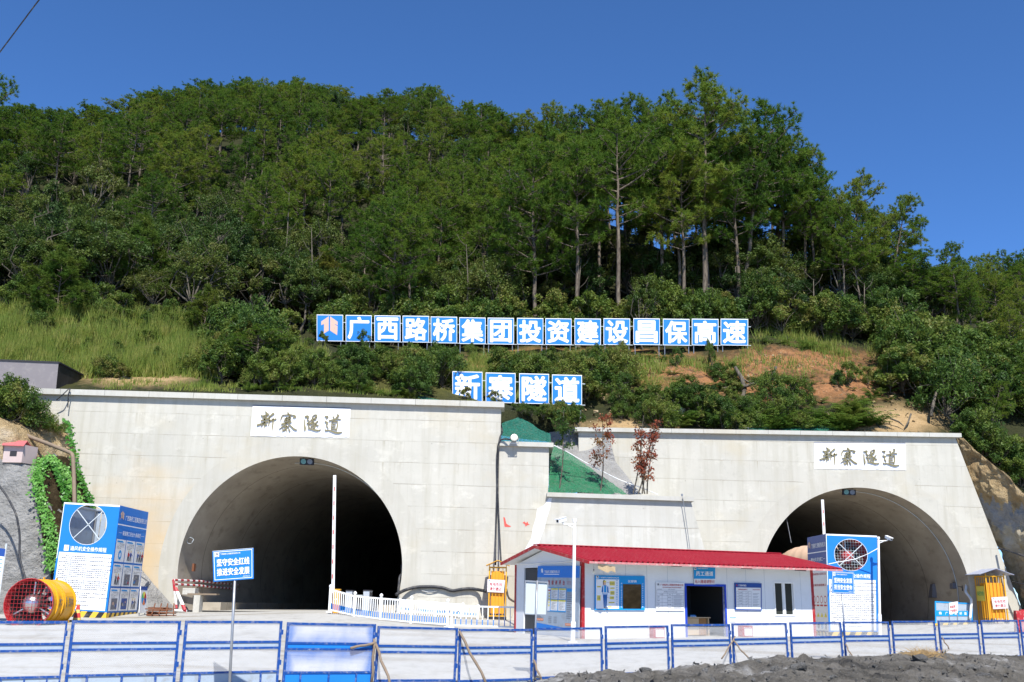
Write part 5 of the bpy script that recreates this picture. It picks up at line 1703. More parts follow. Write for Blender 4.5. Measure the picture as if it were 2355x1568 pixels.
for k, c in enumerate('班前讲评台'):
    mb.text(f7, c, hX(607 + 61 * k), hY(568), hX(640 + 61 * k), hY(490), 0.006, 'red_ink', 0.02)
for k in range(3):
    mb.rect(f7, hX(915), hY(512 + 20 * k), hX(985), hY(508 + 20 * k), 0.006, 'red_ink')
mb.rect(f7, hX(560), hY(1010), hX(915), hY(610), 0.006, 'sky_print')
mb.rect(f7, hX(563), hY(1000), hX(658), hY(620), 0.009, 'board_white')
mb.rect(f7, hX(563), hY(670), hX(658), hY(650), 0.011, 'red_ink')
mb.poly(f7, [(hX(598), hY(970)), (hX(616), hY(970)), (hX(624), hY(800)), (hX(600), hY(800))], 0.011, 0, 'dark_print')
mb.poly(f7, [(hX(597), hY(810)), (hX(626), hY(810)), (hX(622), hY(735)), (hX(604), hY(735))], 0.012, 0, 'sky_print')
mb.disc(f7, hX(612), hY(718), 0.014, 0.012, 'skin_ink', 10)
for k in range(5):
    mb.rect(f7, hX(630), hY(725 + 50 * k), hX(652), hY(695 + 50 * k), 0.011, 'yellow_ink')
for c_ in range(2):
    for r_ in range(2):
        x0, x1 = (668, 780) if c_ == 0 else (792, 908)
        y0, y1 = (622, 800) if r_ == 0 else (812, 990)
        mb.rect(f7, hX(x0), hY(y1), hX(x1), hY(y0), 0.009, 'board_white')
        mb.rect(f7, hX(x0), hY(y0 + 28), hX(x1), hY(y0), 0.011, 'yellow_ink')
        mb.text(f7, ['班前检查', '安全交底', '作业要点', '应急处置'][c_ + 2 * r_], hX(x0 + 30), hY(y0 + 22), hX(x1 - 30), hY(y0 + 7), 0.012, 'green_ink')
        for k in range(7):
            mb.text(f7, ['进场先查看工作面', '检查机具和用电', '佩戴好防护用品', '设备运转要正常', '通道保持畅通着', '发现隐患要上报', '听从指挥不违章'][k], hX(x0 + 12), hY(y0 + 52 + 18 * k), hX(x1 - 14 - 20 * (k % 3)), hY(y0 + 42 + 18 * k), 0.012, 'black_ink')
mb.rect(f7, hX(922), hY(675), hX(1060), hY(622), 0.006, 'sky_print')
for k in range(13):
    mb.rect(f7, hX(925), hY(700 + 34 * k), hX(985 + 60 * ((k * 7) % 3) / 2), hY(690 + 34 * k), 0.006, 'grey_ink')
for k in range(4):
    for c_ in range(2):
        mb.text(f7, '安全讲评', hX(640 + 85 * c_), hY(1108 + 30 * k), hX(690 + 85 * c_), hY(1090 + 30 * k), 0.006, 'grey_ink')
for (a, b, y) in ((435, 555, 1150), (910, 1048, 1205)):
    mb.rect(f7, hX(a), hY(y + 20), hX(b), hY(y - 18), 0.006, 'orange_ink')
    mb.text(f7, '安全生产责任', hX(a + 8), hY(y + 12), hX(b - 8), hY(y - 10), 0.009, 'board_white')
for k in range(3):
    mb.rect(f7, hX(440), hY(1085 + 18 * k), hX(500 + 20 * k), hY(1078 + 18 * k), 0.006, 'grey_ink')
mb.build('print', 'blue_print', th)
# bulb hanging from the eave
p = np.array(W_(*[onfront(1365, 1300, 0.35)[0], -0.35, onfront(1365, 1300, 0.35)[1]]))
th = thing('hanging_bulb', 'bare light bulb hanging on a wire under the red eave', 'light bulb', tuple(p))
MB().tube([p + Z3 * 0.25, p + [0.01, 0, 0.1], p - Z3 * 0.10], 0.008, 5).build('wire', 'grey_metal', th)
mb = MB()
mb.tube([p - Z3 * 0.10, p - Z3 * 0.16], 0.018, 8)
bulb = MB().tube([p - Z3 * z for z in (0.155, 0.18, 0.21, 0.24, 0.262)], [0.016, 0.035, 0.045, 0.036, 0.008], 12)
mb.build('socket', 'dark_gap', th)
bulb.build('bulb', 'lamp_glass', th, smooth=True)
# red extinguisher boxes at the foot of the wall
for k, (px0, px1, py0, py1) in enumerate(((1501, 1527, 1439, 1466), (1705, 1730, 1437, 1463))):
    s0_, z1_ = onfront(px0, py0, 0.25)
    s1_, z0_ = onfront(px1, py1, 0.25)
    gz_ = float(zg(*W_((s0_ + s1_) / 2, -0.2, 0)[:2]))
    th = thing('extinguisher_box', ['red extinguisher box at the foot of the cabin wall, left of the doorway', 'red extinguisher box at the foot of the cabin wall, right of the doorway'][k], 'extinguisher box',
               tuple(W_((s0_ + s1_) / 2, -0.15, gz_)), 'extinguisher boxes along the cabin')
    mb = MB().rect(ffr, s0_, gz_, s1_, z1_, 0.28, depth=0.25)
    mb.build('case', 'red_paint', th)
    mb = MB().rect(ffr, s0_ + 0.10, gz_ + 0.04, s1_ - 0.03, gz_ + 0.30, 0.284)
    mb.build('label_plate', 'board_white', th)
    mb = MB()
    for j in range(3):
        mb.text(ffr, ['灭火器箱', '火警', '消防'][j], s0_ + 0.08 + 0.06 * j, z1_ - 0.10 - 0.06 * j, s1_ - 0.06, z1_ - 0.05 - 0.06 * j, 0.286, 'board_white')
    mb.build('lettering', 'board_white', th)

# ------------------------------------------------------------------ desk and attendant inside
dc = W_(0, 0, 0)
DZ_ = onfront(1600, 1417, -0.6)[1] - zfl - 0.755
def room(s, t, z):
    return W_(d0 + s, t - 0.72, zfl + z + (DZ_ if z > 0.05 else 0))
th = thing('office_desk', 'wooden desk with pale and brown panels inside the doorway', 'desk', tuple(room(0.8, 1.6, 0)))
mb = MB()
def rbox(mb, s0, s1, t0, t1, z0, z1, m):
    mb.hexa([room(s0, t0, z0), room(s1, t0, z0), room(s1, t1, z0), room(s0, t1, z0), room(s0, t0, z1), room(s1, t0, z1), room(s1, t1, z1), room(s0, t1, z1)], m)
mb = MB(); rbox(mb, 0.02, 1.55, 1.25, 1.95, 0.72, 0.755, 'wood_pale'); mb.build('desk_top', 'wood_pale', th)
mb = MB(); rbox(mb, 0.12, 0.42, 1.29, 1.31, 0.08, 0.71, 'wood_brown'); rbox(mb, 1.02, 1.36, 1.29, 1.31, 0.08, 0.71, 'wood_brown'); mb.build('side_panel', 'wood_brown', th)
mb = MB(); rbox(mb, 0.425, 1.015, 1.30, 1.32, 0.08, 0.71, 'wood_pale'); mb.build('front_panel', 'wood_pale', th)
for a in (0.06, 1.46):
    mb = MB(); rbox(mb, a, a + 0.05, 1.3, 1.9, 0.0, 0.715, 'wood_pale'); mb.build('leg', 'wood_pale', th)
mb = MB()
rbox(mb, 0.72, 1.02, 1.45, 1.70, 0.757, 0.80, 'board_white')
rbox(mb, 0.76, 1.00, 1.48, 1.66, 0.802, 0.835, 'sky_print')
pap = mb.build('paper_stack', 'board_white', loc=tuple(room(0.87, 1.57, 0.757)))
tag(pap, 'stack of papers and folders lying on the office desk', 'papers')

def skinned(name, joints, edges, mat, parent=None, sub=2, root=0):
    me = bpy.data.meshes.new(name)
    off = ORG[parent.name]
    me.from_pydata([(np.asarray(j[0]) - off).tolist() for j in joints], edges, [])
    ob = bpy.data.objects.new(name, me)
    COL.objects.link(ob)
    ob.modifiers.new('skin', 'SKIN')
    for i, j in enumerate(joints):
        r = j[1]
        me.skin_vertices[0].data[i].radius = (r, r) if np.isscalar(r) else r
        me.skin_vertices[0].data[i].use_root = (i == root)
    sb = ob.modifiers.new('smooth', 'SUBSURF')
    sb.levels = sb.render_levels = sub
    bpy.context.view_layer.update()
    dg = bpy.context.evaluated_depsgraph_get()
    fin = bpy.data.meshes.new_from_object(ob.evaluated_get(dg))
    fin.name = name
    ob.modifiers.clear()
    ob.data = fin
    bpy.data.meshes.remove(me)
    fin.materials.clear()
    fin.materials.append(M[mat])
    fin.polygons.foreach_set('use_smooth', [True] * len(fin.polygons))
    ob.parent = parent
    ORG[ob.name] = off
    return ob
pr_ = room(0.20, 2.25, 0.0)
person = thing('person', 'person in dark clothing sitting behind the desk in the dim doorway', 'person', tuple(pr_))
A_ = lambda s, t, z: room(0.20 + s, 2.25 + t, z)
J = [(A_(0, 0.05, 0.50), 0.15), (A_(0, 0.02, 0.72), 0.145), (A_(0, -0.02, 0.92), 0.155), (A_(0, -0.03, 1.04), 0.10), (A_(0, -0.04, 1.12), 0.052),
     (A_(0, -0.06, 1.20), 0.075), (A_(0, -0.07, 1.28), 0.092), (A_(0, -0.06, 1.34), 0.06),
     (A_(-0.19, -0.03, 0.99), 0.065), (A_(-0.25, -0.10, 0.80), 0.045), (A_(-0.10, -0.40, 0.79), 0.032),
     (A_(0.19, -0.03, 0.99), 0.065), (A_(0.26, -0.10, 0.80), 0.045), (A_(0.14, -0.42, 0.79), 0.032),
     (A_(-0.10, -0.12, 0.47), 0.085), (A_(-0.12, -0.42, 0.48), 0.06), (A_(-0.12, -0.45, 0.10), 0.04), (A_(-0.12, -0.58, 0.05), 0.035),
     (A_(0.10, -0.12, 0.47), 0.085), (A_(0.12, -0.42, 0.48), 0.06), (A_(0.12, -0.45, 0.10), 0.04), (A_(0.12, -0.58, 0.05), 0.035)]
Eg = [(0, 1), (1, 2), (2, 3), (3, 4), (4, 5), (5, 6), (6, 7), (2, 8), (8, 9), (9, 10), (2, 11), (11, 12), (12, 13), (0, 14), (14, 15), (15, 16), (16, 17), (0, 18), (18, 19), (19, 20), (20, 21)]
# hands: palm, four fingers and a thumb each
for s, w in ((-1, 10), (1, 13)):
    b = J[w][0]
    fwd = -e2 * 1.0
    k0 = len(J)
    J.append((b + fwd * 0.06, 0.024)); Eg.append((w, k0))
    for i in range(4):
        o = e1 * (i - 1.5) * 0.020
        L_ = [0.034, 0.040, 0.038, 0.030][i]
        a = len(J)
        J += [(b + fwd * 0.10 + o, 0.0095), (b + fwd * (0.10 + L_) + o, 0.009), (b + fwd * (0.10 + 1.8 * L_) + o - Z3 * 0.012, 0.0075)]
        Eg += [(k0, a), (a, a + 1), (a + 1, a + 2)]
    a = len(J)
    J += [(b + fwd * 0.055 - e1 * s * 0.035, 0.010), (b + fwd * 0.09 - e1 * s * 0.05, 0.009)]
    Eg += [(k0, a), (a, a + 1)]
body = skinned('body', J, Eg, 'skin', person)
mb = MB()
cap_c = A_(0, -0.05, 1.30)
dome(mb, cap_c - Z3 * 0.02, Z3, 0.098, 0.09, 18, 6)
mb.build('hair', 'hair', person, smooth=True)
mb = MB()
for s in (-1, 1):
    mb.disc(frame(A_(0.032 * s, -0.155, 1.275), e1, Z3), 0, 0, 0.011, 0.004, 'black_ink', 8)
fcn = frame(A_(0, -0.16, 1.22), e1, Z3)
mb.poly(fcn, [(-0.022, -0.012), (0.022, -0.012), (0.014, -0.004), (-0.014, -0.004)], 0.006, 0, 'red_ink')
mb.poly(fcn, [(-0.013, 0.015), (0.013, 0.015), (0.005, 0.05), (-0.005, 0.05)], 0.012, 0.02, 'skin_ink')
mb.build('face', 'skin_ink', person)
Jc = [(J[i][0], J[i][1] * 1.14) for i in (0, 1, 2, 3)] + [(J[i][0], J[i][1] * 1.2) for i in (8, 9)] + [(J[9][0] * 0.15 + J[10][0] * 0.85, 0.042)] + [(J[i][0], J[i][1] * 1.2) for i in (11, 12)] + [(J[12][0] * 0.15 + J[13][0] * 0.85, 0.042)]
skinned('jacket', Jc, [(0, 1), (1, 2), (2, 3), (2, 4), (4, 5), (5, 6), (2, 7), (7, 8), (8, 9)], 'dark_cloth', person)
Jt = [(J[i][0], J[i][1] * 1.16) for i in (0, 14, 15, 16, 18, 19, 20)]
skinned('trousers', Jt, [(0, 1), (1, 2), (2, 3), (0, 4), (4, 5), (5, 6)], 'dark_cloth', person)
th = thing('stool', 'dark stool under the person behind the desk', 'stool', tuple(A_(0, 0.02, 0)))
MB().box(A_(0, 0.03, 0.33), (0.36, 0.36, 0.05), (e1, e2, Z3)).build('seat', 'wood_brown', th)
for a in (-0.14, 0.14):
    for b in (-0.12, 0.18):
        MB().bar(A_(a, b, 0), A_(a, b, 0.31), 0.035).build('leg', 'grey_metal', th)

# ------------------------------------------------------------------ blue site fence
FENCE = [(-150, 1426, -18, 1425.5), (-12, 1425.5, 155.6, 1425.7), (165.4, 1424, 415.7, 1425.7), (426, 1425, 649, 1425.7), (658, 1426.7, 861.5, 1435), (866, 1435, 1049.6, 1444), (1055.7, 1444, 1223.9, 1444),
         (1230, 1442.5, 1384.7, 1439.5), (1391.7, 1438.6, 1536.5, 1435), (1543, 1433.5, 1677.5, 1432.5), (1683, 1432, 1808, 1429.5), (1816, 1429.5, 1932.8, 1427.3), (1938, 1427, 2042, 1427), (2049.6, 1426, 2148, 1425),
         (2156.5, 1425, 2247, 1424), (2254.4, 1424, 2338, 1423.4), (2344, 1423.4, 2424, 1423), (2430, 1423, 2505, 1422.5)]
FENCE = [f for f in FENCE if f[0] > -20 and f[0] < 2400]
PH = 1.27
def fence_proto(kind):
    """a panel two metres wide standing on the origin: frame, two perforated sheets, band, kick board"""
    ORG['proto'] = np.zeros(3)
    th = thing('fence_panel', 'x', 'fence panel', (0, 0, 0))
    fr = lambda x, z, w=0.0: np.array([x, -w, z])
    f = 0.05
    mb = MB()
    mb.rect(fr, -1, 0.0, -1 + f, PH, 0.02, depth=0.045)
    mb.rect(fr, 1 - f, 0.0, 1, PH, 0.02, depth=0.045)
    zs = [(PH - f, PH), (PH - 0.445, PH - 0.445 + f * 0.9), (PH - 0.565, PH - 0.565 + f * 0.9), (0.235, 0.235 + f * 0.8)] if kind != 'plain' else \
         [(PH - f, PH), (PH - 0.445, PH - 0.445 + f), (PH - 0.575, PH - 0.575 + f), (0.09, 0.09 + f)]
    for a, b in zs:
        mb.rect(fr, -1 + f + 0.001, a, 1 - f - 0.001, b, 0.018, depth=0.04)
    if kind != 'plain':
        mb.rect(fr, -1 + f + 0.001, 0.0, 1 - f - 0.001, 0.035, 0.018, depth=0.04)
        for x in (-0.62, 0.0, 0.62):
            mb.rect(fr, x - 0.02, 0.036, x + 0.02, 0.234, 0.016, depth=0.03)
    for z in (PH * 0.30, PH * 0.78):
        mb.rect(fr, 1.0, z, 1.035, z + 0.10, 0.012, depth=0.03)
    mb.build('panel_frame', 'fence_blue', th)
    sheet = 'perforated_blue' if kind == 'sprayed' else 'perforated'
    bm_ = 'blue_print' if kind == 'sprayed' else 'fence_band'
    mb = MB().rect(fr, -1 + f, zs[1][0], 1 - f, zs[0][1] - 0.01, 0.0)
    mb.build('perforated_sheet', sheet, th)
    mb = MB().rect(fr, -1 + f, zs[3][0], 1 - f, zs[2][1] - 0.01, 0.0)
    mb.build('perforated_sheet', sheet, th)
    mb = MB().rect(fr, -1 + f, zs[2][1] - 0.01, 1 - f, zs[1][0] + 0.01, 0.004, depth=0.003)
    mb.build('band', bm_, th)
    if kind != 'plain':
        mb = MB().rect(fr, -1 + f, 0.01, 1 - f, zs[3][0] + 0.02, -0.004, depth=0.003)
        mb.build('kick_board', bm_, th)
    return th
protos = {k: fence_proto(k) for k in ('kick', 'sprayed', 'plain')}
used = set()
NAMES = ['first', 'second', 'third', 'fourth', 'fifth', 'sixth', 'seventh', 'eighth', 'ninth', 'tenth', 'eleventh', 'twelfth', 'thirteenth', 'fourteenth']
POSTS = []
for i, (xa, ya, xb, yb) in enumerate(FENCE):
    kind = 'sprayed' if abs(xa - 658) < 1 else ('kick' if xa < 600 else 'plain')
    a, b = fence_at(xa, ya), fence_at(xb, yb)
    POSTS.append((a, b))
    mid = (a + b) / 2 - Z3 * PH
    ux = (b - a) / 2.0
    n = norm(np.cross(Z3, ux))                  # backwards
    mw = Matrix(((ux[0], n[0], 0, mid[0]), (ux[1], n[1], 0, mid[1]), (ux[2], 0, 1, mid[2]), (0, 0, 0, 1)))
    if kind == 'sprayed':
        lab = 'blue sprayed fence panel with a solid blue band and blue kick board'
    elif kind == 'kick':
        lab = NAMES[i] + ' fence panel from the left, white perforated sheets over a grey kick board'
    else:
        lab = NAMES[i - 4] + ' white perforated fence panel to the right of the blue sprayed one'
    if kind not in used:
        used.add(kind)
        t_ = protos[kind]
        t_['label'] = lab
        t_['group'] = 'blue framed fence panels along the yard'
        t_.matrix_world = mw
    else:
        dup(protos[kind], lab, 'blue framed fence panels along the yard', mw)
# sticks propping the fence
def ground_front(px, py):
    return onground(px, py)
STICKS = [((861, 1476), (807, 1488), 0.03, 0.10, 'pale stick tied level across the blue sprayed fence panel'),
          ((858, 1467), (855, 1566), 0.03, 0.05, 'upright stick tied to the post right of the blue sprayed panel'),
          ((861, 1479), (898, 1572), 0.03, 0.75, 'slanting stick propping the fence right of the blue sprayed panel'),
          ((1053, 1450), (1119, 1570), 0.03, 0.75, 'dark slanting stick propping the fence below the yellow cabinet'),
          ((1223.9, 1516), (1246, 1566), 0.025, 0.5, 'short slanting stick at the foot of the grey sign pole'),
          ((1682, 1470), (1728, 1521), 0.02, 0.7, 'longer leg of the crossed sticks before the doorway'),
          ((1686, 1462), (1660, 1512), 0.02, 0.4, 'short leg of the crossed sticks before the doorway'),
          ((1940, 1479), (1961, 1512), 0.02, 0.5, 'thin stick slanting from the foot of the blue sign at right'),
          ((2161.7, 1464), (2182, 1490), 0.02, 0.4, 'thin stick behind the dry brush at right')]
for (a, b, r, out, lab) in STICKS:
    p = fence_at(*a)
    nn = norm(np.cross(FD, Z3))                 # towards the camera
    p = p + nn * 0.06
    Yb = fence_at(*b)[1] - out
    q = P(b[0], b[1], Yb)
    k = np.linspace(0, 1, 6)[:, None]
    pts = p * (1 - k) + q * k + np.array([[0.015 * math.sin(i * 2.1), 0, 0.01 * math.cos(i * 1.7)] for i in range(6)])
    st = MB().tube(pts, [r, r * 1.05, r, r * 1.1, r, r * 1.1], 6).build('stick', 'wood', smooth=True, loc=tuple(q))
    tag(st, lab, 'stick', 'sticks propping the fence')

# ------------------------------------------------------------------ signs on poles in front of the fence
def pole_sign(name, label, corners, pole_top, pole_foot, Y, lines, back=False):
    tl, tr, br, bl = (P(*c, Y) for c in corners)
    ft = P(*pole_foot, Y)
    gz_ = float(zg(ft[0], ft[1]))
    foot = np.array([ft[0], ft[1], min(gz_, ft[2]) - 0.3])
    th = thing(name, label, 'sign', (foot[0], foot[1], max(gz_, foot[2])))
    fr = quadframe(tl, tr, br, bl)
    W = np.linalg.norm(tr - tl)
    Hh = np.linalg.norm(tl - bl)
    tp = P(*pole_top, Y)
    if not back:
        tp = tp + np.array([0, 0.04, 0.0])
        MB().poly(fr, [(0, 0), (1, 0), (1, 1), (0, 1)], 0, 0.025).build('panel', 'blue_print', th)
        mb = MB()
        a, b = 0.03, 0.03 * W / Hh
        t_ = 0.014
        for (x0, y0, x1, y1) in ((a, b, 1 - a, b + t_ * W / Hh), (a, 1 - b - t_ * W / Hh, 1 - a, 1 - b), (a, b + t_ * W / Hh, a + t_, 1 - b - t_ * W / Hh), (1 - a - t_, b + t_ * W / Hh, 1 - a, 1 - b - t_ * W / Hh)):
            mb.rect(fr, x0, y0, x1, y1, 0.004, 'white_print')
        mb.rect(fr, 0, 0.985, 1, 1.0, 0.003, 'pale_metal')
        mb.rect(fr, 0.055, 0.795, 0.16, 0.945, 0.004, 'white_print')
        emblem(mb, fr, 0.07, 0.84, 0.135, 0.93, 0.006, 'grey_ink')
        mb.rect(fr, 0.07, 0.808, 0.135, 0.820, 0.006, 'grey_ink')
        mb.text(fr, COMPANY, 0.175, 0.845, 0.68, 0.90, 0.005, 'white_print', 0.015)
        mb.text(fr, lines[0], 0.095, 0.475, 0.905, 0.725, 0.005, 'white_print', 0.03, 2)
        mb.text(fr, lines[1], 0.095, 0.165, 0.905, 0.415, 0.005, 'white_print', 0.03, 2)
        mb.text(fr, '昌保高速1标', 0.74, 0.085, 0.91, 0.125, 0.005, 'white_print')
        mb.build('lettering', 'white_print', th)
        for x in (0.32, 0.56):
            MB().disc(fr, x, 0.11, 0.008, 0.006, n=8, depth=0.03).build('bolt', 'grey_metal', th)
        MB().tube([foot, tp + (tp - foot) * 0.0 + Z3 * Hh * 0.8 - Z3 * 0.0], 0.026, 10).build('pole', 'grey_metal', th, smooth=True)
    else:
        MB().poly(fr, [(0, 0), (1, 0), (1, 1), (0, 1)], 0, 0.015).build('panel', 'pale_metal', th)
        mb = MB()
        for (x0, y0, x1, y1) in ((0, 0, 1, 0.03), (0, 0.955, 1, 1.0), (0, 0.03, 0.045, 0.955), (0.955, 0.03, 1, 0.955)):
            mb.rect(fr, x0, y0, x1, y1, 0.03, 'grey_metal', 0.028)
        mb.build('rim', 'grey_metal', th)
        MB().tube([foot, foot * 0.5 + tp * 0.5 - np.array([0, 0.05, 0]), tp - np.array([0, 0.05, 0])], 0.026, 10).build('pole', 'grey_metal', th, smooth=True)
    return th
pole_sign('site_sign', 'tilted blue sign reading 坚守安全红线 on a grey pole before the left tunnel', [(488.3, 1265), (582.5, 1257.8), (582.8, 1328.8), (490.9, 1335.6)], (537, 1330), (530, 1572), 19.6, ('坚守安全红线', '推进安全发展'))
pole_sign('site_sign', 'blue sign reading 坚持安全发展 on a grey pole before the right fan housing', [(1912, 1311.8), (1963, 1314.6), (1964.6, 1363.7), (1912.7, 1361.7)], (1937.8, 1362), (1943.5, 1508), 31.2, ('坚持安全发展', '担当安全使命'))
pole_sign('site_sign', 'grey back of a sign on a pole standing before the cabin end wall', [(1206.9, 1332), (1261, 1335.6), (1257.3, 1413.2), (1204.8, 1411)], (1235, 1333), (1225.6, 1542), 26.3, None, back=True)

# ------------------------------------------------------------------ camera poles
def cctv(label, foot, joint, top, Y, right):
    a, j, b = P(*foot, Y), P(*joint, Y), P(*top, Y)
    gz_ = float(zg(a[0], a[1]))
    a = np.array([a[0], a[1], gz_])
    th = thing('camera_pole', label, 'camera pole', tuple(a))
    mb = MB()
    mb.tube([a, a * 0.02 + j * 0.98, j, j + Z3 * 0.06, b], [0.085, 0.085, 0.085, 0.06, 0.055], 14)
    mb.box(a + Z3 * 0.02, (0.30, 0.30, 0.04))
    mb.build('pole', 'white_paint', th, smooth=False)
    s = 1 if right else -1
    mb = MB()
    t = b + Z3 * 0.02
    mb.tube([t, t + Z3 * 0.10], 0.075, 12)
    mb.bar(t - Z3 * 0.10, t + np.array([s * 0.42, -0.08, -0.08]), 0.045)
    mb.bar(t - Z3 * 0.22, t + np.array([s * 0.30, -0.05, -0.09]), 0.03)
    mb.build('bracket', 'white_paint', th)
    c = t + np.array([s * 0.42, -0.10, 0.06])
    ax = norm([s * (0.75 if not right else 0.25), -0.75, -0.28])
    x = norm(np.cross(ax, Z3))
    mb = MB()
    mb.box(c + ax * 0.08, (0.13, 0.40, 0.12), (x, ax, np.cross(x, ax)))
    mb.box(c + ax * 0.11 + np.cross(x, ax) * 0.07, (0.16, 0.46, 0.02), (x, ax, np.cross(x, ax)))
    mb.bar(c - Z3 * 0.12, c, 0.05)
    k = mb.build('camera', 'white_paint', th)
    MB().tube([c + ax * 0.275, c + ax * 0.290], 0.045, 12).build('lens', 'dark_gap', k)
    return th
cctv('white camera pole with a camera looking left, before the cabin corner', (1316.4, 1471), (1318, 1430), (1321, 1199), 35.2, False)
cp2 = cctv('white camera pole beside the right fan housing, camera on top', (2023.5, 1466), (2022.3, 1412), (2019.2, 1238), 49.7, True)
pts = [P(2018.5, 1256, 49.7), P(2018, 1262, 49.7)]
ca_ = [P(2018, 1259, 49.6), P(1995, 1272, 49.9), P(1965, 1284, 50.2), P(1930, 1290, 49.8), P(1905, 1295, 47)]
w_ = MB().tube(ca_, 0.02, 6).build('wire', 'white_paint', smooth=True, loc=tuple(ca_[0]))
tag(w_, 'white wire looping from the right camera pole across the fan housing', 'wire')

# ------------------------------------------------------------------ lifting barriers
def barrier(label, foot, top, Y, box=True):
    a, b = P(*foot, Y), P(*top, Y)
    gz_ = float(zg(a[0], a[1]))
    a = np.array([a[0], a[1], gz_])
    th = thing('lifting_barrier', label, 'barrier', tuple(a))
    mb = MB().bar(a + Z3 * 0.9, b, 0.14, 0.07, up=np.array([0, 1.0, 0]), m='white_paint')
    d_ = (b - a) / np.linalg.norm(b - a)
    for k in range(8):
        q = b - d_ * (0.55 + 0.68 * k)
        if q[2] > a[2] + 1.0:
            mb.bar(q - [0, 0.02, 0], q - d_ * 0.20 - [0, 0.02, 0], 0.045, 0.07, up=np.array([0, 1.0, 0]), m='red_ink')
    mb.build('arm', 'white_paint', th)
    c = a + np.array([0.16, 0.15, 0.52])
    MB().box(c, (0.30, 0.36, 1.04)).build('motor_case', 'orange_paint', th)
    MB().box(c + Z3 * 0.54, (0.34, 0.40, 0.05)).build('case_lid', 'yellow_paint', th)
    MB().box(c + np.array([0, -0.19, 0.1]), (0.12, 0.012, 0.06)).build('label_plate', 'white_paint', th)
    MB().tube([a + np.array([0.0, 0.0, 0.95]), a + np.array([0.12, 0.08, 0.95])], 0.05, 10).build('pivot', 'grey_metal', th)
barrier('raised red and white barrier pole before the dark mouth of the left tunnel', (763, 1405), (769.5, 1091), 48.0)
barrier('raised red and white barrier pole rising behind the right fan housing', (1906, 1455), (1890.5, 1147), 55.6)

# turnstiles
for k, (x0, x1, yt, yb) in enumerate(((793, 813.5, 1357, 1408), (833.4, 852.5, 1356.7, 1408))):
    Y = 50.2
    a, b = P(x0, yb, Y), P(x1, yb, Y)
    t_ = P(x0, yt, Y)
    gz_ = float(zg(a[0], Y))
    w = (b[0] - a[0]) * 0.72
    c = np.array([a[0] + w / 2, Y + 0.5, gz_])
    th = thing('turnstile', ['grey turnstile cabinet nearer the white barrier pole', 'grey turnstile cabinet nearer the tunnel edge'][k], 'turnstile', tuple(c), 'turnstiles in the left tunnel mouth')
    h = t_[2] - gz_
    MB().box(c + Z3 * h / 2, (w, 1.1, h)).build('cabinet', simple('turnstile_steel_%d' % k, (0.50, 0.52, 0.54), 0.35, 0.1, 4, metal=0.3), th)
    MB().box(c + Z3 * (h + 0.02), (w + 0.04, 1.14, 0.05)).build('lid', 'dark_gap', th)
    MB().box(c + np.array([w / 2 + 0.004, 0.0, h * 0.82]), (0.02, 0.9, 0.25)).build('side_cover', 'dark_gap', th)
    if k == 0:
        q = P(833, 1366.5, Y)
        MB().tube([c + np.array([w / 2, -0.2, h * 0.80]), np.array([q[0] - 0.02, Y + 0.3, c[2] + h * 0.80])], 0.022, 8).build('arm', 'pale_metal', th)

# ------------------------------------------------------------------ white railings
def rail_panel(label, a, b, za, zb_, ha, hb, n, group, post_a=True, post_b=True, knob=True, lean=None, foot=True):
    """a, b: feet of the end posts; posts, rails, balusters"""
    a, b = np.asarray(a, float), np.asarray(b, float)
    th = thing('railing_panel', label, 'railing', tuple(a), group)
    up = Z3 if lean is None else norm(lean)
    T0, T1 = a + up * ha, b + up * hb
    for s, (q, h, on) in enumerate(((a, ha, post_a), (b, hb, post_b))):
        if on:
            mb = MB().bar(q - up * 0.02, q + up * (h + 0.04), 0.10, m='white_paint')
            if knob:
                mb.tube([q + up * (h + 0.04), q + up * (h + 0.08), q + up * (h + 0.13), q + up * (h + 0.16)], [0.075, 0.08, 0.06, 0.015], 10, m='white_paint')
            if foot:
                mb.box(q + up * 0.03, (0.26, 0.26, 0.07), m='white_paint')
            mb.build('post', 'white_paint', th)
    d = b - a
    mb = MB()
    mb.bar(a + up * ha * 0.94, b + up * hb * 0.94, 0.05, 0.07)
    mb.build('top_rail', 'white_paint', th)
    mb = MB()
    mb.bar(a + up * 0.14, b + up * 0.14, 0.05, 0.06)
    mb.build('bottom_rail', 'white_paint', th)
    for i in range(n):
        k = (i + 0.7) / (n + 0.4)
        p = a + d * k
        h = ha * (1 - k) + hb * k
        k2 = 0.14 + (h * 0.94 - 0.14) * 0.33
        MB().bar(p + up * 0.14, p + up * k2, 0.036, m='blue_print').bar(p + up * (k2 + 0.0006), p + up * h * 0.94, 0.038, m='white_paint').build('baluster', 'white_paint', th)
    return th
RP = [(757, 1407, 1350, 47.2), (813.5, 1420, 1366, 46.8), (874, 1428, 1371, 46.4), (944, 1435.5, 1376, 46.0), (1028, 1441, 1383, 45.6)]
RLAB = ['first panel of the white railing, next to the white barrier pole', 'second panel of the white railing, before the turnstiles', 'third panel of the white railing, before the edge of the tunnel mouth', 'last panel of the white railing, ending before the leaning panels']
for k in range(4):
    a, b = P(RP[k][0], RP[k][1], RP[k][3]), P(RP[k + 1][0], RP[k + 1][1], RP[k + 1][3])
    ha = P(RP[k][0], RP[k][2], RP[k][3])[2] - a[2]
    hb = P(RP[k + 1][0], RP[k + 1][2], RP[k + 1][3])[2] - b[2]
    a[2] += 0; b[2] += 0
    rail_panel(RLAB[k], a, b, 0, 0, ha, hb, 12 if k < 3 else 15, 'white railing along the ramp', post_a=(k == 0))
a, b = P(1038, 1443, 44.4), P(1208, 1449, 42.6)
h = P(1038, 1388, 44.4)[2] - a[2]
rail_panel('long white railing with blue footed bars, between ramp and cabin', a, b, 0, 0, h, h, 13, 'white railing along the ramp', knob=False)
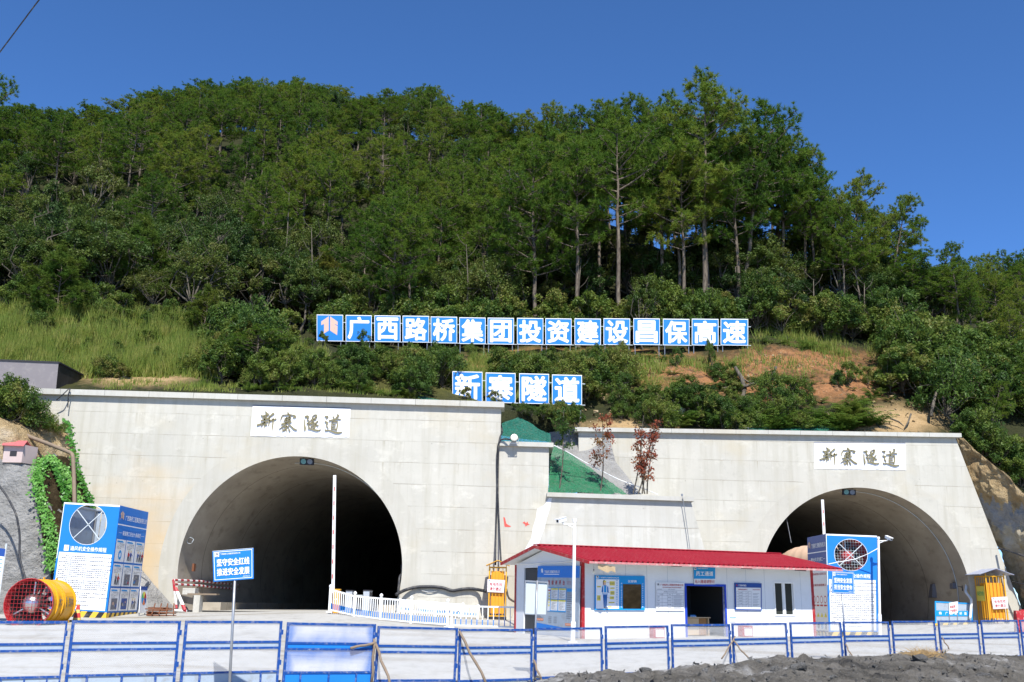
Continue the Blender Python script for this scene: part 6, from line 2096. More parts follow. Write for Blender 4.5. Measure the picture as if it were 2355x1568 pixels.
# stacked railing panels leaning on the wall
for k, (x0, x1, yt0, yt1, Y, lab) in enumerate(((917, 1063, 1374, 1369, 52.3, 'rearmost of the spare railing panels leaning on the wing wall'),
                                              (925, 1055, 1378, 1378, 51.9, 'middle one of the spare railing panels leaning on the wing wall'),
                                              (1000, 1098, 1381, 1383, 51.5, 'right hand one of the spare railing panels leaning on the wing wall'))):
    yb = 1419
    a, b = P(x0, yb, Y - 0.5), P(x1, yb + 2, Y - 0.5)
    a[2], b[2] = float(zg(a[0], a[1])) + 0.02, float(zg(b[0], b[1])) + 0.02
    h = P(x0, yt0, Y)[2] - a[2]
    rail_panel(lab, a, b, 0, 0, h, h * 0.98, 26 if k < 2 else 15, 'spare railing panels', knob=False, lean=(0.02 * k, 0.42, 1.0), foot=False)

# ------------------------------------------------------------------ yellow switch cabinets
def warning_plate(th, corners, Y, lines, m='red_ink', bg='board_white', small=True):
    fr = quadframe(*(P(*c, Y) for c in corners))
    pl_ = MB().poly(fr, [(0, 0), (1, 0), (1, 1), (0, 1)], 0, 0.015).build('warning_plate', bg, th)
    mb = MB()
    n = len(lines)
    for k, t in enumerate(lines):
        y1 = 0.76 - k * 0.36 if n > 1 else 0.72
        mb.text(fr, t, 0.13, y1 - 0.28, 0.87, y1, 0.004, m, 0.015, 1)
    if small:
        mb.text(fr, COMPANY, 0.25, 0.84, 0.75, 0.89, 0.004, 'grey_ink')
        emblem(mb, fr, 0.06, 0.82, 0.15, 0.92, 0.004, 'dark_print')
    for (x0, y0, x1, y1) in ((0.02, 0.025, 0.98, 0.035), (0.02, 0.965, 0.98, 0.975), (0.02, 0.035, 0.027, 0.965), (0.973, 0.035, 0.98, 0.965)):
        mb.rect(fr, x0, y0, x1, y1, 0.003, m)
    mb.build('lettering', m, pl_)
def cage(label, c, w, d, h, box, roofpts, tin):
    th = thing('switch_cabinet', label, 'switch cabinet', tuple(c))
    mb = MB()
    for x in (-w / 2, w / 2):
        for y in (0, d):
            mb.bar(c + [x, y, 0.0], c + [x, y, h], 0.06)
    for z in (0.18, h - 0.03):
        mb.bar(c + [-w / 2, 0, z], c + [w / 2, 0, z], 0.05)
        mb.bar(c + [-w / 2, d, z], c + [w / 2, d, z], 0.05)
        for x in (-w / 2, w / 2):
            mb.bar(c + [x, 0, z], c + [x, d, z], 0.05)
    mb.build('cage_frame', 'yellow_paint', th)
    nb = 5
    for i in range(1, nb):
        x = -w / 2 + w * i / nb
        MB().bar(c + [x, -0.005, 0.2], c + [x, -0.005, h - 0.05], 0.028).build('cage_bar', 'yellow_paint', th)
    for s in (-1, 1):
        for i in range(1, 5):
            MB().bar(c + [s * w / 2, d * i / 5, 0.2], c + [s * w / 2, d * i / 5, h - 0.05], 0.028).build('cage_bar', 'yellow_paint', th)
    bw, bd, bz0, bz1 = box
    MB().box(c + [0, 0.08 + bd / 2, (bz0 + bz1) / 2], (bw, bd, bz1 - bz0)).build('switch_box', 'orange_paint', th)
    for x in (-w / 2 + 0.03, w / 2 - 0.03):
        MB().box(c + [x, 0.1, 0.07], (0.14, 0.3, 0.14)).build('foot', 'dark_gap', th)
    ow, zr = roofpts
    mb = MB()
    for s in (-1, 1):
        e = c + [s * ow, -0.30, h + 0.04]
        r = c + [0, -0.30, h + zr]
        k = np.array([0, d + 0.55, 0.0])
        mb.hexa([e, r, r + k, e + k, e + [0, 0, 0.03], r + [0, 0, 0.03], r + k + [0, 0, 0.03], e + k + [0, 0, 0.03]] if s < 0 else [r, e, e + k, r + k, r + [0, 0, 0.03], e + [0, 0, 0.03], e + k + [0, 0, 0.03], r + k + [0, 0, 0.03]])
    mb.build('cage_roof', tin, th)
    for s in (-1, 1):
        MB().bar(c + [s * w / 2, -0.02, h], c + [s * w / 2, -0.02, h + 0.12], 0.04).build('roof_post', 'yellow_paint', th)
    return th
Yc = 52.0
a, b = P(1123, 1424, Yc), P(1162, 1424, Yc)
c = (a + b) / 2
c[2] = float(zg(c[0], c[1]))
hc = P(1140, 1301, Yc)[2] - c[2]
lc = cage('yellow caged switch cabinet with a small gabled roof, left of the cabin', c, b[0] - a[0], 0.8, hc, ((b[0] - a[0]) * 0.78, 0.55, 0.3, hc - 0.22), (0.60, 0.30), 'yellow_paint')
warning_plate(lc, [(1120.8, 1329.6), (1161, 1332), (1158, 1361.2), (1120, 1359)], Yc - 0.07, ('有电危险', '请勿靠近'))
Yc = 56.0
a, b = P(2276, 1429, Yc), P(2318, 1429, Yc)
c = (a + b) / 2
c[2] = float(zg(c[0], c[1]))
hc = P(2297, 1322, Yc)[2] - c[2]
rc = cage('yellow caged switch cabinet under a grey tin roof, beside the right tunnel mouth', c, b[0] - a[0], 1.25, hc, ((b[0] - a[0]) * 0.80, 0.9, 0.3, hc - 0.38), (0.95, 0.36), 'tin')
warning_plate(rc, [(2279, 1371.8), (2315.5, 1369.6), (2318.5, 1397), (2283.5, 1398.8)], Yc - 0.08, ('有电危险', '请勿靠近'))
xs_ = c[0] - (b[0] - a[0]) / 2 - 0.05
fr = frame(np.array([xs_, Yc + 1.15, c[2] + hc - 1.35]), np.array([0, -1.0, 0]), Z3)
pl_ = MB().rect(fr, 0, 0, 0.95, 0.80, 0.0, depth=0.015).build('warning_plate', 'yellow_ink', rc)
MB().text(fr, '高压危险', 0.1, 0.28, 0.85, 0.52, 0.004, None, 0.015).build('lettering', 'green_ink', pl_)

# floodlight on the wing wall
c = P(1182, 1004.5, 52.9)
th = thing('floodlight', 'round white floodlight standing on the wing wall coping', 'floodlight', tuple(P(1182, 1013, 53.0)))
mb = MB()
ax = norm([0.05, -1, -0.15])
mb.tube([c + ax * 0.0, c - ax * 0.10, c - ax * 0.24], [0.20, 0.18, 0.08], 20)
mb.tube([c + ax * 0.02, c - ax * 0.03], 0.225, 20)
mb.build('housing', 'dark_gap', th, smooth=False)
mb = MB()
dome(mb, c + ax * 0.02, ax, 0.20, 0.05, 20, 6)
mb.build('lamp_glass', 'lamp_glass', th, smooth=True)
mb = MB()
for s in (-0.23, 0.23):
    mb.bar(c + [s, 0.05, 0], c + [s, 0.05, -0.30], 0.03)
mb.bar(c + [-0.23, 0.05, -0.29], c + [0.23, 0.05, -0.29], 0.03)
mb.build('stand', 'grey_metal', th)

# black cables and pipes
def cable(name, label, pts, r, mat='black_rubber', cat='cable', n=8, smooth_n=3, group=None):
    pts = np.array([np.asarray(p, float) for p in pts])
    dn = []
    for a, b in zip(pts[:-1], pts[1:]):
        for t in np.linspace(0, 1, 6)[:-1]:
            dn.append(a * (1 - t) + b * t)
    dn.append(pts[-1])
    dn = np.array(dn)
    for _ in range(smooth_n):
        dn[1:-1] = (dn[:-2] + 2 * dn[1:-1] + dn[2:]) / 4
    o_ = MB().tube(dn, r, n).build(name, mat, smooth=True, loc=tuple(dn[0]))
    return tag(o_, label, cat, group)
Yw = 53.38
cable('cable', 'black cable down the wing wall, bowing left to the yellow cabinet', [P(1175, 1009, 52.9), P(1160, 1007, 53.1), P(1150, 1010, 53.2), P(1144, 1022, 53.18), P(1142, 1060, Yw), P(1143, 1110, Yw), P(1142, 1150, Yw), P(1140, 1220, Yw), P(1139, 1297, 52.6)], 0.045)
cable('cable', 'black cable down the wing wall, ending at the right of the yellow cabinet', [P(1152, 975, 54.3), P(1155, 992, 53.6), P(1149, 1003, 53.2), P(1146, 1022, 53.15), P(1144.5, 1080, Yw), P(1144, 1130, Yw), P(1147, 1200, Yw), P(1152, 1297, 52.6)], 0.045)
def z6(x, y):
    return (1300 / 1.74 + x * 0.19523, (2300 + y * 0.3397) / 1.74)
cable('corrugated_pipe', 'thick black pipe lying along the wall from tunnel mouth to yellow cabinet', [P(*z6(838, 222), 52.6), P(*z6(930, 172), 53.2), P(*z6(1070, 132), 53.36), P(*z6(1260, 128), 53.36), P(*z6(1390, 140), 53.36), P(*z6(1500, 182), 53.36), P(*z6(1600, 160), 53.36), P(*z6(1720, 150), 53.36), P(*z6(1820, 168), 53.3), P(*z6(1892, 182), 52.6)], 0.085, cat='pipe', n=12)
cable('cable', 'thin grey cable sagging under the thick black pipe', [P(*z6(1060, 145), 53.4), P(*z6(1130, 175), 53.42), P(*z6(1230, 200), 53.42), P(*z6(1330, 180), 53.42), P(*z6(1380, 145), 53.4)], 0.02, 'grey_metal')
cable('corrugated_pipe', 'black pipe standing at the right edge of the left tunnel mouth', [P(*z6(862, 205), 52.9), P(*z6(870, 120), 53.6), P(*z6(880, 0), 53.8), P(925, 1318, 54.0), P(924, 1296, 54.2)], 0.07, cat='pipe')
cable('cable', 'cables drooping from the yellow cabinet to the cabin', [P(1164, 1352, 52.3), P(1168, 1372, 51.5), P(1178, 1380, 50), P(1190, 1384, 48), P(1196, 1388, 46)], 0.05)
cable('guy_wire', 'thin grey wire hanging over the low retaining wall down behind the red roof', [P(1569, 1141, 52.3), P(1571, 1152, 52.35), P(1580, 1215, 52.4), P(1588, 1275, 52.4)], 0.02, 'grey_metal', 'wire', 5, 0)
cable('guy_wire', 'white rope slanting over the green net down to the low coping', [P(1273, 1022, 53.3), P(1300, 1035, 53.6), P(1350, 1064, 54), P(1420, 1100, 54.4), P(1480, 1122, 54.6), P(1512, 1135, 53.5)], 0.025, 'white_paint', 'rope', 5, 1)
MB_ = P(1568, 1139, 52.4)
tag(MB().tube([MB_, MB_ + Z3 * 0.12], 0.05, 8).build('anchor_bolt', 'grey_metal', loc=tuple(MB_)), 'small grey anchor bolt on the low coping', 'bolt')

# ------------------------------------------------------------------ right tunnel mouth: hoarding, small signs, wires
Yh = 57.2
fr = quadframe(P(2148.6, 1380, Yh), P(2236, 1385, Yh), P(2236, 1429, Yh), P(2149.5, 1431, Yh))
th = thing('hoarding_panel', 'light blue framed hoarding panel standing in the right tunnel mouth', 'hoarding', tuple(P(2192, 1431, Yh)))
MB().rect(fr, 0, 0, 1, 1, 0, depth=0.02).build('sheet', 'fence_band', th)
mb = MB()
for (x0, y0, x1, y1) in ((0, 0, 0.035, 1), (0.965, 0, 1, 1), (0.035, 0.94, 0.965, 1), (0.035, 0.32, 0.965, 0.58)):
    mb.rect(fr, x0, y0, x1, y1, 0.02, depth=0.03)
mb.build('panel_frame', 'sky_print', th)
mb = MB()
for k, c_ in enumerate('广西路桥集团'):
    mb.text(fr, c_, 0.27 + 0.125 * k, 0.38, 0.34 + 0.125 * k, 0.53, 0.026, None, 0.02)
emblem(mb, fr, 0.10, 0.38, 0.17, 0.53, 0.026, None)
mb.build('lettering', 'white_print', th)
MB().rect(fr, 0, -0.10, 1, -0.002, 0.01, depth=0.08).build('striped_foot', 'hazard', th)
Ys = 55.6
fr = quadframe(P(2181.6, 1384.2, Ys), P(2202, 1380.8, Ys), P(2202.4, 1406.5, Ys), P(2182.4, 1410.6, Ys))
p0, p1 = P(2183, 1434, Ys), P(2202, 1434, Ys)
th = thing('warning_sign', 'small white sign reading 隧道施工 严禁烟火 before the blue hoarding', 'sign', tuple((p0 + p1) / 2))
MB().rect(fr, 0, 0, 1, 1, 0, depth=0.02).build('panel', 'board_white', th)
mb = MB()
mb.text(fr, '隧道施工', 0.1, 0.48, 0.9, 0.74, 0.004, None, 0.02)
mb.text(fr, '严禁烟火', 0.1, 0.12, 0.9, 0.38, 0.004, None, 0.02)
mb.build('lettering', 'red_ink', th)
for q, x in ((p0, 0.05), (p1, 0.95)):
    MB().bar(np.array([q[0], Ys + 0.05, float(zg(q[0], Ys)) - 0.02]), fr(x, 0.9, -0.05), 0.04).build('post', 'grey_metal', th)
# sign hung on the lining
Yi = 66.0
fr = quadframe(P(2085, 1323, Yi), P(2104, 1320.6, Yi), P(2112, 1351, Yi), P(2092, 1353.4, Yi))
th = thing('lining_sign', 'tilted white sign with blue ends hanging inside the right tunnel', 'sign', tuple(P(2099, 1337, Yi)))
MB().rect(fr, 0, 0, 1, 1, 0, depth=0.02).build('panel', 'board_white', th)
mb = MB()
mb.rect(fr, 0, 0.84, 1, 1, 0.003, 'sky_print')
mb.rect(fr, 0, 0, 1, 0.12, 0.003, 'sky_print')
for k, c_ in enumerate('明暗交界处'):
    mb.text(fr, c_, 0.38, 0.68 - 0.13 * k, 0.60, 0.79 - 0.13 * k, 0.004, 'red_ink', 0.02)
mb.build('print', 'red_ink', th)
def z5(x, y):
    return (2069 + x * 0.16857, (2100 + y * 0.2933) / 1.74)
Ya, Yb_ = 59.0, 66.0
ins = [P(*z5(850, 680 + 40 * k), 58.4) for k in range(5)]
mid = [P(*z5(480 + 14 * k, 515 + 46 * k), 61.5) for k in range(5)]
far = [P(*z5(225, 660 + 30 * k), 66.0) for k in range(5)]
for k in range(5):
    a, b, c_ = ins[k], mid[k], far[k]
    sag = lambda p, q: (p + q) / 2 - Z3 * 0.14
    cable('tunnel_wire', 'one of five dark wires strung along the right tunnel wall', [a, sag(a, b), b, sag(b, c_), c_, c_ + np.array([-0.6, 14, -0.4])], 0.022, 'black_rubber', 'wire', 5, 1, 'wires along the right tunnel wall')
th = thing('wire_bracket', 'dark bracket holding the wires at the lining of the right tunnel', 'bracket', tuple(mid[4]))
MB().bar(mid[0] + Z3 * 0.2, mid[4] - Z3 * 0.2, 0.05).build('bar', 'dark_gap', th)
for k in range(5):
    MB().tube([mid[k] - [0.10, 0, 0], mid[k] + [0.08, 0, 0]], 0.05, 8).build('insulator', 'board_white', th)
th = thing('wire_bracket', 'dark bracket at the edge of the right tunnel mouth holding the wire ends', 'bracket', tuple(ins[4]))
MB().bar(ins[0] + Z3 * 0.2, ins[4] - Z3 * 0.2, 0.05).build('bar', 'dark_gap', th)
for k, m_ in enumerate(('yellow_ink', 'red_ink', 'white_paint')):
    cable('loose_cable', ['yellow cable twisting down from the bracket at the right tunnel edge', 'red cable twisting down from the bracket at the right tunnel edge', 'white cable twisting down from the bracket at the right tunnel edge'][k],
          [P(*z5(866 + 6 * k, 680), 58.2), P(*z5(895 + 8 * k, 800), 58), P(*z5(905 - 8 * k, 900), 57.6), P(*z5(965 - 12 * k, 960), 57.3), P(*z5(975, 1010), 57.0), P(*z5(960 + 5 * k, 1100), 57.0), P(*z5(955, 1275), 57.0)], 0.03 if k < 2 else 0.075, m_)
# dark plates painted as the shade of niches, joint line and small fittings of the tunnel walls
for (x0, y0, x1, y1, Ya_, Yb_, lab) in ((360, 795, 468, 988, 64.5, 62.0, 'dark plate painted as shade of a cross recess in the right tunnel wall'), (706, 780, 750, 862, 59.6, 59.1, 'small dark plate painted as shade of a socket recess in the right tunnel wall')):
    q = [P(*z5(x0, y0 + 6), Ya_), P(*z5(x1, y0), Yb_), P(*z5(x1, y1 - 10), Yb_), P(*z5(x0, y1), Ya_)]
    q = [p_ - np.array([0.12, 0, 0]) for p_ in q]
    tag(MB().poly(quadframe(*q), [(0, 0), (1, 0), (1, 1), (0, 1)], 0, 0.25).build('niche_shade', 'grey_ink', loc=tuple(q[3])), lab, 'niche_shade')
for (c_, r_, Y_, lab) in ((P(1990, 1362, YR), 243 * YR / 2371 - 0.05, YR + 1.5, 'pale conduit bent round the lining of the right tunnel mouth'), (P(667, 1304, YL), 260 * YL / 2371 - 0.05, YL + 2.2, 'pale conduit bent round the lining of the left tunnel mouth')):
    an_ = np.linspace(R(96), R(-12), 30)
    q = [np.array([c_[0] + r_ * math.cos(a), Y_, c_[2] + r_ * math.sin(a) - 0.01]) for a in an_]
    tag(MB().tube(q, 0.022, 6).build('conduit', 'pale_metal', smooth=True, loc=tuple(q[0])), lab, 'conduit')
q = P(437, 1241, YL + 0.5)
tag(MB().tube([q + 0.16 * np.array([math.cos(a) * (1 + 0.1 * math.sin(5 * a)), 0.3 * math.sin(3 * a), math.sin(a)]) for a in np.linspace(0, 18.5, 90)], 0.012, 5).build('wire_coil', 'pale_metal', loc=tuple(q)), 'coil of pale wire hung on the left wall of the left tunnel', 'wire')
q = P(445.5, 1303, YL + 1.0)
tag(MB().box(q, (0.10, 0.3, 0.40)).build('junction_box', 'rust', loc=tuple(q)), 'small brown box on the left wall of the left tunnel', 'box')
for (px, py, Y_) in ((705, 1111, 62), (693, 1080, 58)):
    pass

# red water barrier at the right edge
p = P(2350, 1428, 50.0)
p[2] = float(zg(p[0], p[1]))
th = thing('water_barrier', 'dull red plastic barrier with holes at the right edge of the photo', 'barrier', tuple(p))
x0, x1 = P(2333.6, 1415, 50)[0], P(2333.6, 1415, 50)[0] + 1.9
zt = P(2345, 1402, 50)[2]
fr = lambda x, z, w=0.0: np.array([x0 + x, 50.0 - w, p[2] + z])
hh = zt - p[2]
mb = MB()
prof = [(0.0, 0.26), (0.18, 0.26), (0.3, 0.20), (hh * 0.9, 0.13), (hh, 0.11)]
rows = []
for (z, w) in prof:
    rows.append([fr(0, z, w), fr(1.9, z, w), fr(1.9, z, -w), fr(0, z, -w), fr(0, z, w)])
mb.grid(rows)
mb.add(rows[-1][:4], [(0, 1, 2, 3)])
for q in (0.25, 0.9, 1.5):
    mb.rect(fr, q, hh, q + 0.22, hh + 0.05, 0.08, depth=0.16)
mb.build('body', 'red_paint', th)
for q in (0.38, 0.95, 1.5):
    MB().disc(fr, q, hh * 0.62, 0.06, 0.18, n=12, depth=0.02, ry=0.10).build('hole', 'board_white', th)

# ------------------------------------------------------------------ left: cone, poster stand, rebar, guard pipes, far sign
p = P(176.5, 1421, 44.8)
p[2] = float(zg(p[0], p[1]))
hc = P(176.5, 1386, 44.8)[2] - p[2]
th = thing('traffic_cone', 'red and yellow banded traffic cone between the yellow fan and the housing', 'traffic cone', tuple(p))
MB().tube([p + Z3 * z for z in (0.04, hc * 0.5, hc)], [0.17, 0.11, 0.05], 16).build('cone', 'conestripe', th)
MB().box(p + Z3 * 0.02, (0.42, 0.42, 0.04)).build('foot', 'dark_gap', th)
fr = quadframe(P(324, 1346, 48.5), P(339, 1347, 49.4), P(336, 1408, 49.4), P(320, 1407, 48.5))
th = thing('poster_stand', 'small poster stand with a colour wheel beside the left fan housing', 'poster', tuple(P(329, 1415, 49)))
MB().rect(fr, 0, 0, 1, 1, 0, depth=0.03).build('panel', 'board_white', th)
mb = MB()
mb.rect(fr, 0, 0.86, 1, 1, 0.004, 'dark_print')
for k in range(6):
    a0, a1 = k * math.pi / 3, (k + 1) * math.pi / 3
    mb.poly(fr, [(0.55, 0.55)] + [(0.55 + 0.36 * math.cos(a), 0.55 + 0.25 * math.sin(a)) for a in np.linspace(a0, a1, 5)], 0.005, 0, ['red_ink', 'yellow_ink', 'green_ink', 'sky_print', 'orange_ink', 'dark_print'][k])
mb.build('print', 'dark_print', th)
for x in (0.1, 0.9):
    q = fr(x, 0, -0.03)
    MB().bar(np.array([q[0], q[1], float(zg(q[0], q[1]))]), q + Z3 * 0.1, 0.04).build('leg', 'grey_metal', th)
# rusty bars
rng = np.random.RandomState(12)
base = P(368, 1414, 48.6)
for k in range(16):
    px0, py0 = 334 + rng.uniform(-2, 8), 1388 + 6.5 * (k // 4) + rng.uniform(-1, 3)
    if k % 4 == 3:
        a, b = P(340 + 5 * k * 0.8, 1412, 48.0), P(352 + 5 * k * 0.8, 1384, 48.9)
        a, b = P(336 + 4.2 * k, 1411, 48.1), P(346 + 3.6 * k, 1386, 48.8)
    else:
        a, b = P(px0, py0 + 8, 48.6 + rng.uniform(-.4, .3)), P(392 + rng.uniform(-8, 14), py0 + 9 + rng.uniform(-2, 3), 48.5 + rng.uniform(-.4, .3))
    gm = float(zg((a[0] + b[0]) / 2, (a[1] + b[1]) / 2))
    a[2], b[2] = max(a[2], gm + 0.03), max(b[2], gm + 0.03)
    o_ = MB().tube([a, (a + b) / 2 - Z3 * 0.01, b], 0.028, 6).build('rusty_bar', 'rust', loc=tuple(a))
    tag(o_, 'rusty steel bar in the pile beside the left tunnel mouth', 'steel bar', 'rusty bars piled by the left tunnel')
# red and white guard pipes at the left tunnel wall
def z1(x, y):
    return (x * 0.3034, (1900 + y * 0.528) / 1.74)
Yg = 52.2
th = thing('guard_rail', 'red and white pipe guard leaning at the left edge of the left tunnel mouth', 'guard rail', tuple(P(*z1(1370, 1030), Yg)))
a, b = P(*z1(1313, 788), Yg), P(*z1(1338, 1005), Yg)
MB().tube([a, b], 0.06, 10).build('post', 'redwhite_z', th)
MB().tube([P(*z1(1330, 850), Yg), P(*z1(1402, 1020), Yg - 0.4)], 0.085, 10).build('brace', 'redwhite_z', th)
MB().tube([P(*z1(1318, 1020), Yg), P(*z1(1412, 1024), Yg - 0.4)], 0.06, 10).build('foot', 'redwhite', th)
for (y0, y1, y2) in ((790, 798, 850), (822, 832, 885)):
    q0, q1_, q2_ = P(*z1(1318, y0), Yg), P(*z1(1500, y1), 55.5), P(*z1(2080, y2), 75.0)
    MB().tube([q0, q1_, q2_], 0.06, 10).build('rail', 'redwhite', th)
# loose concrete blocks by the guard
for (x0, y0, x1, y1, Y, lab) in ((1385, 850, 1475, 900, 53.0, 'concrete block under the red and white guard pipes'), (1470, 905, 1505, 1035, 52.8, 'upright white concrete post at the left tunnel kerb'), (1420, 890, 1640, 905, 52.9, 'flat board lying on the kerb of the left tunnel')):
    tl, br = P(*z1(x0, y0), Y), P(*z1(x1, y1), Y)
    c = (tl + br) / 2
    o_ = MB().box(c + [0, 0.3, 0], (br[0] - tl[0], 0.6, tl[2] - br[2])).build('concrete_block', 'concrete_smooth' if 'board' not in lab else 'wood', loc=tuple(c))
    tag(o_, lab, 'block')
# sign board cut by the left edge
fr = quadframe(P(-46, 1252, 43), P(12.5, 1260, 43), P(1.5, 1342, 43), P(-58, 1340, 43))
th = thing('site_sign', 'white board with a dark blue head cut by the left edge of the photo', 'sign', tuple(P(-20, 1434, 43)))
MB().rect(fr, 0, 0, 1, 1, 0, depth=0.03).build('panel', 'board_white', th)
mb = MB()
mb.rect(fr, 0, 0.78, 1, 1, 0.004, 'dark_print')
for k in range(6):
    mb.rect(fr, 0.1, 0.68 - 0.11 * k, 0.95, 0.70 - 0.11 * k, 0.004, 'sky_print')
mb.build('print', 'dark_print', th)
for x, t in ((0.99, 1.15), (0.03, 1.0)):
    q = fr(x, 0, -0.05)
    MB().tube([np.array([q[0], q[1], float(zg(q[0], q[1]))]), fr(x, t, -0.05)], 0.035, 8).build('post', 'pale_metal', th)

# ------------------------------------------------------------------ slopes beside the portals
def pixel_slope(name, rows, depth, mat, amp, scale, nx=70, ny=60, label=None, cat=None, kind='structure', seed=0.0):
    """rows: list of (py, px_left, px_right); depth(px, py, u) gives the distance of that spot of the slope"""
    py = np.array([r[0] for r in rows], float)
    yy = np.linspace(py[0], py[-1], ny)
    xl = np.interp(yy, py, [r[1] for r in rows])
    xr = np.interp(yy, py, [r[2] for r in rows])
    g = np.zeros((ny, nx, 3))
    for i in range(ny):
        for j, u in enumerate(np.linspace(0, 1, nx)):
            px = xl[i] + (xr[i] - xl[i]) * u
            g[i, j] = P(px, yy[i], depth(px, yy[i], u))
    n = fbm(g + seed, scale, 4)[..., None]
    nz_ = np.gradient(g, axis=0), np.gradient(g, axis=1)
    nm = np.cross(nz_[1], nz_[0])
    nm /= np.linalg.norm(nm, axis=-1)[..., None] + 1e-9
    nm *= np.sign(-nm[..., 1:2] + 1e-9)
    edge = np.ones((ny, nx, 1))
    edge[:, -3:] = 0.25
    g = g + nm * n * amp * edge
    o_ = MB().grid(g, flip=True).build(name, mat, smooth=True)
    return tag(o_, label, cat, None, kind), g
rowsL = [(940, -260, 60), (960, -260, 112), (985, -260, 150), (1005, -260, 163), (1080, -260, 188), (1165, -260, 214), (1240, -260, 262), (1300, -260, 320), (1340, -260, 352), (1395, -260, 402), (1425, -260, 412)]
def depL(px, py, u):
    xr = np.interp(py, [r[0] for r in rowsL], [r[2] for r in rowsL])
    d = (xr - px)
    t = np.clip((py - 985) / 25.0, 0, 1)
    base = 53.45 - 0.030 * np.minimum(d, 130) - 0.004 * np.maximum(d - 130, 0)
    if py > 1240:
        base = base + 0.6 * np.clip((py - 1240) / 100, 0, 1) * np.clip(d / 60, 0, 1)
    return base + (1 - t) * 1.2 * np.clip(d / 80, 0, 1) * 0 - 0.002 * (py - 940)* np.clip(d / 120, 0, 1)
sl, gL = pixel_slope('rock_slope', rowsL, depL, 'shotcrete', 0.28, 0.55, 110, 110)
# the upper part of the left slope is bare ochre rock
sl.data.materials.append(M['ochre_rock'])
ctr = np.array([np.mean([sl.data.vertices[i].co for i in p.vertices], axis=0) for p in sl.data.polygons])
pc = pix(ctr)
up = (pc[:, 1] < 1052 + 10 * np.sin(pc[:, 0] * 0.09)) | ((pc[:, 1] > 1255) & (pc[:, 0] > 250) & (pc[:, 0] < 300) & (pc[:, 1] < 1290))
sl.data.polygons.foreach_set('material_index', up.astype(int).tolist())
rowsR = [(1005, 2196, 2215), (1030, 2204, 2240), (1080, 2220, 2300), (1130, 2240, 2352), (1180, 2258, 2420), (1230, 2278, 2520), (1320, 2312, 2560), (1440, 2358, 2600)]
def depR(px, py, u):
    xl = np.interp(py, [r[0] for r in rowsR], [r[1] for r in rowsR])
    return 58.6 - 0.024 * (px - xl) - 0.0035 * (py - 1005) * np.clip((px - xl) / 60, 0, 1)
cs, gR = pixel_slope('cut_slope', rowsR, depR, 'cut_rock', 0.42, 0.9, 90, 130, seed=5.0)
cs.data.materials.append(M['ochre_rock'])
cs.data.materials.append(M['shotcrete'])
ctr = np.array([np.mean([cs.data.vertices[i].co for i in p.vertices], axis=0) for p in cs.data.polygons])
pc = pix(ctr)
w_ = 10 * np.sin(pc[:, 0] * 0.2) + 6 * np.sin(pc[:, 0] * 0.47)
k_ = np.where(pc[:, 1] < 1142 + w_ + 0.25 * (pc[:, 0] - 2240), 1, np.where(pc[:, 1] < 1215 + w_ - 0.1 * (pc[:, 0] - 2280), 2, 0))
cs.data.polygons.foreach_set('material_index', k_.tolist())

# soil behind the low wall, sprayed concrete, green nets
def sheet(name, px_rows, mat, amp, scale, seed, n=36):
    rows = []
    for row in px_rows:
        q = np.array([P(x, y, Y) for x, y, Y in row])
        t = np.linspace(0, len(q) - 1, n)
        i = np.clip(t.astype(int), 0, len(q) - 2)
        f = (t - i)[:, None]
        rows.append(q[i] * (1 - f) + q[i + 1] * f)
    rows = np.array(rows)
    t = np.linspace(0, len(rows) - 1, n)
    i = np.clip(t.astype(int), 0, len(rows) - 2)
    f = (t - i)[:, None, None]
    g = rows[i] * (1 - f) + rows[i + 1] * f
    nn = fbm(g + seed, scale, 4)
    g[..., 1] += nn * amp
    g[..., 2] += nn * amp * 0.6
    return MB().grid(g, flip=True).build(name, mat, smooth=True, loc=tuple(g[0, 0]))
o_ = sheet('shotcrete_bank', [[(1262, 990, 58.0), (1330, 985, 58.6), (1400, 1000, 57.4)], [(1262, 1035, 57.6), (1335, 1040, 57.4), (1415, 1060, 56.9)], [(1262, 1131, 53.4), (1370, 1134, 53.6), (1475, 1136, 55.6)]], 'shotcrete', 0.12, 0.7, 2.0)
tag(o_, None, None, kind='structure')
o_ = sheet('safety_net', [[(1261, 1020, 56.6), (1275, 1022, 56.6), (1300, 1034, 56.5)], [(1261, 1060, 55.4), (1310, 1062, 55.6), (1352, 1070, 55.8)], [(1261, 1100, 54.0), (1330, 1102, 54.3), (1402, 1106, 54.6)], [(1260, 1131, 52.95), (1350, 1134, 53.0), (1442, 1135, 53.4)]], 'net_green', 0.22, 1.5, 9.0, 64)
tag(o_, 'green dust net draped over the bank behind the low coping', 'net')
o_ = sheet('safety_net', [[(1151, 950, 57.2), (1185, 956, 57.2), (1212, 968, 57.0)], [(1151, 975, 56.4), (1200, 980, 56.4), (1265, 996, 56.6)], [(1151, 1016, 54.8), (1205, 1018, 54.8), (1268, 1020, 55.2)]], 'net_teal', 0.20, 1.5, 3.0, 54)
tag(o_, 'teal dust net above the wing wall behind the floodlight', 'net')
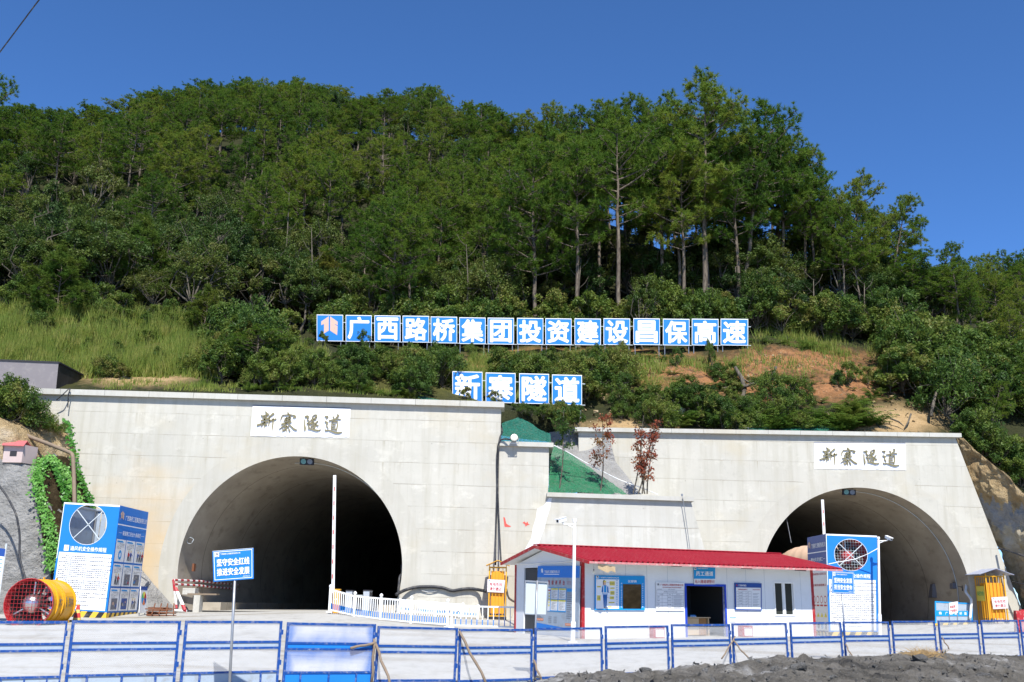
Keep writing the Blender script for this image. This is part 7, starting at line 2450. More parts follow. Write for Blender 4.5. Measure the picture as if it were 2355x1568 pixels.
for k, (a, b, yt, Y, lab) in enumerate(((1690, 1935, 977, 58.9, 'teal dust net bunched behind the right portal coping'), (635, 800, 907, 55.2, 'strip of teal dust net behind the left portal coping near its plaque'), (355, 470, 896, 55.0, 'strip of teal dust net behind the left portal coping, nearer the dark tank'), (860, 1010, 912, 55.4, 'strip of teal dust net behind the left portal coping, right of the plaque'))):
    m_ = (a + b) / 2
    up_ = 9 if k == 0 else 4
    o_ = sheet('safety_net', [[(a, yt + 4, Y + 1.5), (m_ - 20, yt, Y + 1.6), (m_ + 30, yt - up_, Y + 1.6), (b, yt + 5, Y + 1.5)], [(a, yt + 22, Y - 0.5), (m_, yt + 24, Y - 0.5), (b, yt + 24, Y - 0.5)]], 'net_teal', 0.10, 1.2, 4.0 * k, 30)
    tag(o_, lab, 'net')

# ------------------------------------------------------------------ spoil heap in front of the fence
crest = [(1150, 1600), (1235, 1563), (1290, 1550), (1360, 1549), (1450, 1541), (1530, 1536), (1640, 1529), (1720, 1518), (1790, 1507), (1850, 1511), (1900, 1512), (1950, 1506), (1990, 1507), (2060, 1500), (2100, 1497), (2130, 1496), (2200, 1502), (2290, 1503), (2360, 1506), (2520, 1512)]
cx_, cy_ = zip(*crest)
cols = np.linspace(1150, 2520, 190)
g = []
for px in cols:
    cy0 = np.interp(px, cx_, cy_)
    fy = fence_at(px, 1430)[1]
    col = []
    top = P(px, cy0, fy - 1.0)
    back = np.array([*(P(px, cy0, fy - 0.15)[:2]), 0])
    back[2] = min(float(zg(back[0], back[1])) - 0.1, top[2] - 0.3)
    col.append(back)
    for t in np.linspace(0, 1, 46):
        q = P(px, cy0 + 190 * t ** 1.15, fy - 1.0 - 19.0 * t)
        col.append(q)
    g.append(col)
g = np.array(g).transpose(1, 0, 2)
n_ = fbm(g, 0.9, 5)
n2 = fbm(g + 31, 3.0, 3)
am = np.ones(g.shape[:2])
am[0] = 0
am[1] = 0.25
g[..., 2] += (n_ * 0.13 + n2 * 0.09) * am
o_ = MB().grid(g, flip=True).build('spoil_heap', 'spoil', smooth=True)
tag(o_, None, None, kind='structure')
heap = g

def stone(c, r, seed, flat=0.65):
    rng = np.random.RandomState(seed)
    bm = bmesh.new()
    bmesh.ops.create_icosphere(bm, subdivisions=2, radius=1.0)
    k = rng.uniform(0.6, 1.2, 3) * r
    k[2] *= flat
    an = rng.uniform(0, 6.28)
    pl_ = [(norm(rng.normal(size=3)), rng.uniform(0.45, 0.8)) for _ in range(7)]
    v = np.array([q.co[:] for q in bm.verts])
    for nn, d in pl_:                            # broken flat faces
        s = v @ nn
        v = v - np.outer(np.maximum(s - d, 0), nn)
    v = v * (1 + 0.08 * rng.normal(size=(len(v), 1)))
    v = v * k
    v = v @ np.array([[math.cos(an), -math.sin(an), 0], [math.sin(an), math.cos(an), 0], [0, 0, 1]])
    f = [[q.index for q in p.verts] for p in bm.faces]
    bm.free()
    return MB().add(v + c, f)
def heap_at(px, py):
    d = ((pix(heap[1:].reshape(-1, 3)) - [px, py]) ** 2).sum(1)
    return heap[1:].reshape(-1, 3)[d.argmin()]
STN = [(1485, 1548, 0.20, 'flat brown slab of stone at the left end of the spoil heap'), (1836, 1537, 0.26, 'large dark stone under the blue sign at right on the spoil heap'), (1885, 1522, 0.13, 'grey stone left of the sign pole foot on the spoil heap'),
       (2113, 1514, 0.24, 'dark angular rock below the dry brush on the spoil heap'), (2238, 1539, 0.22, 'grey slab stone near the right end of the spoil heap'), (2262, 1552, 0.18, 'pale stone close to the bottom edge at right on the spoil heap'),
       (1745, 1525, 0.10, 'small brown stone on the crest right of the crossed sticks'), (1960, 1530, 0.09, 'small pale stone on the heap right of the sign pole'), (2010, 1536, 0.12, 'thin dark slab lying mid heap'), (1780, 1540, 0.13, 'whitish stone left of the large dark stone'),
       (2070, 1533, 0.09, 'small grey stone left of the dark angular rock'), (2170, 1545, 0.10, 'small rounded stone below the fence panel right of the brush'), (1620, 1545, 0.12, 'white block of debris left on the grey end of the heap'), (1915, 1556, 0.12, 'white stone at the bottom edge under the sign pole')]
for k, (px, py, r, lab) in enumerate(STN):
    p = heap_at(px, py) + Z3 * r * 0.15
    o_ = stone(p, r, 50 + k).build('stone', 'stone', loc=tuple(p))
    tag(o_, lab, 'stone', 'stones on the spoil heap')
# gravel: too many to count
rng = np.random.RandomState(77)
mb = MB()
flat_ = heap[1:36].reshape(-1, 3)
for k in range(2600):
    p = flat_[rng.randint(len(flat_))] + rng.uniform(-.12, .12, 3) * [1, 1, 0]
    r = 0.02 + 0.075 * rng.rand() ** 3
    a = rng.normal(size=(4, 3))
    a = a / np.linalg.norm(a, axis=1)[:, None] * r * rng.uniform(0.6, 1.3, (4, 1))
    mb.add(p + a + [0, 0, r * 0.3], [(0, 1, 2), (0, 2, 3), (0, 3, 1), (1, 3, 2)])
o_ = mb.build('gravel', 'stone')
tag(o_, 'loose gravel scattered over the spoil heap', 'gravel', kind='stuff')
# heap of pale rubble at the tunnel guard
# ------------------------------------------------------------------ things on the left slope and above the left portal
def box_from(name, label, cat, pts):
    pass
a0, b0, c0, d0_ = P(-70, 825, 54.95), P(135, 833, 54.95), P(129, 898, 54.95), P(-70, 894, 54.95)
k = np.array([0, 8.0, 0])
th = thing('water_tank', 'dark flat topped metal water tank above the left portal at the left edge', 'water tank', tuple(c0))
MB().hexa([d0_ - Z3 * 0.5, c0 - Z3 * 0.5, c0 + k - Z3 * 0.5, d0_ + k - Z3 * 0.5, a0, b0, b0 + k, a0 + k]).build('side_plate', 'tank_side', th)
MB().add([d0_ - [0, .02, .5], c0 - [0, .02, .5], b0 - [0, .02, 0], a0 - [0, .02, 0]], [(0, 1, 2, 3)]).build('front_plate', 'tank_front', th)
mb = MB()
mb.bar(a0 + [0, -.03, .03], b0 + [0.03, -.03, .03], 0.08)
mb.bar(b0 + [0.03, 0, .03], b0 + k + [0.03, 0, .03], 0.08)
mb.build('rim', 'dark_gap', th)
q = [P(203, 863, 60), P(250, 869, 58), P(253, 871, 57.8), P(253, 900, 57.6)]
cable('water_pipe', 'rusty water pipe from the tank turning down behind the coping', q, 0.08, 'rust', 'pipe', 10, 1)
cable('hose', 'thin black hose arching beside the dark tank', [P(228, 900, 56.5), P(238, 886, 56.5), P(252, 882, 56.5), P(270, 888, 56.5), P(285, 902, 56.5)], 0.03, cat='hose')
cable('hose', 'black hose hanging over the coping among the leaves', [P(130, 918, 53.0), P(145, 905, 52.9), P(157, 893, 53.1), P(162, 891, 53.1), P(157, 905, 53.0), P(156, 935, 53.2)], 0.03, cat='hose')
# little pink hut
th = thing('kennel', 'tiny pink hut with a pink sheet roof on the left slope', 'hut', tuple(P(38, 1046, 49.0)))
a, b = P(7, 1047, 49.0), P(51, 1048, 49.0)
b[2] = a[2]
h = P(38, 1020, 49.0)[2] - a[2]
k = np.array([0.25, 1.0, 0])
MB().hexa([a - Z3 * .3, b - Z3 * .3, b + k - Z3 * .3, a + k - Z3 * .3, a + Z3 * h, b + Z3 * h, b + k + Z3 * h, a + k + Z3 * h]).build('wall', 'pink_wall', th)
fr = frame(a, (b - a) / np.linalg.norm(b - a), Z3)
MB().rect(fr, 0.32, 0.0, 0.66, 0.26, 0.006).build('door_shade', 'dark_gap', th)  # dark sheet on the solid wall, painted for the shade inside the doorway
r0, r1 = P(11, 1012, 49.6), P(63, 1013.5, 49.6)
e0, e1_ = P(4, 1022, 48.8), P(55, 1024, 48.8)
MB().hexa([e0, e1_, r1, r0, e0 + Z3 * .04, e1_ + Z3 * .04, r1 + Z3 * .04, r0 + Z3 * .04]).hexa([r0, r1, r1 + [0, .9, -.35], r0 + [0, .9, -.35], r0 + Z3 * .04, r1 + Z3 * .04, r1 + [0, .9, -.31], r0 + [0, .9, -.31]]).build('roof', 'pink_roof', th)
def z7(x, y):
    return (x * 0.35088 / 1.74, (1500 + y * 0.35088) / 1.74)
cable('drain_pipe', 'grey pipe slanting down the left slope then dropping behind the fan housing', [P(*z7(145, 610), 50.6), P(*z7(310, 685), 50.4), P(*z7(560, 780), 50.6), P(*z7(818, 885), 51.0), P(*z7(832, 930), 50.9), P(*z7(842, 1150), 50.8), P(*z7(850, 1500), 50.4)], 0.10, 'wood', 'pipe', 10, 1)
cable('hose', 'black hose running down the grey slope behind the yellow fan', [P(-10, 1105, 47.0), P(14, 1135, 47.0), P(38, 1180, 46.6), P(46, 1230, 46.6), P(44, 1280, 46.4), P(56, 1320, 46.2), P(62, 1350, 45.8)], 0.05, cat='hose')
cable('power_line', 'single power line crossing the top left corner of the sky', [P(130, -50, 24), P(88, 0, 25), P(0, 118, 27), P(-60, 192, 28)], 0.02, 'black_rubber', 'power line', 6, 1)
cable('hose', 'black hose across the rock face at the right edge', [P(2296, 1259, 57.2), P(2330, 1268, 56.2), P(2354, 1277, 55.6), P(2420, 1300, 54.5)], 0.06, cat='hose')
cable('hose', 'lower thin hose on the rock face at the right edge', [P(2325, 1335, 56.5), P(2354, 1342, 55.6), P(2420, 1352, 54.5)], 0.04, cat='hose')

# ------------------------------------------------------------------ plants: shapes
def quads(c, u, v, m=None):
    """leaf quads: centres, half axes"""
    c, u, v = (np.asarray(q, float) for q in (c, u, v))
    V = np.stack([c - u, c - v * 0.9 + u * 0.05, c + u, c + v * 0.9 + u * 0.05], 1).reshape(-1, 3)
    n = len(c)
    return V, np.arange(4 * n).reshape(n, 4)
def tris(a, b, c):
    n = len(a)
    return np.stack([a, b, c], 1).reshape(-1, 3), np.arange(3 * n).reshape(n, 3)
def fast_mesh(name, V, F, mat, smooth=False):
    me = bpy.data.meshes.new(name)
    F = np.asarray(F)
    k = F.shape[1]
    me.vertices.add(len(V))
    me.vertices.foreach_set('co', np.asarray(V, np.float32).ravel())
    me.loops.add(F.size)
    me.loops.foreach_set('vertex_index', F.ravel().astype(np.int32))
    me.polygons.add(len(F))
    me.polygons.foreach_set('loop_start', np.arange(0, F.size, k, dtype=np.int32))
    me.polygons.foreach_set('loop_total', np.full(len(F), k, np.int32))
    me.materials.append(M[mat])
    me.update(calc_edges=True)
    return me
def rdir(rng, n, up=0.0):
    d = rng.normal(size=(n, 3))
    d[:, 2] += up
    return d / np.linalg.norm(d, axis=1)[:, None]
def tubes(segs, n=5):
    mb = MB()
    for path, r in segs:
        mb.tube(path, r, n, cap=False)
    return np.concatenate(mb.v), np.array(mb.f)

def pine(seed, H, crown0, spread, tuft=1.0, dens=1.0, nl=34, top=0.55, needles=26):
    """long-needled pine: leaning trunk, upturned limbs, bottle-brush tufts"""
    rng = np.random.RandomState(seed)
    lean = rng.uniform(-.05, .05, 2)
    zt = np.linspace(0, H, 10)
    wig = np.cumsum(rng.uniform(-.09, .09, (10, 2)), 0) * H / 16
    tr = np.stack([lean[0] * zt + wig[:, 0], lean[1] * zt + wig[:, 1], zt], -1)
    rad = np.interp(zt / H, [0, .1, .6, 1], [0.021 * H * .62, 0.016 * H * .62, 0.010 * H * .62, 0.012])
    at = lambda z: np.array([np.interp(z, zt, tr[:, 0]), np.interp(z, zt, tr[:, 1]), z])
    segs = [(tr, rad)]
    tc, td, ts = [], [], []
    for i in range(nl):
        k = (i + rng.uniform(0, 1)) / nl
        z = H * (crown0 + (0.97 - crown0) * k)
        # widest below the middle of the crown
        L = spread * (0.30 + 0.95 * math.sin(math.pi * min(1, 0.25 + 0.72 * k))) * rng.uniform(0.6, 1.15) * (1 - top * k * k)
        az = i * 2.4 + rng.uniform(-.6, .6)
        p0 = at(z)
        rise = rng.uniform(-0.05, 0.30) + 0.55 * k
        n = 6
        t = np.linspace(0, 1, n)
        bend = rng.uniform(-.25, .25)
        br = p0 + np.stack([np.cos(az + bend * t) * L * t, np.sin(az + bend * t) * L * t, L * (rise * t + 0.18 * t * t)], -1)
        segs.append((br, np.linspace(0.012 + 0.016 * L, 0.012, n)))
        m = max(5, int(L * 8.5 * dens))
        for j in range(m):
            tt = 1 - 0.58 * (j / max(1, m - 1)) * rng.uniform(0.7, 1)
            q = np.array([np.interp(tt, t, br[:, a]) for a in range(3)])
            if j > 0:
                sd = rdir(rng, 1, 0.75)[0]
                ln = rng.uniform(0.2, 0.7) * (0.4 + 0.30 * L)
                e = q + sd * ln * [1, 1, 0.7]
                segs.append((np.array([q, (q + e) / 2 + [0, 0, -.03], e]), np.array([0.018, 0.013, 0.008])))
                q, dr = e, sd
            else:
                dr = br[-1] - br[-2]
            dr = norm(dr + [0, 0, 0.45 * np.linalg.norm(dr)])
            for s in range(2):
                tc.append(q + rng.normal(size=3) * (0.0 if s == 0 else 0.18))
                td.append(dr)
                ts.append(rng.uniform(0.25, 0.40) * tuft)
    tc.append(at(H)); td.append(np.array([0, 0, 1.0])); ts.append(0.45 * tuft)
    tc, td, ts = np.array(tc), np.array(td), np.array(ts)
    k = needles
    C = np.repeat(tc, k, 0)
    D = np.repeat(td, k, 0)
    S = np.repeat(ts, k)
    d = rdir(rng, len(C)) * 0.95 + D * 0.75
    d /= np.linalg.norm(d, axis=1)[:, None]
    d[:, 2] -= 0.10
    sd = np.cross(d, rdir(rng, len(C)))
    sd /= np.linalg.norm(sd, axis=1)[:, None] + 1e-9
    C = C + D * (rng.uniform(-.25, .12, len(C)) * S * 1.2)[:, None]
    ln = (S * rng.uniform(0.75, 1.1, len(C)))[:, None]
    w = 0.022 * tuft
    A = C + sd * w
    B = C - sd * w
    T = C + d * ln
    V, F = tris(A, B, T)
    return tubes(segs), (V, F)

def broad(seed, H, R_, leaf, n, lobes=9, trunk=True, low=0.25, drop=0.0):
    """broad-leaved crown: leaves gathered in clumps round forking limbs"""
    rng = np.random.RandomState(seed)
    segs = []
    C, N = [], []
    base = np.zeros(3)
    fork = np.array([rng.uniform(-.1, .1) * H, rng.uniform(-.1, .1) * H, H * low * 1.1])
    segs.append((np.array([base, fork * 0.5 + rng.normal(size=3) * 0.03 * H, fork]), np.array([0.016, 0.013, 0.011]) * H))
    per = n // lobes
    for i in range(lobes):
        az = i * 2.4 + rng.uniform(-.5, .5)
        rr = R_ * math.sqrt((i + 0.4) / lobes) * 0.82
        zz = H * (low + (0.90 - low) * (rng.uniform(0.25, 1.0) if rr > 0.45 * R_ else rng.uniform(0.6, 1.0)))
        zz *= 1 - 0.22 * (rr / R_) ** 2
        c = np.array([math.cos(az) * rr, math.sin(az) * rr, zz])
        mid = fork * 0.5 + c * 0.5 + rng.normal(size=3) * 0.06 * H
        segs.append((np.array([fork, mid, c]), np.array([0.009, 0.006, 0.003]) * H))
        for _ in range(3):
            e = c + rdir(rng, 1, 0.3)[0] * R_ * 0.42
            segs.append((np.array([mid * 0.3 + c * 0.7, e]), np.array([0.004, 0.0015]) * H))
        lr = R_ * rng.uniform(0.30, 0.50)
        sub = 7
        for _ in range(sub):
            sc = c + rdir(rng, 1, 0.25)[0] * lr * rng.uniform(0.35, 1.0) * [1, 1, 0.8]
            m = per // sub
            r = lr * 0.42 * rng.uniform(0.3, 1, (m, 1)) ** 0.5
            C.append(sc + rdir(rng, m) * r)
            N.append(np.tile(sc - c, (m, 1)))
    C = np.concatenate(C)
    N = np.concatenate(N)
    nrm = rdir(rng, len(C), 0.7) + 0.7 * N / (np.linalg.norm(N, axis=1)[:, None] + 1e-6)
    nrm /= np.linalg.norm(nrm, axis=1)[:, None]
    u = np.cross(nrm, rdir(rng, len(C)))
    u /= np.linalg.norm(u, axis=1)[:, None] + 1e-9
    v = np.cross(nrm, u)
    s = (leaf * rng.uniform(0.6, 1.25, len(C)))[:, None]
    V, F = quads(C, u * s, v * s * 0.5)
    return tubes(segs), (V, F)

def fern(seed, R_, n=26):
    rng = np.random.RandomState(seed)
    A, B, T = [], [], []
    for i in range(n):
        az = rng.uniform(0, 6.28)
        L = R_ * rng.uniform(0.6, 1.1)
        d = np.array([math.cos(az), math.sin(az), 0])
        s = np.array([-d[1], d[0], 0])
        h = rng.uniform(0.5, 1.0) * L
        for t in np.linspace(0.15, 0.98, 11):
            p = d * L * t + Z3 * (h * 1.6 * t * (1 - 0.62 * t))
            w = 0.30 * L * (1 - t) ** 0.7 + 0.02
            for sg in (-1, 1):
                A.append(p); B.append(p + d * 0.07 * L); T.append(p + s * sg * w + d * 0.10 * L - Z3 * 0.04)
    return None, tris(np.array(A), np.array(B), np.array(T))

KIND = {}
def make_kind(key, name, geo, bark_m, leaf_m, crown='crown'):
    wood, leaf = geo
    KIND[key] = (name, fast_mesh('trunk', *wood, bark_m) if wood is not None else None, fast_mesh(crown, *leaf, leaf_m), crown)
for i in range(6):
    make_kind('pine%d' % i, 'pine_tree', pine(100 + i, 16.0, [0.40, 0.50, 0.34, 0.45, 0.55, 0.30][i], [3.0, 2.7, 3.2, 2.9, 2.5, 3.1][i], 0.92, [1.0, 0.9, 1.05, 1.0, 0.9, 1.1][i], [36, 32, 40, 34, 30, 42][i]), 'bark_pine', 'needles')
for i in range(2):
    make_kind('open%d' % i, 'pine_tree', pine(140 + i, 16.0, 0.46, 2.6, 1.0, 0.95, 36, 0.45), 'bark_pine', 'needles')
for i in range(3):
    make_kind('young%d' % i, 'young_pine', pine(160 + i, 6.5, 0.06, 1.9, 1.0, 1.5, 34, 0.92), 'bark_pine', 'needles_young')
for i in range(5):
    make_kind('broad%d' % i, 'broadleaf_tree', broad(200 + i, 8.5, [2.4, 2.7, 2.2, 2.8, 2.0][i], 0.108, 8200, [15, 18, 13, 20, 12][i], low=[.3, .22, .35, .25, .2][i]), 'bark_grey', 'leaves')
for i in range(4):
    make_kind('bush%d' % i, 'bush', broad(240 + i, 2.6, [1.35, 1.2, 1.45, 1.0][i], 0.070, 4800, [13, 11, 15, 9][i], low=0.10), 'bark_grey', 'leaves_bush')
for i in range(2):
    make_kind('fern%d' % i, 'fern', fern(260 + i, 0.85), None, 'leaves_fern', 'fronds')

def plant(key, p, scale, rot, label, cat, group, zs=1.0, tilt=0.0, bury=0.15, name=None):
    kname, wood, leaf, crown = KIND[key]
    name = name or kname
    s3 = (scale, scale, scale * zs)
    q = np.asarray(p, float) - Z3 * bury
    if wood is None:
        o_ = bpy.data.objects.new(name, leaf)
        COL.objects.link(o_)
        o_.location, o_.rotation_euler, o_.scale = q, (0, 0, rot), s3
        return tag(o_, label, cat, group)
    th = bpy.data.objects.new(name, None)
    COL.objects.link(th)
    th.empty_display_size = 0.3
    th.location, th.rotation_euler, th.scale = q, (tilt, 0, rot), s3
    tag(th, label, cat, group)
    for nm, me in (('trunk', wood), (crown, leaf)):
        o_ = bpy.data.objects.new(nm, me)
        COL.objects.link(o_)
        o_.parent = th
    return th

BOARD_X = [(zx(a, x0) + zx(b, x0)) / 2 for _, a, b, _, x0, _ in TOP]
BOARD_N = ['emblem'] + list('广西路桥集团投资建设昌保高速')
def where(px):
    """a landmark to find a plant by"""
    if px < 350:
        return 'above the dark tank'
    if px < 690:
        return 'above the left tunnel mouth'
    if px > 1740:
        if px < 1900:
            return 'just right of the last board'
        return 'above the right tunnel mouth' if px < 2120 else 'at the right side of the slope'
    i = int(np.argmin([abs(px - b) for b in BOARD_X]))
    return 'behind the %s upper board' % ORDW[i]
SKY_X = [-200, 0, 60, 100, 180, 240, 270, 340, 400, 460, 520, 600, 650, 720, 780, 830, 900, 960, 1010, 1060, 1120, 1160, 1200, 1280, 1340, 1400, 1450, 1500, 1560, 1600, 1650, 1700, 1740, 1800, 1850, 1900, 1930, 1990, 2050, 2090, 2110, 2150, 2190, 2220, 2260, 2354, 2600]
SKY_Y = [240, 235, 235, 245, 240, 250, 208, 202, 190, 180, 178, 168, 172, 180, 192, 214, 202, 182, 192, 212, 228, 255, 250, 232, 236, 212, 216, 216, 172, 165, 200, 246, 226, 272, 332, 392, 420, 386, 402, 482, 540, 562, 572, 600, 572, 576, 570]
skyline = lambda px: np.interp(px, SKY_X, SKY_Y)
def height_for(p, py_top):
    """how tall a plant rooted at p must be to reach the height py_top of the photograph"""
    px = pix(p)[0]
    return P(px, py_top, p[1])[2] - p[2]
rng = np.random.RandomState(21)
count = {}
SCR = np.array([0, 0])
# hand placed front pines (px of the trunk foot, top px, top py, distance, kind)
HAND = [(1612, 1600, 163, 73.5, 'open0', 'tallest pine on the slope, forked bare trunk behind the last boards'),
        (1702, 1742, 224, 75.0, 'open1', 'tall open pine against the sky, right of the tallest one'),
        (1425, 1420, 250, 73.0, 'pine1', 'tall pine with a long bare trunk behind the eleventh upper board'),
        (1560, 1560, 330, 76.0, 'pine4', 'pine with a slim trunk left of the tallest pine'),
        (1800, 1800, 285, 76.5, 'pine3', 'pine on the descending skyline, second from the tall open one'),
        (1860, 1850, 335, 77.0, 'open0', 'thin crowned pine on the descending skyline with sky through its limbs'),
        (1935, 1990, 384, 76.0, 'pine2', 'big spreading pine standing out alone on the right skyline'),
        (2035, 2075, 440, 78.5, 'open1', 'pine leaning out at the right of the big spreading pine'),
        (2185, 2185, 552, 80.0, 'open0', 'small thin pine in the dip of the right skyline'),
        (905, 890, 440, 72.5, 'pine5', 'bright leafy pine low on the slope behind the third upper board'),
        (1700, 1690, 300, 74.5, 'pine0', 'dense pine between the tallest pine and the descending skyline'),
        (1985, 1960, 500, 74.0, 'pine4', 'pine in front of the big spreading pine'),
        (2290, 2285, 610, 74.0, 'pine0', 'green pine near the right edge, below the skyline'),
        (2345, 2340, 640, 70.0, 'pine2', 'tall pine at the right edge standing on the cut slope'),
        (2225, 2225, 650, 72.0, 'pine1', 'green pine at the right of the slope, above the ochre cut'),
        (2310, 2316, 700, 68.0, 'pine3', 'green pine near the right edge, lower than its neighbours behind'),
        (2352, 2354, 790, 64.5, 'pine5', 'low green pine cut by the right edge above the ochre cut'),
        (2265, 2270, 860, 63.5, 'open1', 'slim pine with a slanting bare trunk beside the right portal')]
for (fx, tx, ty, Y, kd, lab) in HAND:
    p = P(fx, 700, Y)
    p[2] = float(zh(p[0], p[1]))
    if lab.startswith('slim pine'):
        p = P(2262, 1040, 61.5)
        p[2] = float(zh(p[0], p[1]))
    h = height_for(p, ty)
    top = P(tx, ty, Y)
    t_ = plant(kd, p, h / 16.0, rng.uniform(0, 6.28), lab, 'pine', 'pines on the slope')
    # lean towards the seen top
    ang = math.atan2(top[0] - p[0], h)
    t_.rotation_euler = (Matrix.Rotation(ang, 3, 'Y') @ Matrix.Rotation(rng.uniform(0, 6.28), 3, 'Z')).to_euler()

for k, (px, Y, dy) in enumerate(((40, 118, 4), (95, 122, 8), (180, 122, 0), (270, 126, 6), (320, 130, 0), (395, 132, 4), (455, 134, 0), (520, 138, 8), (760, 138, 6), (830, 136, 12), (1110, 112, 6), (1165, 106, 2), (1215, 104, 6), (1270, 100, 0), (1330, 98, 4), (1385, 96, 2), (1440, 94, 6), (1500, 92, 2), (1535, 90, 20))):
    p = P(px, 500, Y)
    p[2] = float(zh(p[0], p[1]))
    h = min(height_for(p, skyline(px) + dy), 21)
    t_ = plant('pine%d' % (k % 6), p, h / 16.0, rng.uniform(0, 6.28), 'pine standing on the skyline, ' + where(px), 'pine', 'pines on the slope')
    t_.scale = (1.05, 1.05, h / 16.0)
n_p = n_b = 0
seen_lab = {}
def uniq(lab):
    seen_lab[lab] = seen_lab.get(lab, 0) + 1
    return lab
ROWS = [73.5, 77, 81, 85.5, 90, 95, 100, 105.5, 111, 117, 123, 129, 135, 141, 147]
ORD = ['lowest', 'second', 'third', 'fourth', 'fifth', 'sixth', 'seventh', 'eighth', 'ninth', 'tenth', 'eleventh', 'twelfth', 'thirteenth', 'upper', 'topmost']
for ri, Y0 in enumerate(ROWS):
    xl, xr = P(-90, 600, Y0)[0], P(2450, 600, Y0)[0]
    dx = 4.1 - 0.007 * (Y0 - 73) if Y0 > 90 else 4.2
    nn = int((xr - xl) / dx)
    for k in range(nn):
        x = xl + (k + rng.uniform(0.15, 0.85)) * dx
        y = Y0 + rng.uniform(-1.8, 1.8)
        p = np.array([x, y, float(zh(x, y))])
        gp = pix(p)
        px, gpy = gp
        # beyond the crest the ground drops away: nothing to see there
        lim = np.interp(px, [0, 600, 1000, 1200, 1400, 1550, 1700, 1900, 2100, 2354], [134, 150, 143, 126, 110, 101, 93, 88, 86, 92])
        if y > lim:
            continue
        gap = (px > 1440) and (px < 2130)
        if gap and y > 88 and rng.rand() < 0.3:
            continue
        sy = skyline(px)
        leftlow = (px < 760) and (Y0 < 100)
        r_ = rng.rand()
        if leftlow:
            kd = 'broad' if r_ < 0.72 else ('young' if r_ < 0.84 else 'pine')
        elif Y0 < 80:
            kd = 'broad' if r_ < (0.62 if px < 1150 else (0.30 if px < 2150 else 0.2)) else 'pine'
        elif px < 520:
            kd = 'broad' if r_ < 0.35 else 'pine'
        else:
            kd = 'broad' if r_ < 0.10 else 'pine'
        if kd == 'pine':
            h = rng.uniform(9.5, 14.5)
            cap_ = height_for(p, sy + rng.uniform(6, 60))
            if px > 1150 and Y0 < 92:
                h = min(17.5, height_for(p, sy + abs(rng.normal()) * 95))
            h = min(h, cap_)
            if Y0 > 115 and px < 1150:
                h = min(height_for(p, sy + abs(rng.normal()) * 24), 19.5)
            if h < 3.5:
                continue
            v = rng.randint(6) if not (gap and rng.rand() < 0.4) else -1
            key = 'pine%d' % v if v >= 0 else 'open%d' % rng.randint(2)
            lab = 'pine in the %s row of the wood, %s' % (ORD[ri], where(px))
            plant(key, p, h / 16.0 * 1.0, rng.uniform(0, 6.28), uniq(lab), 'pine', 'pines on the slope', zs=1.0)
            # wider crowns for the shorter ones
            ob = COL.objects[-1].parent
            wdt = max(h / 16.0, 0.72) * rng.uniform(0.95, 1.2)
            ob.scale = (wdt, wdt, h / 16.0)
            n_p += 1
        elif kd == 'young':
            h = min(rng.uniform(4.5, 8), height_for(p, sy + 30))
            if h < 2:
                continue
            plant('young%d' % rng.randint(3), p, h / 6.5, rng.uniform(0, 6.28), uniq('young pine in the %s row of the wood %s' % (ORD[ri], where(px))), 'pine', 'young pines on the slope')
        else:
            h = min(rng.uniform(5.0, 9.0), height_for(p, sy + 20))
            if gap:
                h = min(h, 5.5)
            if h < 2:
                continue
            plant('broad%d' % rng.randint(5), p, h / 8.5, rng.uniform(0, 6.28), uniq('leafy tree in the %s row of the wood, %s' % (ORD[ri], where(px))), 'tree', 'broad leaved trees on the slope', zs=rng.uniform(0.9, 1.15))
            n_b += 1
for k in range(95):
    px = rng.uniform(-60, 1500)
    Y = rng.uniform(88, 140)
    p = P(px, 500, Y)
    p[2] = float(zh(p[0], p[1]))
    if Y > np.interp(px, [0, 600, 1000, 1200, 1400, 1550], [132, 146, 140, 122, 106, 97]):
        continue
    h = min(rng.uniform(3.0, 5.5), height_for(p, skyline(px) + 40))
    if h > 1.5:
        b_ = plant('broad%d' % rng.randint(5), p, h / 8.5, rng.uniform(0, 6.28), 'undergrowth between the pine trunks ' + where(px), 'undergrowth', 'undergrowth between the pines')
        w = h / 8.5 * 1.5
        b_.scale = (w, w, h / 8.5)
for k in range(165):
    px = rng.uniform(560, 1450) if k < 44 else (rng.uniform(1430, 2150) if k < 92 else rng.uniform(-60, 700))
    Y = rng.uniform(75, 84) if k < 44 else (rng.uniform(75.5, 85) if k < 92 else rng.uniform(69.5, 90))
    p = P(px, 500, Y)
    p[2] = float(zh(p[0], p[1]))
    h = min(rng.uniform(3.8, 7.0), height_for(p, skyline(px) + 50))
    if h > 2:
        b_ = plant('broad%d' % rng.randint(5), p, h / 8.5, rng.uniform(0, 6.28), 'thicket tree in the shade of the pines, ' + where(px), 'tree', 'thicket under the pines', name='thicket_tree')
        w = h / 8.5 * 1.35
        b_.scale = (w, w, h / 8.5)
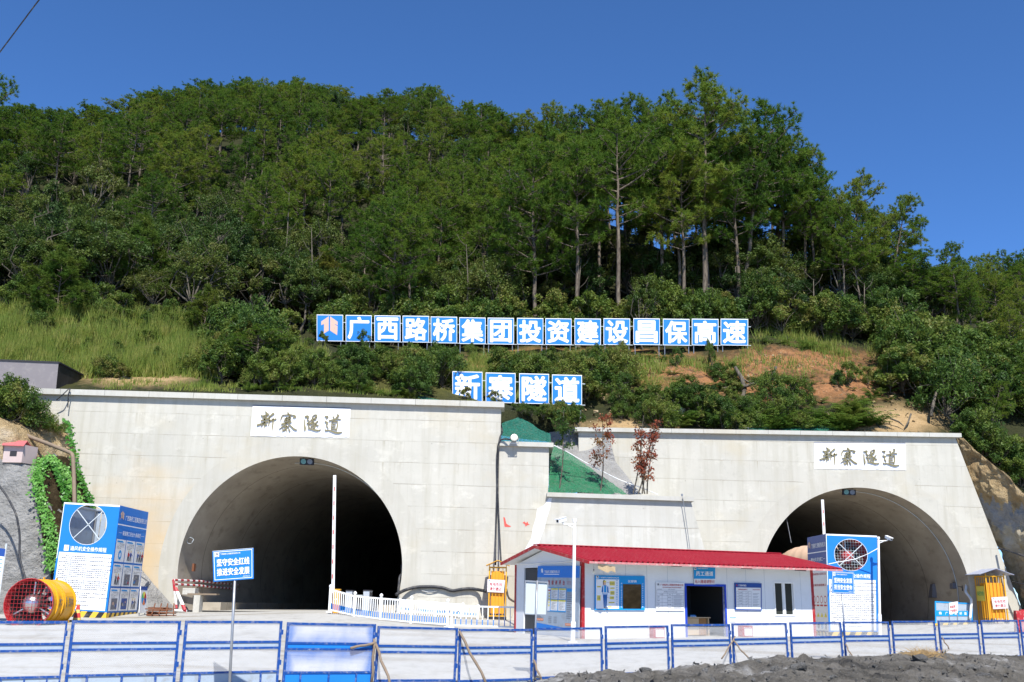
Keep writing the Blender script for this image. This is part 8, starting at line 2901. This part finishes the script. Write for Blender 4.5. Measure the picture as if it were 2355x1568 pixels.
for k, (px, py, top, dx_, Y) in enumerate(((232, 470, 370, 6, 96), (270, 500, 400, -8, 94), (655, 560, 440, 10, 84), (350, 660, 560, 4, 74), (720, 640, 520, -4, 76), (1330, 720, 590, 6, 73.4), (1075, 700, 560, -3, 73.6), (1880, 745, 640, -10, 73.2), (1975, 745, 650, 12, 73.4))):
    a_, b_ = P(px, py, Y), P(px + dx_, top, Y)
    a_[2] = min(a_[2], float(zh(a_[0], a_[1])) - 0.2)
    m_ = a_ * 0.45 + b_ * 0.55 + [0.15 * (-1) ** k, 0, 0]
    mb = MB().tube([a_, a_ * 0.7 + b_ * 0.3 - [0.1, 0, 0], m_, b_], [0.10, 0.08, 0.06, 0.02], 6)
    for j in range(4):
        q = m_ * (0.8 - 0.25 * j) + b_ * (0.2 + 0.25 * j)
        mb.tube([q, q + [0.5 * (-1) ** j, 0, 0.5], q + [0.8 * (-1) ** j, 0.1, 1.1]], [0.03, 0.02, 0.008], 5)
    tag(mb.build('bare_tree', 'bark_grey', smooth=True, loc=tuple(a_)), 'thin bare pale tree in the wood, ' + where(px), 'tree', 'bare trees in the wood')
# trees of the far spur at the right edge
for k, (px, top) in enumerate(((2255, 566), (2285, 580), (2315, 572), (2345, 574), (2380, 570), (2230, 600))):
    p = P(px, 690, 128 + 3 * (k % 3))
    p[2] = float(zh(p[0], p[1]))
    h = height_for(p, top)
    if h > 3:
        plant('pine%d' % (k % 6), p, min(h, 20) / 16.0, rng.uniform(0, 6.28), 'far pine on the skyline at the right edge', 'pine', 'far pines at the right edge')
# crown reaching into the top left corner
p = P(-75, 420, 100)
p[2] = float(zh(p[0], p[1]))
plant('open1', p, height_for(p, 150) / 16.0, 1.0, 'pine whose outer branches reach into the left edge of the sky', 'pine', 'pines on the slope')
# distinct young pines of the lower left
for (px, py, top, Y, sc, lab) in ((125, 748, 556, 66.6, 1.25, 'yellow tipped young pine with tiers of branches at the lower left of the wood'), (465, 790, 650, 67, 1.0, 'brownish young pine just above the tall grass'), (585, 905, 740, 56.8, 0.9, 'small dark pine with a bare leaning trunk behind the left coping'),
                                  (370, 790, 700, 67, 1.0, 'small brownish young pine left of its taller neighbour above the grass')):
    p = P(px, py, Y)
    p[2] = float(zh(p[0], p[1]))
    h = height_for(p, top)
    t_ = plant('young%d' % (len(lab) % 3) if px != 585 else 'pine1', p, h / (6.5 if px != 585 else 16.0), 0.5, lab, 'pine', 'young pines on the slope' if px != 585 else None)
    if px == 585:
        t_.scale = (0.5, 0.5, h / 16.0)
    else:
        t_.scale = (h / 6.5 * 1.15, h / 6.5 * 1.15, h / 6.5)

# bushes and ferns between the walls and the wood
def clump(px0, px1, py0, py1, Yf, n, keys, s0, s1, label, cat, group, spread_y=1.0):
    for k in range(n):
        px, py = rng.uniform(px0, px1), rng.uniform(py0, py1)
        Y = Yf(px, py) if callable(Yf) else Yf
        p = P(px, py, Y + rng.uniform(-.5, .5) * spread_y)
        p[2] = float(zh(p[0], p[1]))
        key = keys[rng.randint(len(keys))]
        sc = rng.uniform(s0, s1)
        gx_ = pix(p)[0]
        lim = None
        if 688 < gx_ < 1740 and p[1] < 70.2:
            lim = 783 + abs(rng.normal()) * 8
        if 965 < gx_ < 1370 and p[1] < 59.8:
            lim = 915
        if lim is not None and 'bush' in key and p[1] < 70.2:
            hmax = height_for(p, lim)
            if hmax < 0.5:
                continue
            sc = min(sc, hmax / 2.6 / 1.15)
        plant(key, p, sc, rng.uniform(0, 6.28), label, cat, group, zs=rng.uniform(0.8, 1.2), bury=0.1, name='shrub' if 'shrub' in label else None)
BU = ['bush0', 'bush1', 'bush2', 'bush3']
FE = ['fern0', 'fern1']
slopeY = lambda px, py: np.interp(py, [790, 830, 870, 910, 950, 990], [71.5, 68.5, 65.0, 62.5, 60.5, 59.2]) if px > 1150 else np.interp(py, [720, 800, 850, 905], [68, 65.5, 60, 55.8])
clump(480, 720, 800, 890, slopeY, 20, BU, 0.9, 1.6, 'bush at the foot of the wood left of the emblem board', 'bush', 'bushes above the left portal')
clump(700, 1040, 815, 885, slopeY, 30, BU, 0.9, 1.5, 'bush under the left half of the upper boards', 'bush', 'bushes above the left portal')
clump(720, 1000, 868, 890, 58.0, 12, BU, 0.8, 1.25, 'bush right behind the left coping near its right end', 'bush', 'bushes above the left portal')
clump(560, 760, 870, 895, 56.6, 9, BU, 0.4, 0.8, 'small bush just behind the left coping', 'bush', 'bushes above the left portal')
clump(1335, 1440, 830, 930, slopeY, 15, BU, 0.8, 1.35, 'bush right of the lower row of boards', 'bush', 'bushes above the right portal')
clump(1165, 1330, 930, 985, lambda a, b: 57.6, 14, BU, 0.45, 0.8, 'bush under the lower row of boards', 'bush', 'bushes above the right portal')
clump(1440, 1640, 890, 965, slopeY, 12, BU, 0.5, 1.0, 'bush on the red soil under the right half of the boards', 'bush', 'bushes above the right portal')
clump(1640, 2010, 895, 965, slopeY, 15, BU, 0.4, 0.9, 'low bush on the bank above the right plaque', 'bush', 'bushes above the right portal')
clump(1130, 1345, 865, 925, slopeY, 24, BU, 0.6, 1.2, 'bush on the bank between the two rows of boards', 'bush', 'bushes above the right portal')
clump(1640, 2060, 850, 905, slopeY, 12, BU, 0.35, 0.75, 'low bush scattered over the upper red bank', 'bush', 'bushes above the right portal')
clump(1400, 1720, 905, 985, slopeY, 13, BU, 0.4, 0.9, 'low bush behind the coping between sapling and plaque of the right portal', 'bush', 'bushes above the right portal')
clump(1420, 2060, 850, 905, slopeY, 36, FE, 0.6, 1.1, 'fern on the upper red bank', 'fern', 'ferns above the right portal')
clump(20, 560, 740, 870, slopeY, 26, BU, 0.3, 0.7, 'weedy low bush standing in the tall grass', 'bush', 'bushes in the tall grass')
clump(20, 700, 730, 870, slopeY, 40, FE, 0.7, 1.2, 'fern standing in the tall grass', 'fern', 'ferns in the tall grass')
clump(1500, 2010, 905, 978, lambda a, b: max(60.4, slopeY(a, b) - 0.8), 64, FE, 1.0, 1.9, 'green fern on the bank above the right portal', 'fern', 'ferns above the right portal')
clump(1730, 1900, 790, 812, 71.0, 8, FE, 0.7, 1.2, 'fern at the edge of the wood beyond the last board', 'fern', 'ferns beside the boards')
clump(1200, 1560, 795, 812, 69.5, 14, FE, 0.6, 1.0, 'fern at the feet of the upper boards', 'fern', 'ferns beside the boards')
clump(560, 1030, 895, 910, lambda a, b: 56.4, 24, BU, 0.45, 0.9, 'leafy bush leaning over the left coping', 'bush', 'bushes above the left portal')
clump(560, 1000, 880, 900, 56.0, 12, FE, 0.7, 1.1, 'fern just behind the left coping', 'fern', 'ferns above the left portal')
clump(1740, 2100, 760, 800, 73.0, 18, BU, 1.0, 1.7, 'shrub along the edge of the wood right of the boards', 'bush', 'shrubs along the wood edge')
clump(2050, 2200, 800, 930, lambda a, b: np.interp(b, [800, 930], [71, 63.5]), 22, BU, 1.0, 1.7, 'shrub on the slope above the ochre scar', 'bush', 'shrubs at the right of the slope')
clump(2170, 2420, 830, 1000, lambda a, b: np.interp(b, [830, 1000], [70, 63.0]), 32, BU, 1.1, 1.9, 'shrub on the steep slope right of the right portal', 'bush', 'shrubs at the right of the slope')
clump(2230, 2420, 1010, 1140, lambda a, b: 60.2, 20, BU, 0.7, 1.2, 'shrub hanging over the ochre cut at the right edge', 'bush', 'shrubs at the right of the slope')
clump(0, 470, 712, 800, lambda a, b: 68.5, 16, BU, 0.6, 1.0, 'bush along the upper edge of the tall grass', 'bush', 'bushes by the tall grass')
clump(230, 300, 885, 895, 57.5, 3, BU, 0.5, 0.8, 'bush beside the rusty pipe of the tank', 'bush', 'bushes by the tall grass')
# dark understorey closing the wood's front
clump(740, 1740, 735, 760, 73.0, 74, BU, 1.0, 1.7, 'dark shrub in the shade behind the upper boards', 'bush', 'shrubs behind the upper boards')
clump(1500, 2150, 690, 740, 78.5, 30, BU, 1.0, 1.7, 'shrub under the pines of the right skyline', 'bush', 'shrubs under the right pines')
# single saplings in front of the boards and on the bank
for (px, py, top, Y, kd, lab) in ((742, 800, 755, 69.0, 'bush3', 'bush growing over the foot of the emblem board'), (835, 805, 752, 69.2, 'bush1', 'bush growing over the foot of the second upper board'), (700, 880, 770, 66, 'bush1', 'thin tall bush left of the emblem board'),
                                  (1070, 925, 897, 58.6, 'bush3', 'bush before the foot of the first lower board'), (1138, 925, 890, 58.6, 'bush1', 'bush before the foot of the second lower board'), (1300, 935, 912, 58.8, 'bush3', 'small bush before the foot of the last lower board'),
                                  (1635, 850, 772, 67.5, 'bush3', 'sapling on the bank before the fourteenth upper board'), (1555, 850, 790, 67.5, 'bush1', 'sapling on the bank before the thirteenth upper board'), (1430, 835, 775, 68, 'bush0', 'bush rising before the eleventh upper board'), (1085, 815, 780, 69, 'bush2', 'bush at the foot of the sixth upper board'), (1370, 830, 782, 69, 'bush2', 'bush at the foot of the tenth upper board'),
                                  (1925, 900, 845, 65, 'bush3', 'bush in the middle of the red soil bank')):
    p = P(px, py, Y)
    p[2] = float(zh(p[0], p[1]))
    h = max(1.0, height_for(p, top))
    t_ = plant(kd, p, h / 2.6, rng.uniform(0, 6), lab, 'bush', None)
    w = min(h / 2.6, 0.42)
    t_.scale = (w, w, h / 2.6)
# bush on the left slope
for (px, py, s, Y) in ((10, 985, 1.3, 50.8), (50, 988, 1.25, 51.2), (85, 990, 0.9, 51.8), (-40, 985, 1.4, 50.4), (30, 960, 1.2, 51.8), (108, 992, 0.55, 52.4), (140, 992, 0.35, 52.6)):
    p = P(px, py, Y)
    plant(BU[rng.randint(4)], p, s * 0.8, rng.uniform(0, 6), 'bush on top of the left slope beside the left portal', 'bush', 'bushes on the left slope', bury=0.2)

# saplings planted behind the low coping
def sapling(label, foot, top, Y, leaf_from, mat, stems, seed, spread=0.6, nleaf=420):
    rng = np.random.RandomState(seed)
    a = P(*foot, Y)
    th = thing('sapling', label, 'sapling', tuple(a))
    segs, C = [], []
    for s in range(stems):
        b = P(*top, Y) + np.array([rng.uniform(-.35, .35) * (s > 0) * 2, rng.uniform(-.3, .3), -rng.uniform(0, 1.2) * (s > 0)])
        f0 = a + np.array([0.16 * (s - stems / 2) * 1.3, 0.05 * s, 0]) if stems > 1 else a
        k = np.linspace(0, 1, 8)[:, None]
        st = f0 * (1 - k) + b * k + np.stack([0.08 * np.sin(k[:, 0] * 5 + s), 0 * k[:, 0], 0 * k[:, 0]], -1)
        segs.append((st, np.linspace(0.045, 0.012, 8)))
        for _ in range(13):
            t = rng.uniform(leaf_from, 1.0)
            q = np.array([np.interp(t, k[:, 0], st[:, j]) for j in range(3)])
            e = q + (rdir(rng, 1, 0.5)[0] * [1, 1, 0.6]) * spread * rng.uniform(0.5, 1.2) * (1.25 - t * 0.6)
            segs.append((np.array([q, (q + e) / 2 + Z3 * 0.05, e]), np.array([0.012, 0.008, 0.004])))
            m = nleaf // (13 * stems)
            C.append(q + (e - q) * rng.uniform(0.3, 1.1, (m, 1)) + rng.normal(size=(m, 3)) * 0.10)
    C = np.concatenate(C)
    nrm = rdir(rng, len(C), 0.4)
    u = np.cross(nrm, rdir(rng, len(C)))
    u /= np.linalg.norm(u, axis=1)[:, None]
    sz = rng.uniform(0.05, 0.10, (len(C), 1))
    V, F = quads(C, u * sz, np.cross(nrm, u) * sz * 0.6)
    off = ORG[th.name]
    for nm, (vv, ff), mm in (('stem', tubes(segs, 6), 'bark_grey'), ('leaves', (V, F), mat)):
        o_ = bpy.data.objects.new(nm, fast_mesh(nm, vv - off, ff, mm))
        COL.objects.link(o_)
        o_.parent = th
sapling('slim green leaved sapling behind the low coping, nearest the wing wall', (1285, 1128, ), (1300, 940), 53.4, 0.55, 'leaves_bush', 1, 1, 0.9, 650)
sapling('slim red leaved sapling in the middle of the low coping', (1380, 1130), (1388, 958), 53.5, 0.38, 'leaves_red', 1, 2, 0.95, 620)
sapling('bushy red leaved sapling with many stems at the end of the green net', (1478, 1133), (1484, 952), 53.6, 0.25, 'leaves_red', 5, 3, 0.55, 1500)

# dead wood on the red bank
for (pts, r, lab) in (([(1702, 950, 63.0), (1703, 925, 63.2), (1712, 890, 63.6), (1705, 868, 63.9), (1690, 842, 64.2)], [0.16, 0.17, 0.15, 0.14, 0.10], 'upright crooked dead trunk on the red bank'),
                      ([(1660, 892, 63.2), (1715, 886, 63.4), (1750, 874, 63.6), (1780, 868, 63.8)], [0.10, 0.10, 0.09, 0.06], 'dead branch lying across the red bank'),
                      ([(1692, 842, 64.2), (1706, 868, 64.0), (1722, 878, 64.0), (1745, 878, 64)], [0.05, 0.06, 0.06, 0.04], 'thin forked limb beside the crooked dead trunk'),
                      ([(1768, 872, 64), (1778, 855, 64.3), (1784, 842, 64.6)], [0.08, 0.08, 0.09], 'pale broken stump pointing up on the red bank'),
                      ([(2046, 960, 60.4), (2066, 968, 60.2), (2078, 978, 60.0)], [0.05, 0.05, 0.02], 'bare root hanging across the left of the ochre scar'),
                      ([(2094, 950, 60.6), (2088, 968, 60.2), (2078, 985, 60.0)], [0.06, 0.05, 0.02], 'bare root hanging at the right of the ochre scar'),
                      ([(1992, 940, 61.5), (2014, 970, 60.6), (2032, 996, 60)], [0.06, 0.06, 0.06], 'dark hose lying down the ochre scar'),
                      ([(2140, 955, 61), (2146, 925, 61.5), (2152, 900, 62)], [0.10, 0.10, 0.08], 'pale dead stump above the ochre scar'),
                      ([(556, 640, 78), (552, 600, 78), (545, 560, 78.4), (556, 520, 79)], [0.16, 0.14, 0.10, 0.05], 'pale bare trunk standing in the wood above the left tunnel mouth')):
    q = np.array([P(*a) for a in pts])
    if lab.startswith('pale bare'):
        q[0] -= Z3 * 3
    o_ = MB().tube(q, r, 8).build('dead_branch', 'bark_grey' if 'hose' not in lab else 'black_rubber', smooth=True, loc=tuple(q[0]))
    tag(o_, lab, 'dead wood' if 'hose' not in lab else 'hose')
    if 'hose' in lab:
        o_.name = 'hose'

# grass: uncountable blades
rng = np.random.RandomState(5)
A, B, T = [], [], []
def blades(px0, px1, py0, py1, Yf, n, h0, h1):
    for _ in range(n):
        px, py = rng.uniform(px0, px1), rng.uniform(py0, py1)
        p = P(px, py, Yf(px, py))
        A.append(p)
pts_ = []
def seed_grass(px0, px1, rows, n, h0, h1):
    px = rng.uniform(px0, px1, n)
    u = rng.rand(n)
    Y = rows[0] + (rows[1] - rows[0]) * u
    x = (px - FW / 2) / 2200.0 * Y
    pts_.append(np.stack([x, Y, zh(x, Y), rng.uniform(h0, h1, n)], -1))
seed_grass(-120, 520, (58, 68.5), 30000, 0.6, 1.5)
seed_grass(480, 760, (60, 66), 4000, 0.4, 1.0)
seed_grass(1030, 1330, (60.5, 68.5), 9000, 0.4, 1.0)
seed_grass(1330, 1700, (64, 69), 4500, 0.25, 0.7)
seed_grass(1700, 2100, (66, 71), 2500, 0.2, 0.5)
seed_grass(230, 600, (55.2, 57), 2200, 0.15, 0.5)
seed_grass(600, 1150, (55.2, 57), 1200, 0.1, 0.3)
seed_grass(1730, 2000, (70, 73), 3000, 0.3, 0.8)
g_ = np.concatenate(pts_)
nn_ = fbm(np.stack([g_[:, 0], g_[:, 1], g_[:, 0] * 0], -1), 0.9, 4)
g_[:, 3] *= np.clip(0.85 + 0.75 * nn_, 0.3, 1.7)
g_ = g_[nn_ > -0.5]
n = len(g_)
az = rng.uniform(0, 6.28, n)
s = np.stack([np.cos(az), np.sin(az), 0 * az], -1)
ln = rng.normal(size=(n, 2)) * 0.22
c = g_[:, :3]
h = g_[:, 3:4]
tip = c + np.concatenate([ln * h, h], 1)
V, F = tris(c - s * 0.028 - [0, 0, .05], c + s * 0.028 - [0, 0, .05], tip)
o_ = bpy.data.objects.new('tall_grass', fast_mesh('tall_grass', V, F, 'leaves_grass'))
COL.objects.link(o_)
tag(o_, 'tall yellow green grass on the hillside above the portals', 'grass', kind='stuff')

# clods and pale stones lying on the red bank
rng = np.random.RandomState(31)
mb = MB()
for k in range(900):
    px, Y = rng.uniform(1330, 2120), rng.uniform(59.5, 69.5)
    x = (px - FW / 2) / 2200.0 * Y
    p = np.array([x, Y, float(zh(x, Y))])
    r = 0.04 + 0.16 * rng.rand() ** 3
    a = rng.normal(size=(5, 3))
    a = a / np.linalg.norm(a, axis=1)[:, None] * r * rng.uniform(0.7, 1.2, (5, 1))
    mb.add(p + a + [0, 0, r * 0.3], [(0, 1, 2), (0, 2, 3), (0, 3, 1), (1, 3, 2), (0, 4, 1), (1, 4, 2), (2, 4, 3)])
o_ = mb.build('clods', 'ochre_rock')
tag(o_, 'clods and stones scattered over the red bank', 'clods', kind='stuff')
for k, (px, py, r, lab) in enumerate(((1535, 905, 0.6, 'large white rock among the bushes left of the dead trunk'), (1560, 925, 0.7, 'white rock just below the large white one among the bushes'), (1575, 908, 0.35, 'small white rock at the right of the two larger white ones'), (1712, 952, 0.3, 'white rock lying at the foot of the crooked dead trunk'))):
    Y = float(slopeY(px, py)) - 0.2
    p = P(px, py, Y)
    p[2] = float(zh(p[0], p[1])) + r * 0.2
    tag(stone(p, r, 90 + k).build('stone', 'plaster', loc=tuple(p)), lab, 'stone')

# plastic ivy strips on a brown mat, hung over the left slope
rowsI = [(1048, 84, 150), (1090, 80, 190), (1165, 86, 216), (1240, 100, 206), (1330, 118, 196), (1400, 122, 190)]
def depI(px, py, u):
    return depL(px, py, u) - 0.62
th_o, gI = pixel_slope('brown_mat', rowsI, depI, 'brown_mat', 0.10, 0.9, 30, 50, 'brown fibre mat hung on the left slope under strips of green ivy', 'mat', 'thing', 2.0)
rng = np.random.RandomState(9)
STRIPS = [([(150, 955, 0), (160, 985, 0), (168, 1040, 0), (182, 1090, 0), (200, 1130, 0), (212, 1165, 0), (216, 1200, 0)], 9, 'ivy strip down the right edge of the brown mat, next to the wall'),
          ([(100, 1055, 0), (88, 1085, 0), (86, 1110, 0), (98, 1160, 0), (112, 1210, 0), (118, 1260, 0), (118, 1310, 0)], 17, 'broad ivy strip down the left edge of the brown mat'),
          ([(108, 1050, 0), (130, 1062, 0), (150, 1080, 0), (163, 1110, 0), (178, 1140, 0), (185, 1165, 0)], 10, 'slanting ivy strip across the middle of the brown mat'),
          ([(122, 1060, 0), (138, 1095, 0), (148, 1125, 0), (156, 1160, 0), (160, 1190, 0)], 8, 'thin ivy strip left of the grey pipe')]
for pts, wd2, lab in STRIPS:
    q = np.array(pts, float)
    t = np.linspace(0, len(q) - 1, 900)
    i = np.clip(t.astype(int), 0, len(q) - 2)
    f = (t - i)[:, None]
    px = (q[i] * (1 - f) + q[i + 1] * f)[:, :2]
    nl = 1150 if wd2 > 12 else 700
    sel = rng.randint(0, len(px), nl)
    pp_ = px[sel] + rng.normal(size=(nl, 2)) * [wd2 * 0.55, 4]
    C = np.array([P(a, b, depL(a, b, 0) - 0.85 - 0.25 * rng.rand()) for a, b in pp_])
    nrm = rdir(rng, nl) * 0.7 + np.array([0.1, -1.0, 0.45])
    nrm /= np.linalg.norm(nrm, axis=1)[:, None]
    u = np.cross(nrm, rdir(rng, nl))
    u /= np.linalg.norm(u, axis=1)[:, None]
    sz = rng.uniform(0.035, 0.105, (nl, 1))
    V, F = quads(C, u * sz, np.cross(nrm, u) * sz * 0.8)
    o_ = bpy.data.objects.new('ivy_strip', fast_mesh('ivy_strip', V - C[0], F, 'leaves_ivy'))
    COL.objects.link(o_)
    o_.location = C[0]
    tag(o_, lab, 'ivy', 'strips of green ivy on the brown mat')

# dry brush on the heap
rng = np.random.RandomState(15)
c = heap_at(2125, 1500)
A, B, T = [], [], []
for _ in range(260):
    d = rdir(rng, 1, 0.4)[0] * [1.2, 0.7, 0.7]
    a = c + rng.normal(size=3) * [0.28, 0.12, 0.03]
    T.append(a + d * rng.uniform(0.15, 0.55))
    w = np.cross(d, [0, 1, 0]) * 0.008
    A.append(a - w); B.append(a + w)
V, F = tris(np.array(A), np.array(B), np.array(T))
o_ = bpy.data.objects.new('dry_brush', fast_mesh('dry_brush', V - c, F, 'leaves_dry'))
COL.objects.link(o_)
o_.location = c
tag(o_, 'tuft of dry straw coloured brush on the crest of the spoil heap', 'brush')

bpy.data.objects.remove(_to_)
bpy.data.curves.remove(_tc)
# bank of earth on the far side of the road behind the camera, seen only in the mirror
bg_ = []
for u in np.linspace(0, 1, 60):
    x, y = 42 + 22 * u * 0, -45 + 85 * u
    bg_.append([[x + 2.6 * h + 0.8 * math.sin(9 * u + h), y, -3.2 + h * 1.25 + 0.5 * math.sin(14 * u + 1.7 * h)] for h in np.linspace(0, 7, 14)])
g = np.array(bg_)
g[..., 2] += fbm(g, 0.5, 4) * 0.9
o_ = MB().grid(g).build('earth_bank', 'brown_mat', smooth=True)
tag(o_, None, None, kind='structure')
print('PINES', {k: sum(1 for o in bpy.data.objects if o.parent is None and o.name.split('.')[0] == k) for k in ('pine_tree', 'broadleaf_tree', 'bush', 'shrub', 'fern', 'thicket_tree')}, n_p, 'BROAD', n_b, 'OBJ', len(bpy.data.objects), 'maxdup', sorted(seen_lab.items(), key=lambda x: -x[1])[:4])
